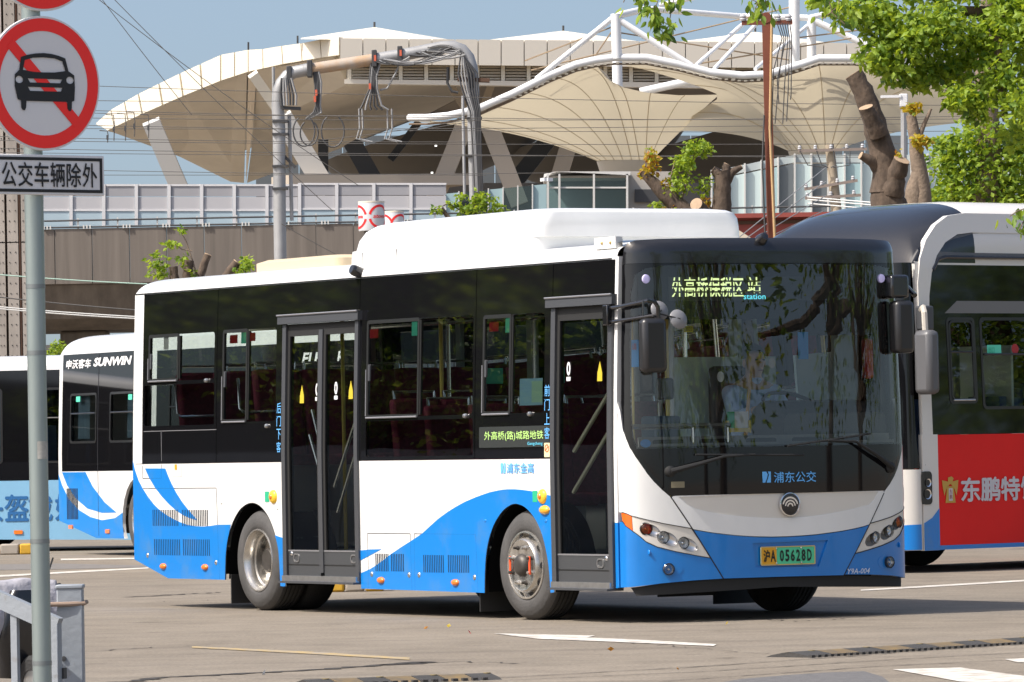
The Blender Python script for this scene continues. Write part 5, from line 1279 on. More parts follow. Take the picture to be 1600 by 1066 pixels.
gt(tb('conduit', [g(452, 180, 0.1), g(456, 345, 0.1)], 0.05, galv)); gt(tb('conduit', [g(427, 105, 0.4), g(430, 345, 0.4)], 0.04, galv)); gt(tb('conduit', [g(723, 150, -0.3), g(726, 310, -0.3)], 0.04, galv))
for py in (190, 210, 260, 295): gt(bx('pipe_band', g(438, py), (0.42, 0.4, 0.06), darkst))
for py in (185, 244): gt(bx('pipe_band', g(741, py), (0.42, 0.4, 0.06), darkst))
gt(beam('support_brace', g(440, 240), g(462, 262), 0.08, darkst))
# overhead wires --------------------------------------------------------------
wire_m = mat('wire', (0.09, 0.085, 0.08), 0.7)
WL = 'thin dark overhead wire strung across in front of the station'
for a, b, d, Y in (((-50, 127, 0), (1500, 165, 0), 6, 140), ((-50, 152, 0), (440, 158, 0), 3, 140), ((-50, 167, 0), (1500, 186, 0), 8, 141), ((-50, 172, 0), (740, 180, 0), 4, 143), ((-50, 182, 0), (1500, 182, 0), 6, 142), ((-50, 192, 0), (1500, 205, 0), 6, 144), ((-50, 200, 0), (1500, 192, 0), 5, 145), ((-50, 212, 0), (740, 222, 0), 3, 141), ((-50, 219, 0), (1500, 224, 0), 4, 142), ((-50, 231, 0), (1400, 246, 0), 3, 143), ((-50, 238, 0), (1400, 243, 0), 3, 146), ((-50, 262, 0), (760, 274, 0), 2, 147), ((-50, 273, 0), (900, 270, 0), 2, 148), ((130, -20, 0), (560, 290, 0), 8, 120), ((150, -30, 0), (520, 330, 0), 5, 121), ((160, 0, 0), (300, 180, 0), 2, 122), ((440, 350, 0), (530, 400, 0), 1, 118), ((640, 205, 0), (745, 188, 0), 1, 146), ((470, 222, 0), (745, 185, 0), 3, 147)):
    pts = [A_(a[0] + (b[0] - a[0]) * t / 14, a[1] + (b[1] - a[1]) * t / 14 + d * 4 * (t / 14) * (1 - t / 14), Y) for t in range(15)]
    tag(tb('overhead_wire', pts, 0.0085, wire_m, n=5), WL, 'wire', 'overhead wires')
for px, py, h_ in ((178, 180, 40), (196, 178, 42), (210, 176, 38), (232, 180, 36), (168, 205, 18)):
    q = thing('wire_dropper', A_(px, py + h_, 141), 0, 'small bent dropper hanging between the overhead wires at left', 'dropper', 'wire droppers')
    zt2 = A_(px, py, 141).z - q.location.z
    tb('rod', [(0, 0, 0), (0.02, 0, zt2 * 0.6), (0, 0, zt2), (-0.2, 0, zt2 + 0.02)], 0.014, wire_m, q, 5); bx('insulator', (0, 0, zt2 * 0.45), (0.05, 0.05, 0.12), blk_c, q)
# green and white lines sagging at left
for i, (ya, yb) in enumerate(((427, 444), (477, 496), (480, 499), (461, 486))):
    pts = [A_(-30 + 260 * t / 8, ya + (yb - ya) * t / 8 + 1.5 * 4 * (t / 8) * (1 - t / 8), 100) for t in range(9)]
    tag(tb('service_line', pts, 0.012, mat('line_green', (0.35, 0.50, 0.42), 0.5) if i == 0 else (mat('line_white', (0.6, 0.6, 0.58), 0.5) if i < 3 else wire_m), n=5), ('pale green service line sagging behind the sign pole', 'white service line sagging behind the sign pole, one of a pair', 'white service line sagging behind the sign pole, one of a pair', 'thin dark service line sagging between the pale lines')[i], 'cable', 'service lines at left')
# rusty pole, concrete pole ----------------------------------------------------
YR_ = 88.0
rr = mat('rust_red_steel', (0.22, 0.065, 0.035), 0.7, var=0.4, vscale=3)
RP = thing('rusty_pole', A_(1206, 700, YR_).xy.to_3d(), 0, 'rust red steel utility pole with crossarm and dangling wires behind the bus roof', 'pole')
def rp(o): o.parent = RP; o.matrix_parent_inverse = Matrix.Translation(-RP.location); return o
h_ = lambda x, y, d=0.0: A_(x, y, YR_ + d)
b0 = h_(1208, 380); rp(beam('mast', Vector((b0.x, YR_, 0)), h_(1197, 30), 0.13, rr, d=0.1))
rp(obj('mast_head', lathe(NB(), [(0, -0.06), (0.085, -0.06), (0.085, 0.06), (0, 0.06)], Matrix.Translation(h_(1197, 28)) @ Matrix.Rotation(R(90), 4, 'X'), 20), rr))
rp(tb('side_pipe', [h_(1206, 34, -0.1), h_(1203, 200, -0.1), h_(1211, 380, -0.1)], 0.022, mat('ochre_pipe', (0.50, 0.33, 0.16), 0.6)))
rp(beam('cross_arm', h_(1159, 36), h_(1238, 35), 0.07, rr, d=0.07))
for px in (1161, 1215, 1232): rp(obj('insulator', lathe(NB(), [(0.0, 0), (0.05, 0), (0.06, 0.03), (0.04, 0.05), (0.06, 0.07), (0.03, 0.11), (0, 0.11)], Matrix.Translation(h_(px, 33)), 14), mat('porcelain', (0.45, 0.45, 0.46), 0.35)))
for k in range(6):
    rp(tb('hanging_wire', [h_(1214 + k * 4, 36, -0.1), h_(1222 + k * 3, 60, -0.12), h_(1210 + k * 4 + random.uniform(-4, 6), 110 + k * 8, -0.1), h_(1205 + k * 6, 200 + random.uniform(-60, 40), -0.1)], 0.009, blk_c, n=5))
rp(tb('hanging_wire', [h_(1194, 180, -0.1), h_(1191, 260, -0.1), h_(1196, 380, -0.1)], 0.014, blk_c, n=5))
for k in range(4):
    rp(tb('stay_wire', [h_(1150 + k * 10, 375 + k * 2, 2), h_(1290, 262 + k * 22, 6)], 0.008, gry_c, n=5))
YK = 120.0
kp = thing('concrete_pole', A_(1300, 700, YK).xy.to_3d(), 0, 'weathered round concrete pole with two tiers of insulator crossarms', 'pole')
def kpf(o): o.parent = kp; o.matrix_parent_inverse = Matrix.Translation(-kp.location); return o
k_ = lambda x, y, d=0.0: A_(x, y, YK + d)
b0 = k_(1309, 360); kpf(tb('shaft', [Vector((b0.x, YK, 0)), k_(1308, 340), k_(1296, 226)], [0.15, 0.12, 0.10], mat('pole_concrete', (0.40, 0.33, 0.24), 0.8, var=0.2), n=12))
for (xa, ya), (xb, yb), ins in (((1247, 236), (1355, 233), 5), ((1257, 296), (1340, 282), 4), ((1258, 310), (1345, 305), 3)):
    kpf(beam('cross_arm', k_(xa, ya, -0.15), k_(xb, yb, -0.15), 0.06, mat('arm_steel', (0.25, 0.20, 0.17), 0.6), d=0.06))
    for i in range(ins):
        t = (i + 0.1) / (ins - 0.6); kpf(obj('insulator', lathe(NB(), [(0, 0), (0.036, 0), (0.045, 0.02), (0.03, 0.04), (0.042, 0.06), (0.02, 0.09), (0, 0.09)], Matrix.Translation(k_(xa + (xb - xa) * t, ya + (yb - ya) * t - 2, -0.15)), 12), MATS['porcelain']))
for ya in (308, 312, 318):
    kpf(tb('line', [k_(1262, ya, -0.2), k_(1450, ya + 16, -6)], 0.014, MATS['line_white'] if 'line_white' in MATS else tubew, n=5))
for k in range(4): kpf(tb('jumper', [k_(1250 + k * 26, 236, -0.2), k_(1262 + k * 22, 258, -0.2), k_(1290 + k * 4, 262, -0.2)], 0.012, blk_c, n=5))
LP = thing('street_lamp', A_(1412, 700, 110).xy.to_3d(), 0, 'slim grey street lamp with a small white head behind the pruned tree', 'street lamp')
l0 = A_(1412, 165, 110); b0 = LP.location
tb('lamp_post', [(0, 0, 0), (l0.x - b0.x, 0, l0.z)], 0.06, galv, LP); bx('lamp_head', (l0.x - b0.x, 0, l0.z + 0.1), (0.16, 0.16, 0.26), tubew, LP, bevel=0.02); bx('lamp_wing', (l0.x - b0.x - 0.25, 0, l0.z + 0.18), (0.4, 0.2, 0.05), tubew, LP)
# red wall and its white gable -------------------------------------------------
RW = thing('red_wall', A_(1280, 700, 100).xy.to_3d(), 0, 'low brick red wall with a coping strip behind the red bus', 'wall')
def rw(o): o.parent = RW; o.matrix_parent_inverse = Matrix.Translation(-RW.location); return o
redw = mat('red_wall_paint', (0.30, 0.065, 0.05), 0.75, var=0.2, vscale=1.5)
za = A_(1280, 338, 100).z; xa, xb = A_(1128, 400, 100).x, A_(1470, 400, 100).x
rw(bx('wall_body', Vector(((xa + xb) / 2, 100.2, za / 2)), (xb - xa, 0.3, za), redw)); rw(bx('coping', Vector(((xa + xb) / 2, 100.1, za + 0.03)), (xb - xa, 0.5, 0.08), redw)); rw(bx('shadow_strip', Vector(((xa + xb) / 2, 100.03, za - 0.09)), (xb - xa, 0.02, 0.06), rust_gap))
SH = thing('white_gable', A_(1150, 700, 97).xy.to_3d(), 0, 'cream sloping gable edge in front of the red wall beside the roof pod', 'wall')
o_ = slab('gable', [(1105, 338, 97), (1120, 338, 97), (1180, 376, 97), (1180, 420, 97), (1105, 420, 97)], 1.2, mat('cream_plaster', (0.62, 0.55, 0.43), 0.8)); o_.parent = SH; o_.matrix_parent_inverse = Matrix.Translation(-SH.location)

# ------------------------------------------------------------------ trees
bark = mat('bark', (0.125, 0.088, 0.062), 0.9, var=0.6, vscale=11, detail=10, bump=1.0, bscale=16, stretch=(1, 1, 0.6))
bark_l = mat('pale_bark', (0.24, 0.18, 0.13), 0.9, var=0.35, vscale=10, bump=0.7, bscale=26)
cutw = mat('cut_wood', (0.44, 0.31, 0.20), 0.8, var=0.25, vscale=12)
lf = [mat('leaf_bright', (0.27, 0.38, 0.045), 0.5, trans=0.48, spec=0.35), mat('leaf_mid', (0.15, 0.25, 0.030), 0.5, trans=0.45, spec=0.4), mat('leaf_dark', (0.065, 0.13, 0.02), 0.5, trans=0.3, spec=0.4)]
lfy = [mat('leaf_yellow', (0.42, 0.33, 0.03), 0.55, trans=0.4), mat('leaf_orange', (0.36, 0.17, 0.03), 0.55, trans=0.4), lf[0]]
def leaf_shape(n=6):
    return [(0, 0), (0.22, 0.25), (0.26, 0.5), (0.15, 0.8), (0, 1.05), (-0.15, 0.8), (-0.26, 0.5), (-0.22, 0.25)]
def leaf(bm, p, size, mi=0, down=0.5):
    d = Vector((random.gauss(0, 1), random.gauss(0, 1), random.gauss(-down, 0.6)))
    if d.length < 1e-3: d = Vector((0, 0, -1))
    d.normalize(); s = d.cross(Vector((random.gauss(0, 1), random.gauss(0, 1), random.gauss(0, 1)))).normalized(); n = d.cross(s)
    L = size * random.uniform(0.7, 1.25)
    base, m1, m2, tip = p, p + d * L * 0.45 + s * L * 0.30, p + d * L * 0.45 - s * L * 0.30, p + d * L + n * L * 0.12
    mid = p + d * L * 0.5 - n * L * 0.07
    v = [bm.verts.new(q) for q in (base, m1, tip, m2, mid)]
    for f in ((0, 1, 4), (1, 2, 4), (2, 3, 4), (3, 0, 4)):
        bm.faces.new([v[i] for i in f]).material_index = mi
def crown(name, clumps, size, mats, parent, down=0.5, w=(0.45, 0.35, 0.2), split=False):
    if split:
        for c in clumps: crown(name, [c], size, mats, parent, down, w)
        return
    """clumps = (centre, radius (3), count): leaf-sized faces through the volume, denser to the rim"""
    bm = NB()
    for c, r, n in clumps:
        for _ in range(n):
            d = Vector((random.gauss(0, 1), random.gauss(0, 1), random.gauss(0, 1))).normalized() * (random.random() ** 0.45)
            leaf(bm, Vector(c) + Vector((d.x * r[0], d.y * r[1], d.z * r[2])), size, random.choices((0, 1, 2), w)[0], down)
    me = bpy.data.meshes.new(name); bm.to_mesh(me); bm.free()
    for m in mats: me.materials.append(m)
    o = bpy.data.objects.new(name, me); COL.objects.link(o); o.parent = parent
    return o
def cut(parent, p, d, r):
    s = obj('cut_face', lathe(NB(), [(r * 0.98, -0.004), (r, 0.006), (r * 0.5, 0.01), (0, 0.008)], Matrix.Translation(p) @ Vector(d).to_track_quat('Z', 'Y').to_matrix().to_4x4(), 18), cutw, parent)
    return s
def limb(name, pts, rads, parent, m=None, cutend=False, n=12):
    # knobbly tube
    P_, R_ = [], []
    for i in range(len(pts) - 1):
        for k in range(4):
            t = k / 4; p = Vector(pts[i]).lerp(Vector(pts[i + 1]), t); r = rads[i] + (rads[i + 1] - rads[i]) * t
            P_.append(p + Vector((random.uniform(-1, 1), 0, random.uniform(-.3, .3))) * r * 0.09); R_.append(r * random.uniform(0.93, 1.08))
    P_.append(Vector(pts[-1])); R_.append(rads[-1])
    o = obj(name, tube(NB(), P_, R_, n), m or bark, parent)
    if cutend: cut(parent, P_[-1], P_[-1] - P_[-2], R_[-1])
    return o
random.seed(21)
# pruned tree right of the rusty pole
YT = 76.0
t = lambda x, y, d=0.0: A_(x, y, YT + d)
def local(root, Y):
    o0 = root.location
    return lambda x, y, d=0.0: A_(x, y, Y + d) - o0
base = A_(1392, 400, YT); T1 = thing('pruned_tree', (base.x, YT, 0), 0, 'thick pruned tree trunk with sawn-off limbs beside the concrete pole', 'tree', 'pruned trees')
q = local(T1, YT)
limb('trunk', [(0, 0, 0), q(1392, 360), q(1390, 325), q(1386, 295)], [0.29, 0.255, 0.24, 0.23], T1)
limb('limb', [q(1386, 300), q(1384, 255), q(1370, 205), q(1352, 150), q(1334, 116)], [0.22, 0.185, 0.16, 0.145, 0.13], T1, cutend=True)
limb('limb', [q(1372, 210, -0.15), q(1360, 185, -0.25), q(1353, 168, -0.3)], [0.14, 0.115, 0.10], T1, cutend=True)
limb('limb', [q(1378, 272), q(1362, 252, -0.1), q(1345, 243, -0.15)], [0.10, 0.075, 0.055], T1, cutend=True)
limb('limb', [q(1392, 305, -0.1), q(1400, 275, -0.15), q(1409, 250, -0.25)], [0.17, 0.14, 0.115], T1, cutend=True)
crown('sprouts', [(q(1405, 238, -0.2), (0.06, 0.06, 0.05), 14)], 0.07, lfy, T1)
# slimmer trunk behind it with yellow tufts
base = A_(1440, 400, 82); T2 = thing('pruned_tree', (base.x, 82, 0), 0, 'slim leaning pruned trunk with yellow leaf tufts right of the thick pruned trunk', 'tree', 'pruned trees')
q = local(T2, 82)
limb('trunk', [(0, 0, 0), q(1443, 340), q(1440, 290), q(1432, 235), q(1423, 180)], [0.16, 0.14, 0.13, 0.10, 0.075], T2, bark_l)
limb('limb', [q(1437, 260), q(1428, 300), q(1430, 335)], [0.08, 0.13, 0.15], T2, bark_l)
limb('limb', [q(1438, 210), q(1448, 185), q(1455, 170)], [0.04, 0.03, 0.02], T2, bark_l)
crown('leaf_tuft', [(q(1427, 168), (0.14, 0.12, 0.08), 90), (q(1440, 220, -0.2), (0.15, 0.12, 0.10), 110)], 0.10, lfy[:1] + lf[:2], T2, w=(0.8, 0.15, 0.05), split=True)
# leafy tree at the right edge, lower crown
base = A_(1545, 400, 84); T3 = thing('leafy_tree', (base.x, 84, 0), 0, 'bushy green tree at the right edge just above the red bus roof', 'tree')
q = local(T3, 84)
for pts, rd in (([(0, 0, 0), q(1543, 330), q(1545, 240), q(1540, 120), q(1545, -20)], [0.26, 0.24, 0.2, 0.15, 0.1]), ([(-0.4, 0.3, 0), q(1498, 330, 0.3), q(1490, 280, 0.3)], [0.16, 0.13, 0.06]), ([q(1560, 300, 0.5), q(1535, 200, 0.3), q(1510, 130, 0.2), q(1500, 60, 0.1)], [0.14, 0.12, 0.1, 0.06])):
    limb('trunk', pts, rd, T3, bark_l)
crown('crown', [(q(1490, 250), (0.42, 0.6, 0.38), 520), (q(1530, 215), (0.5, 0.7, 0.35), 620), (q(1500, 300), (0.5, 0.6, 0.3), 520), (q(1560, 270), (0.55, 0.7, 0.5), 900), (q(1465, 310), (0.28, 0.5, 0.18), 190), (q(1600, 230), (0.5, 0.8, 0.6), 800), (q(1590, 310), (0.5, 0.7, 0.3), 520), (q(1475, 225), (0.2, 0.4, 0.16), 130)], 0.115, lf, T3, 0.5, w=(0.62, 0.3, 0.08))
# big camphor overhanging from the right
base = Vector((11.5, 71, 0)); T4 = thing('camphor_tree', base, 0, 'big camphor tree whose leafy branches hang in from the upper right corner', 'tree')
q = local(T4, 70)
limb('trunk', [(0, 0, 0), (-0.2, 0, 3), (-0.6, 0, 6), (-1.0, 0, 8.5)], [0.45, 0.38, 0.3, 0.2], T4, bark, n=14)
limb('limb', [(-0.5, 0, 5.2), q(1640, 60), q(1590, 25, 0.2), q(1540, 22, 0.3), q(1500, 15, 0.2)], [0.22, 0.16, 0.13, 0.10, 0.05], T4)
limb('limb', [q(1590, 25, 0.2), q(1560, 60), q(1565, 130), q(1570, 190)], [0.09, 0.07, 0.05, 0.03], T4, bark_l)
limb('limb', [(-0.6, -0.3, 6.2), q(1480, -50), q(1380, -20), q(1330, 10)], [0.16, 0.10, 0.06, 0.03], T4)
cl = []
for px, py, rx, rz, n in ((1330, 15, .26, .2, 240), (1375, 30, .32, .3, 420), (1370, 85, .26, .22, 320), (1420, 60, .36, .35, 640), (1400, 115, .24, .16, 220), (1440, 120, .26, .2, 300), (1470, 40, .40, .34, 620), (1480, 105, .34, .26, 480), (1500, 150, .26, .2, 300), (1530, 60, .4, .36, 560), (1530, 165, .22, .2, 200), (1560, 120, .36, .32, 420), (1590, 40, .4, .4, 620), (1595, 160, .3, .3, 300), (1640, 90, .5, .6, 600), (1450, -20, .7, .3, 500), (1580, -20, .7, .3, 500), (1700, 10, .8, .8, 700), (1275, -2, .14, .10, 70), (1300, 12, .14, .1, 70), (1585, 210, .2, .18, 130)):
    cl.append((q(px, py, random.uniform(-0.6, 0.6)), (rx, 0.5, rz), n))
cl += [((-0.5 + random.uniform(-2, 2.5), random.uniform(-1.5, 2), random.uniform(6.5, 9.5)), (0.9, 0.9, 0.7), 450) for _ in range(14)]
crown('crown', cl, 0.12, lf, T4, 0.6, w=(0.66, 0.28, 0.06))
# hanging sprigs with leaves large enough to see singly: each leaf its own piece
LM = []
for k in range(6):
    bm = NB(); random.seed(100 + k)
    pts = leaf_shape(); w = random.uniform(0.75, 1.0); cv = random.uniform(0.05, 0.22)
    cvs = [bm.verts.new((x * w, 0.10 * abs(x) - cv * y * y * 0.5, -y)) for x, y in pts]; c = bm.verts.new((0, -cv * 0.15, -0.5))
    for i in range(len(cvs)): bm.faces.new((cvs[i], cvs[(i + 1) % len(cvs)], c))
    me = bpy.data.meshes.new('leaf'); bm.to_mesh(me); bm.free(); me.materials.append(lf[(0, 0, 1, 1, 0, 2)[k]]); LM.append(me)
random.seed(5)
def sprig(root, pts, n, spread, size, twig=0.006):
    tw = tb('twig', pts, twig, bark_l, root, 5)
    P_ = [Vector(p) for p in pts]
    for k in range(n):
        i = random.randrange(len(P_) - 1); p = P_[i].lerp(P_[i + 1], random.random())
        o = bpy.data.objects.new('leaf', random.choice(LM)); COL.objects.link(o); o.parent = root
        o.location = p + Vector((random.gauss(0, spread), random.gauss(0, spread), random.gauss(-spread * 0.4, spread * 0.7)))
        o.rotation_euler = (random.gauss(0, 0.5), random.gauss(0, 0.6), random.uniform(0, 6.28))
        s = size * random.uniform(0.7, 1.2); o.scale = (s, s, s)
base = Vector((7.0, 62, 0)); T5 = thing('overhanging_branch', A_(1420, -60, 62), 0, 'loose leafy twigs hanging down into the top edge of the picture', 'branch')
q = local(T5, 62)
limb('bough', [q(1750, -180, 2), q(1500, -80), q(1300, -60), q(1100, -40), q(1000, -30)], [0.10, 0.07, 0.05, 0.03, 0.02], T5)
for pts, n in (([q(1010, -30), q(1005, 5), q(1030, 30)], 40), ([q(1060, -30), q(1050, 10), q(1045, 40), q(1040, 50)], 46), ([q(1035, -20), q(1020, 25), q(1055, 45)], 40), ([q(978, -30), q(978, -5), q(974, 4)], 7), ([q(1190, -40), q(1188, -5), q(1180, 14)], 22), ([q(1200, -30), q(1195, 10), q(1190, 22)], 14), ([q(1165, -30), q(1175, 0), q(1205, 12)], 10), ([q(1290, -20), q(1300, 20), q(1320, 38)], 24), ([q(1315, -20), q(1310, 10), q(1285, 30)], 16)):
    sprig(T5, pts, n, 0.075, 0.125)
T6 = thing('overhanging_branch', A_(1700, 320, 50), 0, 'dark green leaf sprig hanging in front of the red bus roof at the right edge', 'branch')
q = local(T6, 50)
for pts, n in (([q(1690, 300), q(1625, 318), q(1590, 330), q(1578, 338)], 26), ([q(1625, 318), q(1600, 345), q(1592, 360)], 18)): sprig(T6, pts, n, 0.05, 0.105)
# pruned tree with orange sprouts above the roof pod
base = A_(1132, 400, 86); T7 = thing('pruned_tree', (base.x, 86, 0), 0, 'pruned trunk with forked stubs and orange and green sprouts above the roof pod', 'tree', 'pruned trees')
q = local(T7, 86)
limb('trunk', [(0, 0, 0), q(1128, 345), q(1128, 310), q(1130, 280), q(1128, 268)], [0.22, 0.17, 0.135, 0.13, 0.13], T7)
limb('limb', [q(1130, 285), q(1120, 270), q(1114, 265)], [0.1, 0.08, 0.06], T7, cutend=True)
limb('limb', [q(1133, 275), q(1135, 263), q(1136, 257)], [0.10, 0.075, 0.06], T7, cutend=True)
limb('limb', [q(1133, 285), q(1145, 268), q(1159, 261)], [0.09, 0.06, 0.035], T7, cutend=True)
limb('limb', [(-0.3, 0, 1.0), q(1100, 345), q(1070, 330), q(1040, 305), q(1003, 268)], [0.2, 0.16, 0.15, 0.12, 0.06], T7)
limb('limb', [q(1110, 345), q(1098, 330, -0.3), q(1088, 319, -0.5)], [0.13, 0.11, 0.10], T7, cutend=True)
limb('twig', [q(1060, 325), q(1075, 280), q(1085, 240)], [0.02, 0.015, 0.008], T7, bark_l); limb('twig', [q(1040, 310), q(1050, 270), q(1055, 250)], [0.018, 0.012, 0.008], T7, bark_l)
crown('green_sprout', [(q(1090, 232), (0.26, 0.2, 0.16), 230), (q(1068, 255), (0.2, 0.2, 0.14), 150), (q(1062, 285), (0.22, 0.2, 0.22), 190), (q(1045, 300), (0.15, 0.15, 0.12), 70), (q(1100, 290), (0.12, 0.15, 0.2), 60), (q(1030, 320), (0.14, 0.1, 0.06), 50)], 0.09, lf, T7, w=(0.8, 0.17, 0.03), split=True)
crown('orange_sprout', [(q(1020, 250), (0.14, 0.15, 0.22), 130), (q(1012, 268), (0.14, 0.12, 0.14), 80), (q(1040, 285), (0.12, 0.12, 0.1), 40), (q(1060, 325), (0.26, 0.15, 0.06), 90), (q(1105, 315), (0.1, 0.1, 0.14), 40)], 0.085, lfy, T7, w=(0.55, 0.3, 0.15), split=True)
# stumps behind the bus tail
base = A_(320, 450, 66); T8 = thing('pruned_tree', (base.x, 66, 0), 0, 'cut tree limbs with fresh green shoots behind the tail roof of the bus', 'tree', 'pruned trees')
q = local(T8, 66)
limb('trunk', [(0, 0, 0), (0, 0, 2.2), q(322, 470)], [0.3, 0.25, 0.2], T8)
limb('limb', [q(315, 470), q(313, 430), q(325, 398)], [0.06, 0.05, 0.045], T8, cutend=True); limb('limb', [q(300, 470), q(293, 430), q(296, 407)], [0.06, 0.06, 0.055], T8); limb('limb', [q(272, 470), q(273, 440), q(271, 417)], [0.06, 0.06, 0.05], T8)
limb('limb', [q(340, 455), q(358, 425), q(370, 410)], [0.06, 0.055, 0.05], T8, cutend=True); limb('twig', [q(310, 440), q(300, 405), q(290, 375), q(282, 362)], [0.012, 0.01, 0.007, 0.004], T8, bark_l); limb('twig', [q(300, 392), q(285, 390), q(270, 380)], [0.008, 0.006, 0.004], T8, bark_l)
crown('green_shoot', [(q(284, 359), (0.06, 0.05, 0.03), 16), (q(268, 381), (0.09, 0.08, 0.06), 36), (q(245, 410), (0.13, 0.1, 0.13), 90), (q(250, 428), (0.16, 0.1, 0.05), 40), (q(288, 408), (0.09, 0.1, 0.09), 40), (q(384, 412), (0.10, 0.1, 0.1), 100), (q(372, 422), (0.06, 0.1, 0.04), 30), (q(300, 425), (0.1, 0.1, 0.05), 30)], 0.075, lf, T8, w=(0.75, 0.2, 0.05), split=True)
base = A_(735, 450, 98); T9 = thing('sapling', (base.x, 98, 0), 0, 'young green leafy shoots above the bus roof left of the pod peak', 'sapling')
q = local(T9, 98)
limb('stem', [(0, 0, 0), q(735, 400), q(742, 330), q(745, 300)], [0.09, 0.07, 0.03, 0.015], T9); limb('stem', [q(738, 380), q(700, 340), q(690, 325)], [0.05, 0.04, 0.035], T9); limb('stem', [q(740, 340), q(700, 318), q(680, 328)], [0.015, 0.01, 0.006], T9)
crown('crown', [(q(750, 310), (0.22, 0.2, 0.14), 130), (q(740, 328), (0.3, 0.2, 0.12), 170), (q(778, 322), (0.16, 0.15, 0.14), 60), (q(708, 318), (0.14, 0.1, 0.07), 36), (q(682, 328), (0.12, 0.1, 0.07), 36), (q(722, 306), (0.1, 0.1, 0.06), 24), (q(770, 335), (0.2, 0.1, 0.06), 40)], 0.10, lf, T9, w=(0.7, 0.25, 0.05))
base = A_(94, 640, 88); T10 = thing('shrub', (base.x, 88, 0), 0, 'small bright green shrub top between the two parked buses at left', 'shrub')
limb('stem', [(0, 0, 0), (0, 0, 2.6)], [0.05, 0.02], T10)
crown('crown', [((A_(92, 545, 88) - base.xy.to_3d()), (0.12, 0.2, 0.16), 150), ((0, 0, 2.2), (0.3, 0.3, 0.4), 220), ((A_(72, 551, 88) - base.xy.to_3d()), (0.14, 0.15, 0.06), 60)], 0.075, lf, T10, w=(0.8, 0.15, 0.05))
# trees beside the yard, out of the picture but mirrored in the bus windows
def yard_tree(loc, h, r, lab, n=2600, seed=1, low=False):
    random.seed(seed)
    T = thing('yard_tree', loc, 0, lab, 'tree', 'trees around the yard')
    limb('trunk', [(0, 0, 0), (0.1, 0.1, h * 0.3), (-0.1, 0, h * 0.5)], [0.17, 0.14, 0.10], T)
    tips = []
    for k in range(9):
        a = 2 * math.pi * k / 9 + random.uniform(-.3, .3); e = Vector((math.cos(a) * r * random.uniform(.5, .85), math.sin(a) * r * random.uniform(.5, .85), h * random.uniform(0.28 if low else 0.6, 0.95)))
        limb('limb', [(0, 0, h * random.uniform(0.28, 0.45)), e * 0.55 + Vector((0, 0, h * 0.18)), e], [0.12, 0.07, 0.02], T, n=7); tips += [e, e * 0.7 + Vector((0, 0, h * 0.2))]
    crown('crown', [(tuple(p + Vector((random.uniform(-.4, .4), random.uniform(-.4, .4), random.uniform(-.4, .4)))), (r * 0.36, r * 0.36, h * 0.12), n // len(tips)) for p in tips], 0.13, lf, T, w=(0.3, 0.4, 0.3))
for i, (x, y, h, r, lab) in enumerate(((8.6, 35.0, 5.6, 2.3, 'low leafy tree right of the bus front, mirrored in the windscreen'), (11.5, 31.5, 7.0, 2.8, 'leafy tree right of the yard, second from the bus front'), (12.5, 38.5, 6.5, 2.6, 'leafy tree right of the yard nearest the red bus'), (8.0, 26.5, 6.5, 2.6, 'leafy tree right of the yard towards the road'), (16.5, 35.0, 9.0, 3.4, 'tall leafy tree farthest right of the yard'))):
    yard_tree((x, y, 0), h, r, lab, n=3000, seed=31 + i, low=True)
for i, (x, y, h, lab) in enumerate(((-14.5, 42.0, 4.6, 'lowest leafy tree of the row left of the yard'), (-16.5, 46.5, 4.8, 'leafy tree left of the yard, second from the road'), (-18.0, 50.5, 5.2, 'leafy tree left of the yard, third from the road'), (-19.5, 54.5, 5.8, 'leafy tree left of the yard, fourth from the road'), (-20.5, 59.0, 6.2, 'leafy tree left of the yard, fifth from the road'), (-21.5, 64.0, 6.6, 'tallest leafy tree of the row left of the yard'))):
    yard_tree((x, y, 0), h, 2.6, lab, n=4200, seed=60 + i, low=True)
for i, (x, y, h, lab) in enumerate(((24.5, 56.0, 7.5, 'leafy tree right of the red bus, nearest its side'), (27.0, 60.5, 8.0, 'leafy tree right of the red bus, second from its side'), (30.0, 54.0, 8.5, 'leafy tree right of the red bus, farthest from it'), (29.0, 66.0, 8.5, 'leafy tree far right behind the red bus'))):
    yard_tree((x, y, 0), h, 3.0, lab, n=8000, seed=80 + i, low=True)
HG = thing('added_reflection_wall', (-15.5, 51, 0), R(-68), 'added unseen low grey wall left of the yard, a pale band in the bus window reflections', 'wall')  # added out of view so the bus windows mirror a pale band
for k in range(12): bx('wall_panel', (-13.2 + 2.4 * k, 0, 0.8), (2.36, 0.2, 1.6 + 0.02 * (k % 3)), mat('wall_grey', (0.42, 0.41, 0.40), 0.8, var=0.25), HG)
WS = thing('added_sky_block', (-27, 55, 0), R(-68), 'added unseen long low brown block left of the yard, hiding sky from the bus window reflections', 'building')  # added out of view to block low sky in the side window reflections
sky_block_m = mat('sky_block_wall', (0.10, 0.095, 0.085), 0.85, var=0.3, vscale=0.8)
bx('sky_block_wall', (0, 3, 2.3), (44, 6, 4.6), sky_block_m, WS); bx('sky_block_roof', (0, 3, 4.72), (45, 7.2, 0.24), mat('sky_block_roof', (0.14, 0.13, 0.125), 0.8), WS)
for k in range(10): bx('sky_block_window', (-19 + 4.2 * k, -0.02, 2.4), (2.2, 0.05, 1.4), greyg, WS)

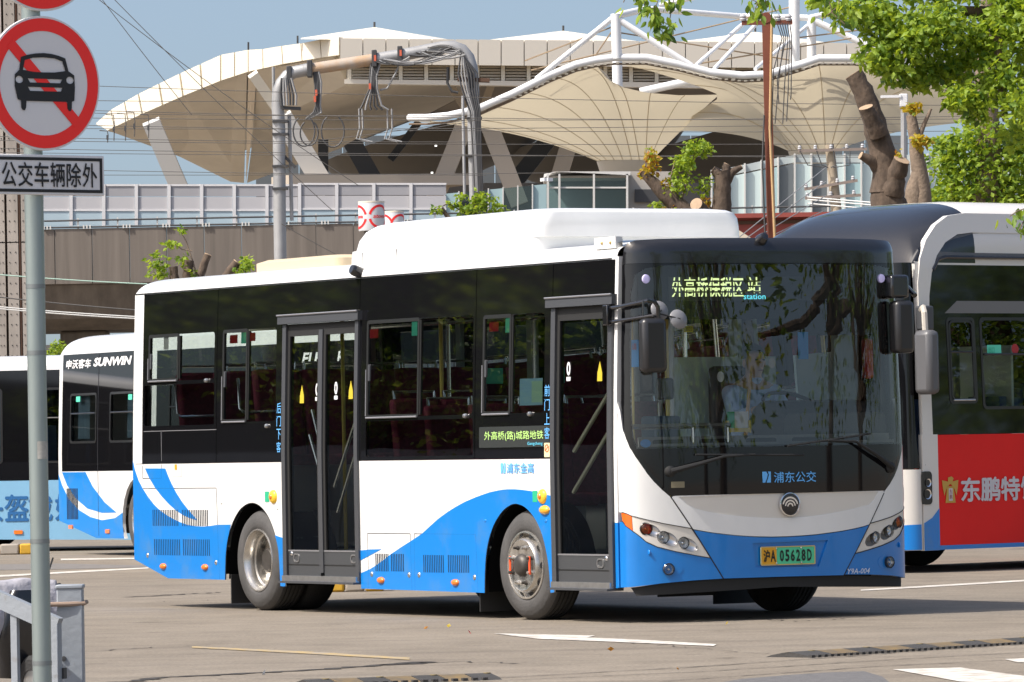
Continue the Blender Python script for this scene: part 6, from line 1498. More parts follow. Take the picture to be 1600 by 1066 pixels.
# ------------------------------------------------------------------ other buses
curt = mat('curtain_blue', (0.30, 0.45, 0.58), 0.8, var=0.3, vscale=12, stretch=(1, 6, 0.3))
def simple_bus(name, label, loc, a, L, W, H, zt, sk, band, wins, low_m, up_m, near='S', wheels=(), cut=0.0, roof_m=None, round_f=0.3, rear_z=None, bulge=0.3, pane=None, r_w=0.45, front_m=None):
    b = Body(W, L, H=H, zt=zt, tk=0.05, bulge=bulge, cap=False)
    root = thing(name, loc, a, label, 'bus', 'buses in the depot yard')
    N_, Fr = (b.S, b.T) if near == 'S' else (b.T, b.S)
    def archpts(u):
        return [(u + 0.55 * math.cos(R(t)), max(sk, r_w + 0.55 * math.sin(R(t)))) for t in range(-30, 211, 15)]
    for f, vis in ((N_, True), (Fr, False)):
        bot = [(L, sk + cut), (L - 1.3 if cut else L - 0.02, sk)]
        for u in sorted(wheels, reverse=True): bot += archpts(u)
        patch('side_panel', [(L, band[0]), *bot, (0.06, sk), (0.06, band[0])], f, low_m, root, 0, 0.04)
        hs = [rrect(u0, z0, u1, z1, 0.05) for u0, u1, z0, z1 in wins]
        g_ = patch('window_band', [(L - 0.12, band[0] + 0.004), (0.20, band[0] + 0.004), (0.20, band[1]), (L - 0.12, band[1])], f, black_gloss, root, 0.001, 0.04, holes=hs, bcut=ZC)
        for h in hs: patch('window_glass', h, f, pane or glass_s, g_, -0.004, bcut=ZC)
        if vis:
            for (u0, u1, z0, z1) in wins:
                patch('window_frame', rrect(u0 - 0.01, z0 - 0.01, u1 + 0.01, z1 + 0.01, 0.05), f, frm, g_, 0.006, 0.008, holes=[rrect(u0 + 0.02, z0 + 0.02, u1 - 0.02, z1 - 0.02, 0.03)], bcut=ZC)
                tb('window_rail', [f(u0 + 0.03, z0 + (z1 - z0) * 0.6, 0.004), f(u1 - 0.03, z0 + (z1 - z0) * 0.6, 0.004)], 0.012, frm, g_, 6)
        patch('corner_post', [(L, band[0]), (L - 0.125, band[0]), (L - 0.125, zt + 0.01), (L, zt + 0.01)], f, up_m, root, 0, 0.04, bcut=ZC)
        patch('corner_post', [(0.205, band[0]), (0.06, band[0]), (0.06, zt + 0.01), (0.205, zt + 0.01)], f, up_m, root, 0, 0.04, bcut=ZC)
        if band[1] < zt: patch('cantrail', [(L - 0.125, band[1]), (0.205, band[1]), (0.205, zt + 0.01), (L - 0.125, zt + 0.01)], f, up_m, root, 0, 0.04, bcut=ZC)
    rf = b.roof('roof', roof_m or up_m, root, u0=0.05, round_f=round_f, round_r=0.25)
    patch('rear_panel', [(0.02, rear_z or sk + cut), (W - 0.02, rear_z or sk + cut), (W - 0.05, zt), (0.05, zt)], b.FB, low_m, root, 0, 0.04)
    vc = vcuts(W); T_ = b.tum
    fpt = lambda nm, pts, m, off=0.0, th=0.03: patch(nm, pts, b.F, m, root, off, th, acut=vc, bcut=ZC)
    fpt('front_panel', [(0.001, sk), (W - 0.001, sk), (W - 0.001, 1.0), (0.001, 1.0)], front_m or low_m)
    fpt('windscreen', [(0.002, 1.01), (W - 0.002, 1.01), (W - T_(zt) - 0.003, zt), (T_(zt) + 0.003, zt)], black_gloss)
    for u in wheels:
        for x, o in ((0.03, -1), (W - 0.03, 1)):
            wheel(root, x, u, r=r_w, out=o, front=(u < L / 2))
    bx('underbody', (W / 2, L / 2, sk + 0.16), (W - 1.0, L - 0.6, 0.22), under, root)
    bx('floor', (W / 2, L / 2, 0.62), (W - 0.9, L - 0.3, 0.05), inter, root)
    bx('inner_wall', (W / 2, L - 0.3, 1.5), (W - 0.2, 0.05, 1.7), inter, root)
    for u in [1.4 + 0.95 * k for k in range(int((L - 2.4) / 0.95))]:
        for x in (0.4, W - 0.4):
            bx('seat', (x, u, 1.35), (0.42, 0.1, 0.7), mat('seat_blue', (0.04, 0.09, 0.2), 0.8), root)
    tb('ceiling_rail', [(W / 2, 0.5, H - 0.45), (W / 2, L - 0.6, H - 0.45)], 0.02, pole_s, root)
    return root, b
def from_rear(px, Y, a, L): # origin of a bus whose near rear corner stands at (px, Y)
    p = A_(px, 700, Y); return Vector((p.x + math.sin(a) * L, Y - math.cos(a) * L, 0))
# bus behind at left with the maker's name on its tail
a_ = R(26); L_ = 10.5
SB, b2 = simple_bus('city_bus', 'white and blue bus with maker name on its tail, behind the sign pole', from_rear(91, 72.5, a_, L_), a_, L_, 2.5, 2.86, 2.58, 0.22, (1.08, 2.60), [(L_ - 1.32, L_ - 0.42, 1.45, 2.08), (L_ - 2.7, L_ - 1.8, 1.45, 2.08), (L_ - 5.0, L_ - 3.0, 1.3, 2.08), (L_ - 7.6, L_ - 5.2, 1.3, 2.08)], white, white, wheels=(2.4, L_ - 2.75), cut=0.22)
S2 = lambda a, b, o: b2.S(L_ - a, b, o)
def livery2(pts): patch('blue_livery', pts, S2, bluefilm, SB, 0.003, 0.002)
livery2([(0.0, 0.44), (1.3, 0.22), (2.245, 0.222), (2.205, 0.40), (2.21, 0.55), (1.95, 0.48), (1.5, 0.45), (1.1, 0.49), (0.7, 0.58), (0.35, 0.72), (0.12, 0.90), (0.0, 1.04)])
livery2([(0.13, 1.07), (0.95, 1.07), (1.2, 0.88), (1.6, 0.68), (2.0, 0.55), (1.5, 0.545), (1.0, 0.60), (0.6, 0.73), (0.3, 0.90)])
FS = lambda a, b, o: b2.S(L_ - a, b, o)
text('tail_lettering', '申沃客车', (0.25, 2.415, 1.12, 2.53), FS, white_st, SB, 0.006, bold=0.03, shear=0.15)
text('tail_lettering', 'SUNWIN', (1.2, 2.425, 2.52, 2.54), FS, white_st, SB, 0.006, bold=0.045, shear=0.25)
vb = NB()
for k in range(9): box(vb, S2(0.30 + 0.045 * k, 0.66, 0.002), (0.012, 0.018, 0.40))
tag(obj('vent_slots', vb, seam, SB, smooth=0), kind='stuff')
for u, z in ((0.42, 0.36), (1.7, 0.31)): patch('side_marker', rrect(u - 0.07, z - 0.025, u + 0.07, z + 0.025, 0.01), S2, orange, SB, 0.015, 0.015)
patch('seam_line', [(1.38, 0.25), (1.39, 0.25), (1.39, 2.58), (1.38, 2.58)], S2, seam, SB, 0.004, 0.001, bcut=ZC)
patch('green_sticker', rrect(0.62, 1.98, 0.76, 2.05, 0.005), S2, mint_st, SB, 0.006, 0.002); patch('green_sticker', rrect(2.42, 1.98, 2.55, 2.05, 0.005), S2, mint_st, SB, 0.006, 0.002)
for u in (0.5, 2.2):
    bm = NB(); pts = [(u + 0.04 * k, 0.06 if k % 2 else 0.11) for k in range(9)]
    ra = [bm.verts.new(b2.S(L_ - p[0], 2.05, -p[1])) for p in pts]; rb2 = [bm.verts.new(b2.S(L_ - p[0], 1.5, -p[1])) for p in pts]
    for k in range(8): bm.faces.new((ra[k], ra[k + 1], rb2[k + 1], rb2[k]))
    obj('curtain', bm, curt, SB)
# pale blue bus beyond it
lbl = mat('pale_blue_paint', (0.22, 0.45, 0.66), 0.35, coat=0.3, var=0.06)
a_ = R(80); L3 = 11.5
p0 = A_(330, 700, 74.5)
PB, b3 = simple_bus('city_bus', 'pale blue bus side with dark blue characters at the left edge', (p0.x, 74.5, 0), a_, L3, 2.45, 2.66, 2.44, 0.12, (0.96, 2.45), [(2.9, 4.9, 1.2, 2.2), (5.3, 6.4, 1.2, 2.2), (0.8, 2.4, 1.2, 2.2), (6.8, 8.6, 1.2, 2.2)], lbl, white, wheels=(3.7, L3 - 2.0), pane=glass_s)
F3 = lambda a, b, o: b3.S(-a, b, o)
def u3(px): return (330 - px) / (117 * 0.985)
dkb = mat('dark_blue_letter', (0.015, 0.12, 0.33), 0.5)
for c, x0 in (('头', -42), ('盔', -1), ('戴', 38), ('好', 80)): text('slogan', c, (-u3(x0), 0.42, -u3(x0 + 37), 0.77), F3, dkb, PB, 0.006, bold=0.02)
patch('side_marker', rrect(u3(20) - 0.06, 0.24, u3(20) + 0.06, 0.29, 0.01), b3.S, orange, PB, 0.015, 0.015)
for u in (2.55, 3.0):
    bm = NB(); pts = [(u + 0.04 * k, 0.06 if k % 2 else 0.11) for k in range(12)]
    ra = [bm.verts.new(b3.S(p[0], 2.2, -p[1])) for p in pts]; rb2 = [bm.verts.new(b3.S(p[0], 1.2, -p[1])) for p in pts]
    for k in range(11): bm.faces.new((ra[k], ra[k + 1], rb2[k + 1], rb2[k]))
    obj('curtain', bm, curt, PB)
patch('blue_flash', [(u3(55), 0.97), (u3(40), 0.97), (u3(40), 1.35), (u3(55), 1.35)], b3.S, bluefilm, PB, 0.004, 0.002)
# bus parked behind, seen through the windows
a_ = 0.5209; L4 = 8.05
WB, b4 = simple_bus('city_bus', 'white roofed bus parked behind, seen only through the windows of the middle bus', from_rear(236, 62.5, a_, L4), a_, L4, 2.4, 2.72, 2.58, 0.28, (1.1, 2.45), [(1.0, 3.2, 1.3, 2.15), (3.5, 5.4, 1.3, 2.15), (5.7, 7.6, 1.3, 2.15)], white, white, wheels=(1.6, 6.0))
F4 = lambda a, b, o: b4.S(L4 - a, b, o)
text('side_lettering', 'ELE', (3.65, 2.22, 4.1, 2.34), F4, white_st, WB, 0.01, bold=0.03, shear=0.2); text('side_lettering', 'R', (4.45, 2.22, 4.6, 2.34), F4, white_st, WB, 0.01, bold=0.03, shear=0.2)
# red bus at the right
a_ = R(-48); L5 = 11.5; W5 = 2.5
c5 = A_(1436, 700, 53.5); c5.z = 0; dv5 = Vector((math.cos(a_), math.sin(a_), 0))
redp = mat('red_advert', (0.80, 0.014, 0.012), 0.45, coat=0.0, spec=0.25, var=0.06)
whg = mat('warm_white_paint', (0.70, 0.67, 0.62), 0.32, coat=0.5)
RB, b5 = simple_bus('city_bus', 'tall bus with red advertising panel and black domed front roof at the right edge', c5 - dv5 * W5, a_, L5, W5, 3.64, 3.0, 0.22, (1.33, 2.98), [(0.46, 0.84, 1.64, 2.46), (0.93, 2.5, 1.58, 2.46), (2.7, 4.6, 1.55, 2.45), (4.8, 7.0, 1.55, 2.45)], redp, whg, near='T', wheels=(2.35, L5 - 3.0), round_f=1.15, bulge=0.34, roof_m=whg, r_w=0.47, front_m=whg)
rf = [o for o in RB.children if o.name.startswith('roof')][0]
rf.data.materials.append(black_cap)
for p in rf.data.polygons:
    if p.center.y < 0.86: p.material_index = 1
T5_ = lambda a, b, o: b5.T(a, b, o)
patch('front_corner_panel', [(0.045, 0.215), (0.26, 0.215), (0.26, 1.335), (0.045, 1.335)], T5_, whg, RB, 0.004, 0.05)
patch('blue_livery', [(0.045, 0.216), (0.26, 0.216), (0.26, 0.62), (0.16, 0.53), (0.045, 0.48)], T5_, bluefilm, RB, 0.007, 0.003)
patch('blue_livery', [(0.26, 0.218), (L5, 0.218), (L5, 0.26), (0.26, 0.26)], T5_, bluefilm, RB, 0.004, 0.003)
ring('door_seam', 0.075, 1.04, 0.262, 1.045, 0.002, seam, RB, 0.008, 0.004, f=T5_, r=0.002)
# arched white frame and smoked fairing above the windows
out = [(0.06, 2.50), (0.07, 2.80), (0.12, 3.04), (0.23, 3.22), (0.39, 3.37), (0.57, 3.46), (0.82, 3.49), (L5 - 0.2, 3.49), (L5 - 0.2, 3.30), (0.88, 3.30), (0.68, 3.28), (0.50, 3.20), (0.36, 3.07), (0.27, 2.90), (0.22, 2.68), (0.205, 2.50)]
FT = lambda a, b, o: Vector((b5.W - b5.tum(min(b, 3.0)) - max(0, b - 3.0) * 0.12 + o, a, b))
patch('roof_frame', out, FT, whg, RB, 0.02, 0.06, bcut=[2.7, 2.9, 2.98, 3.05, 3.1, 3.2, 3.3, 3.4, 3.45])
patch('roof_fairing', [(0.29, 2.92), (0.37, 3.07), (0.51, 3.195), (0.69, 3.275), (0.89, 3.295), (L5 - 0.25, 3.295), (L5 - 0.25, 3.07), (0.39, 3.05)], FT, mat('smoked_fairing', (0.12, 0.10, 0.085), 0.2, coat=0.5, var=0.5, vscale=1.2), RB, 0.01, 0.03, bcut=[2.98, 3.1])
tb('fairing_edge', [FT(0.29, 2.93, 0.02), FT(0.37, 3.03, 0.02), FT(0.48, 3.055, 0.02), FT(L5 - 0.3, 3.06, 0.02)], 0.018, black_cap, RB)
patch('window_cowl', [(0.44, 2.51), (0.62, 2.63), (3.0, 2.63), (3.0, 2.51)], T5_, mat('cowl_grey', (0.16, 0.155, 0.15), 0.4), RB, 0.004, 0.02, bcut=ZC)
# advertisement: gold eagle badge and four characters
gold = mat('gold_print', (0.55, 0.33, 0.06), 0.45); pale_l = mat('advert_letter', (0.62, 0.60, 0.62), 0.5)
bu, bz = 0.42, 0.80
patch('advert_badge', [(bu - 0.07, bz - 0.13), (bu + 0.07, bz - 0.13), (bu + 0.045, bz + 0.03), (bu - 0.045, bz + 0.03)], T5_, gold, RB, 0.006, 0.002)
patch('advert_badge', [(bu - 0.01, bz + 0.05), (bu - 0.06, bz + 0.0), (bu - 0.085, bz - 0.06), (bu - 0.105, bz + 0.02), (bu - 0.115, bz + 0.09), (bu - 0.03, bz + 0.075), (bu - 0.03, bz + 0.115), (bu + 0.02, bz + 0.125), (bu + 0.05, bz + 0.105), (bu + 0.03, bz + 0.075), (bu + 0.115, bz + 0.09), (bu + 0.105, bz + 0.02), (bu + 0.085, bz - 0.06), (bu + 0.06, bz + 0.0), (bu + 0.01, bz + 0.05)], T5_, gold, RB, 0.006, 0.002)
patch('badge_label', rrect(bu - 0.026, bz - 0.11, bu + 0.026, bz + 0.01, 0.004), T5_, pale_l, RB, 0.009, 0.001)
for i, c in enumerate('东鹏'): text('badge_text', c, (bu - 0.018, bz - 0.045 - 0.05 * i, bu + 0.018, bz + 0.0 - 0.05 * i), T5_, red_st, RB, 0.011)
for i, c in enumerate('东鹏特饮'): text('advert_text', c, (0.575 + 0.283 * i, 0.68, 0.835 + 0.283 * i, 0.905), T5_, pale_l, RB, 0.006, bold=0.028)
# its mirror, headlamp, stickers and driver seat
ar = tb('mirror_arm', [b5.T(0.10, 2.52, 0.0), b5.T(0.02, 2.56, 0.12), b5.T(-0.05, 2.50, 0.2), b5.T(-0.05, 2.30, 0.2)], 0.03, mat('warm_grey_arm', (0.5, 0.46, 0.40), 0.4), RB)
bx('mirror_base', b5.T(0.12, 2.46, 0.04), (0.10, 0.16, 0.24), grey_frame, ar, bevel=0.02)
bx('mirror_head', b5.T(-0.05, 2.03, 0.2), (0.22, 0.16, 0.62), mat('mirror_shell_grey', (0.10, 0.10, 0.105), 0.4), ar, bevel=0.05)
hl = patch('headlamp', rrect(0.02, 0.66, 0.16, 0.98, 0.04), lambda a, b, o: b5.T(a, b, o), mat('lamp_dark', (0.02, 0.02, 0.02), 0.15), RB, 0.012, 0.02)
obj('lamp_bowl', lathe(NB(), [(0.05, 0.0), (0.04, -0.01), (0.0, -0.015)], Matrix.Translation(b5.T(0.09, 0.76, 0.02)) @ Matrix.Rotation(R(90), 4, 'Y'), 18), chrome, hl)
obj('lamp_bowl', lathe(NB(), [(0.04, 0.0), (0.03, -0.01), (0.0, -0.015)], Matrix.Translation(b5.T(0.10, 0.87, 0.02)) @ Matrix.Rotation(R(90), 4, 'Y'), 18), chrome, hl)
ring('driver_window', 0.48, 1.66, 0.82, 2.44, 0.02, frm, RB, 0.01, 0.012, f=T5_, r=0.06)
tb('drip_edge', [b5.T(0.50, 1.665, 0.012), b5.T(0.80, 1.665, 0.012)], 0.010, alu, RB)
patch('exit_sticker', rrect(1.02, 2.10, 1.22, 2.20, 0.005), T5_, mint_st, RB, -0.002, 0.002)
text('exit_text', '出口', (1.035, 2.12, 1.12, 2.18), T5_, green_st, RB, 0.001)
patch('hammer_sticker', ell(1.42, 2.16, 0.05, 0.05), T5_, red_st, RB, -0.002, 0.002)
bx('driver_seat_back', (W5 - 0.6, 0.95, 1.75), (0.45, 0.14, 0.9), dash_m, RB, bevel=0.05)
bx('wall_notice', (W5 - 0.25, 2.9, 1.55), (0.3, 0.5, 0.3), redp, RB)
bx('partition', (W5 - 0.6, 1.5, 1.8), (0.9, 0.03, 0.8), mat('partition_pale', (0.45, 0.52, 0.50), 0.5), RB)

patch('blue_livery', [(0.002, 0.225), (W5 - 0.002, 0.225), (W5 - 0.002, 0.47), (W5 / 2, 0.40), (0.002, 0.47)], b5.F, bluefilm, RB, 0.004, 0.002, acut=vcuts(W5))
for v in (0.32, W5 - 0.32):
    h_5 = patch('headlamp', rrect(v - 0.22, 0.66, v + 0.22, 0.90, 0.06), b5.F, mat('lamp_dark', (0.02, 0.02, 0.02), 0.15), RB, 0.006, 0.01, acut=vcuts(W5))
    for dx in (-0.1, 0.1): obj('lamp_bowl', lathe(NB(), [(0.07, 0.01), (0.05, -0.01), (0.0, -0.02)], Matrix.Translation(b5.F(v + dx, 0.78, 0.015)) @ Matrix.Rotation(R(90), 4, 'X'), 18), chrome, h_5)

# ------------------------------------------------------------------ traffic sign
YS = 25.0
sp_ = A_(78, 1000, YS)
galv2 = mat('sign_post_steel', (0.30, 0.35, 0.34), 0.35, metal=0.5, var=0.15, vscale=3, stretch=(3, 3, 0.6))
SG = thing('traffic_sign', (A_(66, 400, YS).x, YS, 0), R(38), 'round no-cars sign above a rectangular plate with six characters on a grey steel pole', 'sign')
sinv = (Matrix.Translation(SG.location) @ Matrix.Rotation(R(38), 4, 'Z')).inverted()
def sl(px, py):
    o = sinv @ Vector((0, 0, CAM_H)); q = sinv @ A_(px, py, YS); return o + (q - o) * (-o.y / (q.y - o.y))
zc = A_(76, 130, YS).z; xo = 0.018
tb('post', [(0, 0.06, 0), (0, 0.06, A_(66, -130, YS).z)], 0.043, galv2, SG, n=20)
whr = mat('sign_white', (0.66, 0.66, 0.67), 0.4, spec=0.3); redr = mat('sign_red', (0.88, 0.018, 0.012), 0.4); blk_i = mat('sign_black', (0.008, 0.008, 0.009), 0.5)
rS = 0.303
def disc(zc, x0):
    FD = lambda a, b, o: Vector((x0 + a, -0.008 - o, zc + b))
    d = obj('sign_disc', lathe(NB(), [(0, 0.008), (rS * 1.0, 0.008), (rS * 1.005, 0.004), (rS * 1.005, -0.004), (rS, -0.008), (0, -0.008)], Matrix.Translation((x0, 0, zc)) @ Matrix.Rotation(R(90), 4, 'X'), 64), whr, SG)
    patch('red_ring', ell(0, 0, rS * 0.97, rS * 0.97, 64), FD, redr, d, 0.002, 0.001, holes=[ell(0, 0, rS * 0.78, rS * 0.78, 64)])
    c, s = math.cos(R(45)), math.sin(R(45)); w = 0.085
    q = [(-0.86, w), (0.86, w), (0.86, -w), (-0.86, -w)]
    patch('red_slash', [((x * c + y * s) * rS * 0.96, (-x * s + y * c) * rS * 0.96) for x, y in q], FD, redr, d, 0.0035, 0.001)
    return d, FD
d, FD = disc(zc, xo)
car = [(-0.42, 0.38), (-0.30, 0.415), (-0.15, 0.44), (0.0, 0.45), (0.15, 0.44), (0.28, 0.415), (0.40, 0.38), (0.455, 0.19), (0.56, 0.13), (0.57, -0.05), (0.555, -0.25), (0.51, -0.265), (0.505, -0.36), (0.49, -0.405), (0.45, -0.405), (0.425, -0.37), (0.42, -0.27), (-0.33, -0.27), (-0.34, -0.37), (-0.36, -0.41), (-0.40, -0.41), (-0.425, -0.37), (-0.43, -0.265), (-0.49, -0.25), (-0.54, -0.05), (-0.535, 0.12), (-0.45, 0.19)]
holes = [[(-0.385, 0.19), (-0.35, 0.335), (-0.2, 0.375), (0.0, 0.385), (0.2, 0.375), (0.345, 0.335), (0.40, 0.19), (0.2, 0.165), (0.0, 0.16), (-0.2, 0.165)], ell(-0.455, 0.045, 0.07, 0.055, 14), ell(0.48, 0.055, 0.07, 0.055, 14), [(-0.30, 0.065), (0.34, 0.065), (0.30, 0.005), (-0.26, 0.005)], [(-0.30, -0.06), (-0.26, -0.12), (0.31, -0.12), (0.34, -0.06)]]
S_ = lambda pts: [(x * rS * 0.96, y * rS) for x, y in pts]
patch('car_symbol', S_(car), FD, blk_i, d, 0.005, 0.001, holes=[S_(h) for h in holes])
z2 = A_(76, -88, YS).z
disc(z2, xo)
for z in (zc, z2): bx('sign_clamp', (0, 0.057, z), (0.13, 0.09, 0.04), galv2, SG)
for z in (0.35, 0.9, 1.75, 2.05): tb('post_band', [(0, 0.06, z), (0, 0.06, z + 0.02)], 0.0445, mat('band_steel', (0.22, 0.24, 0.24), 0.4, metal=0.6), SG, n=20)
for x, z in ((0.0, zc + 0.02), (0.0, zc - 0.12)): pass
patch('post_sticker', rrect(-0.03, 1.28, 0.03, 1.36, 0.004), lambda a, b, o: Vector((0.0435 * math.sin(a / 0.0435), 0.06 - (0.0435 + o) * math.cos(a / 0.0435), b)), mat('faded_sticker', (0.45, 0.44, 0.40), 0.7, var=0.3, vscale=30), SG, 0.001, 0.0, acut=[-0.02, -0.01, 0, 0.01, 0.02])
xr = sl(162, 272).x; zt1 = A_(160, 240, YS).z; zb1 = A_(160, 303, YS).z
xl_ = sl(-34, 272).x
pb = bx('plate', ((xl_ + xr) / 2, 0, (zt1 + zb1) / 2), (xr - xl_, 0.012, zt1 - zb1), whr, SG, bevel=0.004)
FP = lambda a, b, o: Vector((a, -0.006 - o, b))
patch('plate_border', [(xl_ + 0.012, zb1 + 0.012), (xr - 0.012, zb1 + 0.012), (xr - 0.012, zt1 - 0.012), (xl_ + 0.012, zt1 - 0.012)], FP, blk_i, pb, 0.002, 0.001, holes=[[(xl_ + 0.026, zb1 + 0.026), (xr - 0.026, zb1 + 0.026), (xr - 0.026, zt1 - 0.026), (xl_ + 0.026, zt1 - 0.026)]])
xa_, xb_ = sl(0, 272).x, sl(151, 272).x
for i, c in enumerate('公交车辆除外'):
    w = (xb_ - xa_) / 6; text('plate_character', c, (xa_ + w * i + 0.005, zb1 + 0.038, xa_ + w * (i + 1) - 0.005, zt1 - 0.036), FP, blk_i, pb, 0.0025, bold=0.012)

# gate and post at the lower left ------------------------------------------------
gp = mat('gate_grey', (0.27, 0.295, 0.325), 0.5, col2=(0.20, 0.19, 0.18), vscale=9, detail=10, thr=(0.30, 0.42), bump=0.15, bscale=30)
pp = A_(111, 1000, 25.6)
GP = thing('gate_post', (pp.x, 25.6, 0), 0, 'square grey steel gate post with a cap, tied to the sign pole', 'post')
ztp = A_(111, 918, 25.6).z
bx('post_body', (0, 0, ztp / 2), (0.118, 0.118, ztp), gp, GP, bevel=0.006); bx('post_cap', (0, 0, ztp + 0.004), (0.128, 0.128, 0.02), gp, GP, bevel=0.006)
tb('tie_rope', [Vector((-0.16, -0.08, ztp - 0.075)), Vector((0.0, -0.066, ztp - 0.075)), Vector((0.066, -0.05, ztp - 0.073)), Vector((0.07, 0.05, ztp - 0.07))], 0.011, mat('rope_brown', (0.30, 0.22, 0.17), 0.9), GP)
g0 = A_(92, 1000, 25.3); dirv = Vector((-0.92, 0.39, 0)).normalized()
GA = thing('steel_gate', (g0.x, 25.3, 0), math.atan2(dirv.y, dirv.x), 'grey steel gate leaf of upright bars swung back from the gate post', 'gate')
zt3 = A_(92, 968, 25.3).z
beam('top_rail', (0.0, 0, zt3 - 0.03), (1.1, 0, zt3 + 0.42), 0.075, gp, GA, d=0.045); bx('bottom_rail', (0.6, 0, 0.12), (1.2, 0.045, 0.06), gp, GA)
bx('stile', (0.03, 0, zt3 / 2), (0.07, 0.046, zt3), gp, GA, bevel=0.004)
for k in range(5):
    x = 0.225 + 0.2 * k; zz = zt3 + 0.41 * x - 0.05; bx('bar', (x, 0, zz / 2), (0.032, 0.028, zz), gp, GA)
bx('hinge', (0.0, -0.03, zt3 * 0.55), (0.03, 0.03, 0.05), darkst, GA)
# electric scooter behind the gate -----------------------------------------------
ps = A_(-12, 1000, 28.2)
SC = thing('motor_scooter', (ps.x, 28.2, 0), R(35), 'black motor scooter under a grey wind apron behind the gate', 'scooter'); SC.scale = (0.78, 0.78, 0.74)
blkp = mat('scooter_black', (0.010, 0.010, 0.012), 0.25, coat=0.4); clo = mat('grey_quilt', (0.42, 0.41, 0.45), 0.9, var=0.3, vscale=8, bump=0.5, bscale=18)
for y in (-0.55, 0.55):
    w = obj('wheel', lathe(NB(), [(0.10, 0.04), (0.17, 0.045), (0.20, 0.02), (0.20, -0.02), (0.17, -0.045), (0.10, -0.04)], Matrix.Translation((0, y, 0.2)) @ Matrix.Rotation(R(90), 4, 'Y'), 28, closed=True), tread, SC)
    obj('hub', lathe(NB(), [(0, 0.04), (0.10, 0.035), (0.10, -0.035), (0, -0.04)], Matrix.Translation((0, y, 0.2)) @ Matrix.Rotation(R(90), 4, 'Y'), 20), alu, w)
loft('body_shell', [[Vector((x, y + dy, z)) for x, y in rrect(-hw, -hl, hw, hl, 0.06)] for z, hw, hl, dy in ((0.24, 0.10, 0.45, 0.02), (0.34, 0.15, 0.42, 0.10), (0.50, 0.17, 0.36, 0.24), (0.58, 0.15, 0.36, 0.25))], blkp, SC)
loft('seat', [[Vector((x, y + 0.24, z)) for x, y in rrect(-hw, -hl, hw, hl, 0.07)] for z, hw, hl in ((0.57, 0.15, 0.36), (0.64, 0.16, 0.38), (0.68, 0.12, 0.33))], black_rub, SC)
loft('leg_shield', [[Vector((x, y + dy, z)) for x, y in rrect(-hw, -0.07, hw, 0.07, 0.05)] for z, hw, dy in ((0.25, 0.16, -0.36), (0.5, 0.20, -0.40), (0.72, 0.17, -0.42), (0.84, 0.10, -0.40))], blkp, SC)
hbz = 0.86; tb('handlebar', [(-0.34, -0.30, hbz), (-0.12, -0.38, hbz - 0.02), (0.12, -0.38, hbz - 0.02), (0.34, -0.30, hbz)], 0.016, black_rub, SC)
bm = NB(); rows = []; random.seed(9)
for j in range(9):
    r = []
    for k in range(13):
        x = -0.34 + 0.62 * k / 12; t = j / 8
        r.append(bm.verts.new((x * (1 - 0.15 * t) + random.uniform(-.012, .012), -0.30 - 0.16 * math.sin(t * 2.2) + random.uniform(-.02, .02), 0.92 - 0.06 * abs(x) - 0.55 * max(0, t - 0.25) + random.uniform(-.015, .015))))
    rows.append(r)
for a, b in zip(rows, rows[1:]):
    for k in range(12): bm.faces.new((a[k], a[k + 1], b[k + 1], b[k]))
o_ = obj('wind_apron', bm, clo, SC, smooth=180); md = o_.modifiers.new('t', 'SOLIDIFY'); md.thickness = 0.03; md = o_.modifiers.new('s', 'SUBSURF'); md.levels = md.render_levels = 1
for s in (-1, 1): tb('mirror_stem', [(0.2 * s, -0.34, 0.87), (0.28 * s, -0.32, 1.05)], 0.006, black_rub, SC, 6)
bx('rear_rack', (0, 0.68, 0.64), (0.2, 0.16, 0.02), black_rub, SC); bx('number_tag', (0, 0.72, 0.45), (0.14, 0.01, 0.08), white_st, SC)
bx('brake_lever', (0.26, -0.26, hbz + 0.01), (0.015, 0.12, 0.012), alu, SC)

# ------------------------------------------------------------------ ground marks
def on_ground(name, pts, z, m, label=None, cat=None, th=0.0, group=None, kind=None):
    f = [gnd(*p) for p in pts]; bm = NB()
    if th:
        a = [bm.verts.new((p.x, p.y, z + th)) for p in f]; b = [bm.verts.new((p.x, p.y, z)) for p in f]
        bm.faces.new(a)
        for k in range(len(a)): bm.faces.new((a[k], b[k], b[(k + 1) % len(a)], a[(k + 1) % len(a)]))
    else: bm.faces.new([bm.verts.new((p.x, p.y, z)) for p in f])
    return tag(obj(name, bm, m, smooth=0), label, cat, group, kind)
wl = mat('worn_white_line', (0.60, 0.57, 0.52), 0.8, col2=(0.37, 0.33, 0.28), vscale=7, detail=8, thr=(0.38, 0.56)); yl_ = mat('worn_yellow_line', (0.42, 0.30, 0.12), 0.8, col2=(0.29, 0.25, 0.20), vscale=9, detail=9, thr=(0.42, 0.58))
on_ground('road_marking', [(771, 990.5), (930, 994), (917, 997), (1000, 1000.5), (1120, 1007.5), (1115, 1010.5), (1000, 1005.5), (840, 999)], 0.004, wl, kind='structure')
on_ground('road_marking', [(300, 1010.5), (480, 1019), (640, 1028.5), (640, 1032), (480, 1022.5), (300, 1013)], 0.004, yl_, kind='structure')
on_ground('road_marking', [(-40, 901.5), (115, 893), (232, 887), (232, 889), (115, 895.5), (-40, 904.5)], 0.004, wl, kind='structure')
on_ground('road_marking', [(95, 873.5), (215, 872), (215, 874), (95, 876)], 0.004, wl, kind='structure')
on_ground('road_marking', [(1345, 922), (1480, 914), (1620, 905.5), (1620, 908), (1480, 916.5), (1345, 924)], 0.004, wl, kind='structure')
on_ground('road_marking', [(1395, 1047), (1500, 1044), (1620, 1060), (1620, 1072), (1500, 1066)], 0.004, wl, kind='structure')
on_ground('road_marking', [(1570, 1031), (1620, 1029), (1620, 1036), (1590, 1036)], 0.004, wl, kind='structure')
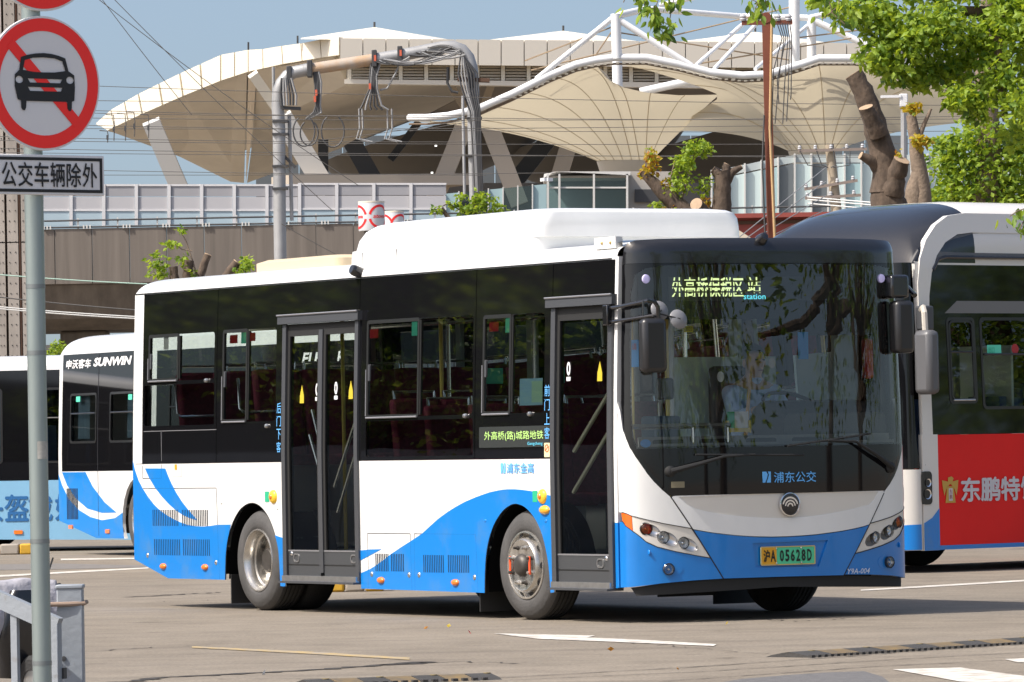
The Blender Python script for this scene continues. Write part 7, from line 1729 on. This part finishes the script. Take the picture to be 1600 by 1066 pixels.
asph = mat('asphalt_patch', (0.15, 0.145, 0.145), 0.9, var=0.35, vscale=14, bump=0.5, bscale=90)
on_ground('asphalt_patch', [(1080, 1075), (1160, 1062), (1230, 1056), (1290, 1052), (1350, 1050), (1378, 1058), (1400, 1075)], 0.004, asph, kind='structure')
on_ground('asphalt_patch', [(-60, 883), (90, 881), (230, 884), (230, 887), (90, 890), (-60, 892)], 0.003, mat('asphalt_worn', (0.20, 0.185, 0.17), 0.9, var=0.3, vscale=6), kind='structure')
crk = mat('crack_dark', (0.055, 0.048, 0.042), 0.95, var=0.5, vscale=20)
def crack(pts, w, jit=0.02, seed=1):
    random.seed(seed); P_ = []
    q = [gnd(*p) for p in pts]
    for a, b in zip(q, q[1:]):
        n = max(2, int((b - a).length / 0.08))
        for k in range(n): P_.append(a.lerp(b, k / n))
    P_.append(q[-1]); bm = NB(); L_, R2 = [], []
    for i, p in enumerate(P_):
        d = (P_[min(i + 1, len(P_) - 1)] - P_[max(i - 1, 0)]); n_ = Vector((-d.y, d.x, 0)).normalized()
        ww = w * random.uniform(0.35, 1.4); o = random.gauss(0, jit)
        c = p + n_ * o; L_.append(bm.verts.new((c.x + n_.x * ww, c.y + n_.y * ww, 0.0035))); R2.append(bm.verts.new((c.x - n_.x * ww, c.y - n_.y * ww, 0.0035)))
    for k in range(len(P_) - 1): bm.faces.new((L_[k], L_[k + 1], R2[k + 1], R2[k]))
    return tag(obj('ground_crack', bm, crk, smooth=0), kind='structure')
crack([(135, 1018.5), (275, 1010.5), (330, 1008)], 0.012, 0.03, 1)
crack([(200, 933.5), (265, 930), (350, 926)], 0.05, 0.05, 2)
crack([(150, 1072), (250, 1060), (380, 1053), (500, 1047), (600, 1040), (666, 1035.5)], 0.05, 0.03, 3)
crack([(600, 1040), (640, 1038), (668, 1034.5)], 0.10, 0.03, 4)
crack([(668, 1035.5), (735, 1034), (800, 1038)], 0.012, 0.04, 5)
crack([(340, 1062), (800, 1059), (1100, 1042), (1400, 1021), (1620, 1006)], 0.012, 0.006, 6)
crack([(700, 1068), (1100, 1050), (1400, 1031), (1620, 1019)], 0.010, 0.006, 7)
crack([(1030, 1066), (1200, 1054), (1370, 1042), (1620, 1030)], 0.010, 0.008, 8)
crack([(1120, 962), (1240, 972), (1330, 967)], 0.012, 0.05, 9)
crack([(930, 1000), (1150, 1020), (1260, 1024)], 0.006, 0.05, 10)
crack([(0, 948), (200, 943), (330, 938)], 0.008, 0.05, 11)
crack([(1240, 1025), (1265, 1021), (1290, 1023)], 0.10, 0.05, 12)
# rubber speed humps
def hump(p0, p1, w, n, label):
    a, b = gnd(*p0), gnd(*p1); d = b - a; ang = math.atan2(d.y, d.x); Ln = d.length
    H = thing('speed_hump', a, ang, label, 'speed hump', 'rubber speed humps')
    prof = [(0, 0.0), (0.05, 0.014), (0.14, 0.028), (w / 2, 0.033), (w - 0.14, 0.028), (w - 0.05, 0.014), (w, 0.0)]
    blkr = mat('hump_rubber', (0.055, 0.052, 0.05), 0.85, var=0.3, vscale=10, bump=0.4, bscale=60); ylr = mat('hump_yellow', (0.20, 0.135, 0.055), 0.8, col2=(0.11, 0.09, 0.065), vscale=14)
    s = Ln / n
    for k in range(n):
        bm = NB(); r0 = [bm.verts.new((k * s + 0.004, y, z)) for y, z in prof]; r1 = [bm.verts.new(((k + 1) * s - 0.004, y, z)) for y, z in prof]
        for i in range(len(prof) - 1): bm.faces.new((r0[i], r1[i], r1[i + 1], r0[i + 1]))
        bm.faces.new(r0[::-1]); bm.faces.new(r1)
        obj('hump_segment', bm, ylr if k % 2 else blkr, H)
    bm = NB()
    for k in range(int(Ln / 0.06)): box(bm, (k * 0.06, 0.0, 0.008), (0.03, 0.03, 0.016))
    tag(obj('hump_teeth', bm, blkr, H, smooth=0), kind='stuff')
    for k in range(0, n, 2): obj('hump_bolt', lathe(NB(), [(0.022, 0), (0.022, 0.004), (0, 0.005)], Matrix.Translation(((k + 0.85) * s, w / 2, 0.031)), 12), mat('bolt_yellow', (0.25, 0.19, 0.08), 0.6), H)
hump((1268, 1028), (1640, 1004), 0.36, 9, 'worn black and yellow rubber speed hump at lower right')
hump((490, 1073), (786, 1062), 0.34, 7, 'worn black and yellow rubber speed hump at the bottom centre edge')
# kerbs
yk = mat('kerb_yellow', (0.62, 0.36, 0.03), 0.7, var=0.3, vscale=5); gk = mat('kerb_grey', (0.38, 0.34, 0.29), 0.85, var=0.2)
def kerb(x0, x1, Y, label, n):
    a, b = A_(x0, 860, Y), A_(x1, 860, Y); w = (b.x - a.x) / n
    K_ = thing('kerb', (a.x, Y, 0), 0, label, 'kerb', 'painted kerbs')
    for k in range(n): bx('kerb_stone', (w * (k + 0.5), 0, 0.07), (w - 0.012, 0.25, 0.14), yk if k % 2 == 0 else gk, K_, bevel=0.02)
kerb(-30, 62, 73.0, 'yellow painted kerb stones under the pale blue bus at left', 3)
kerb(508, 600, 50.7, 'yellow and grey kerb stones glimpsed under the bus behind its rear door', 3)
# litter leaves
random.seed(77)
for px, py, m in ((705, 985, lfy[0]), (731, 992, red_st), (1137, 981, lfy[0]), (662, 990, lfy[1]), (1060, 1053, lfy[1]), (415, 1054, white_st), (960, 1022, lfy[1])):
    p = gnd(px, py); bm = NB(); leaf(bm, Vector((0, 0, 0.02)), 0.05, 0, 0.0)
    L0 = obj('fallen_leaf', bm, m, smooth=0); L0.location = (p.x, p.y, 0.012); L0.rotation_euler = (0, 0, random.uniform(0, 6))
    tag(L0, 'small dry fallen leaf lying on the concrete yard', 'leaf', 'fallen leaves')

for z in (0.18, 0.36): obj('gate_bolt', lathe(NB(), [(0.012, 0), (0.012, 0.008), (0, 0.01)], Matrix.Translation((-0.03, -0.06, z)) @ Matrix.Rotation(R(90), 4, 'X'), 8), darkst, GP)
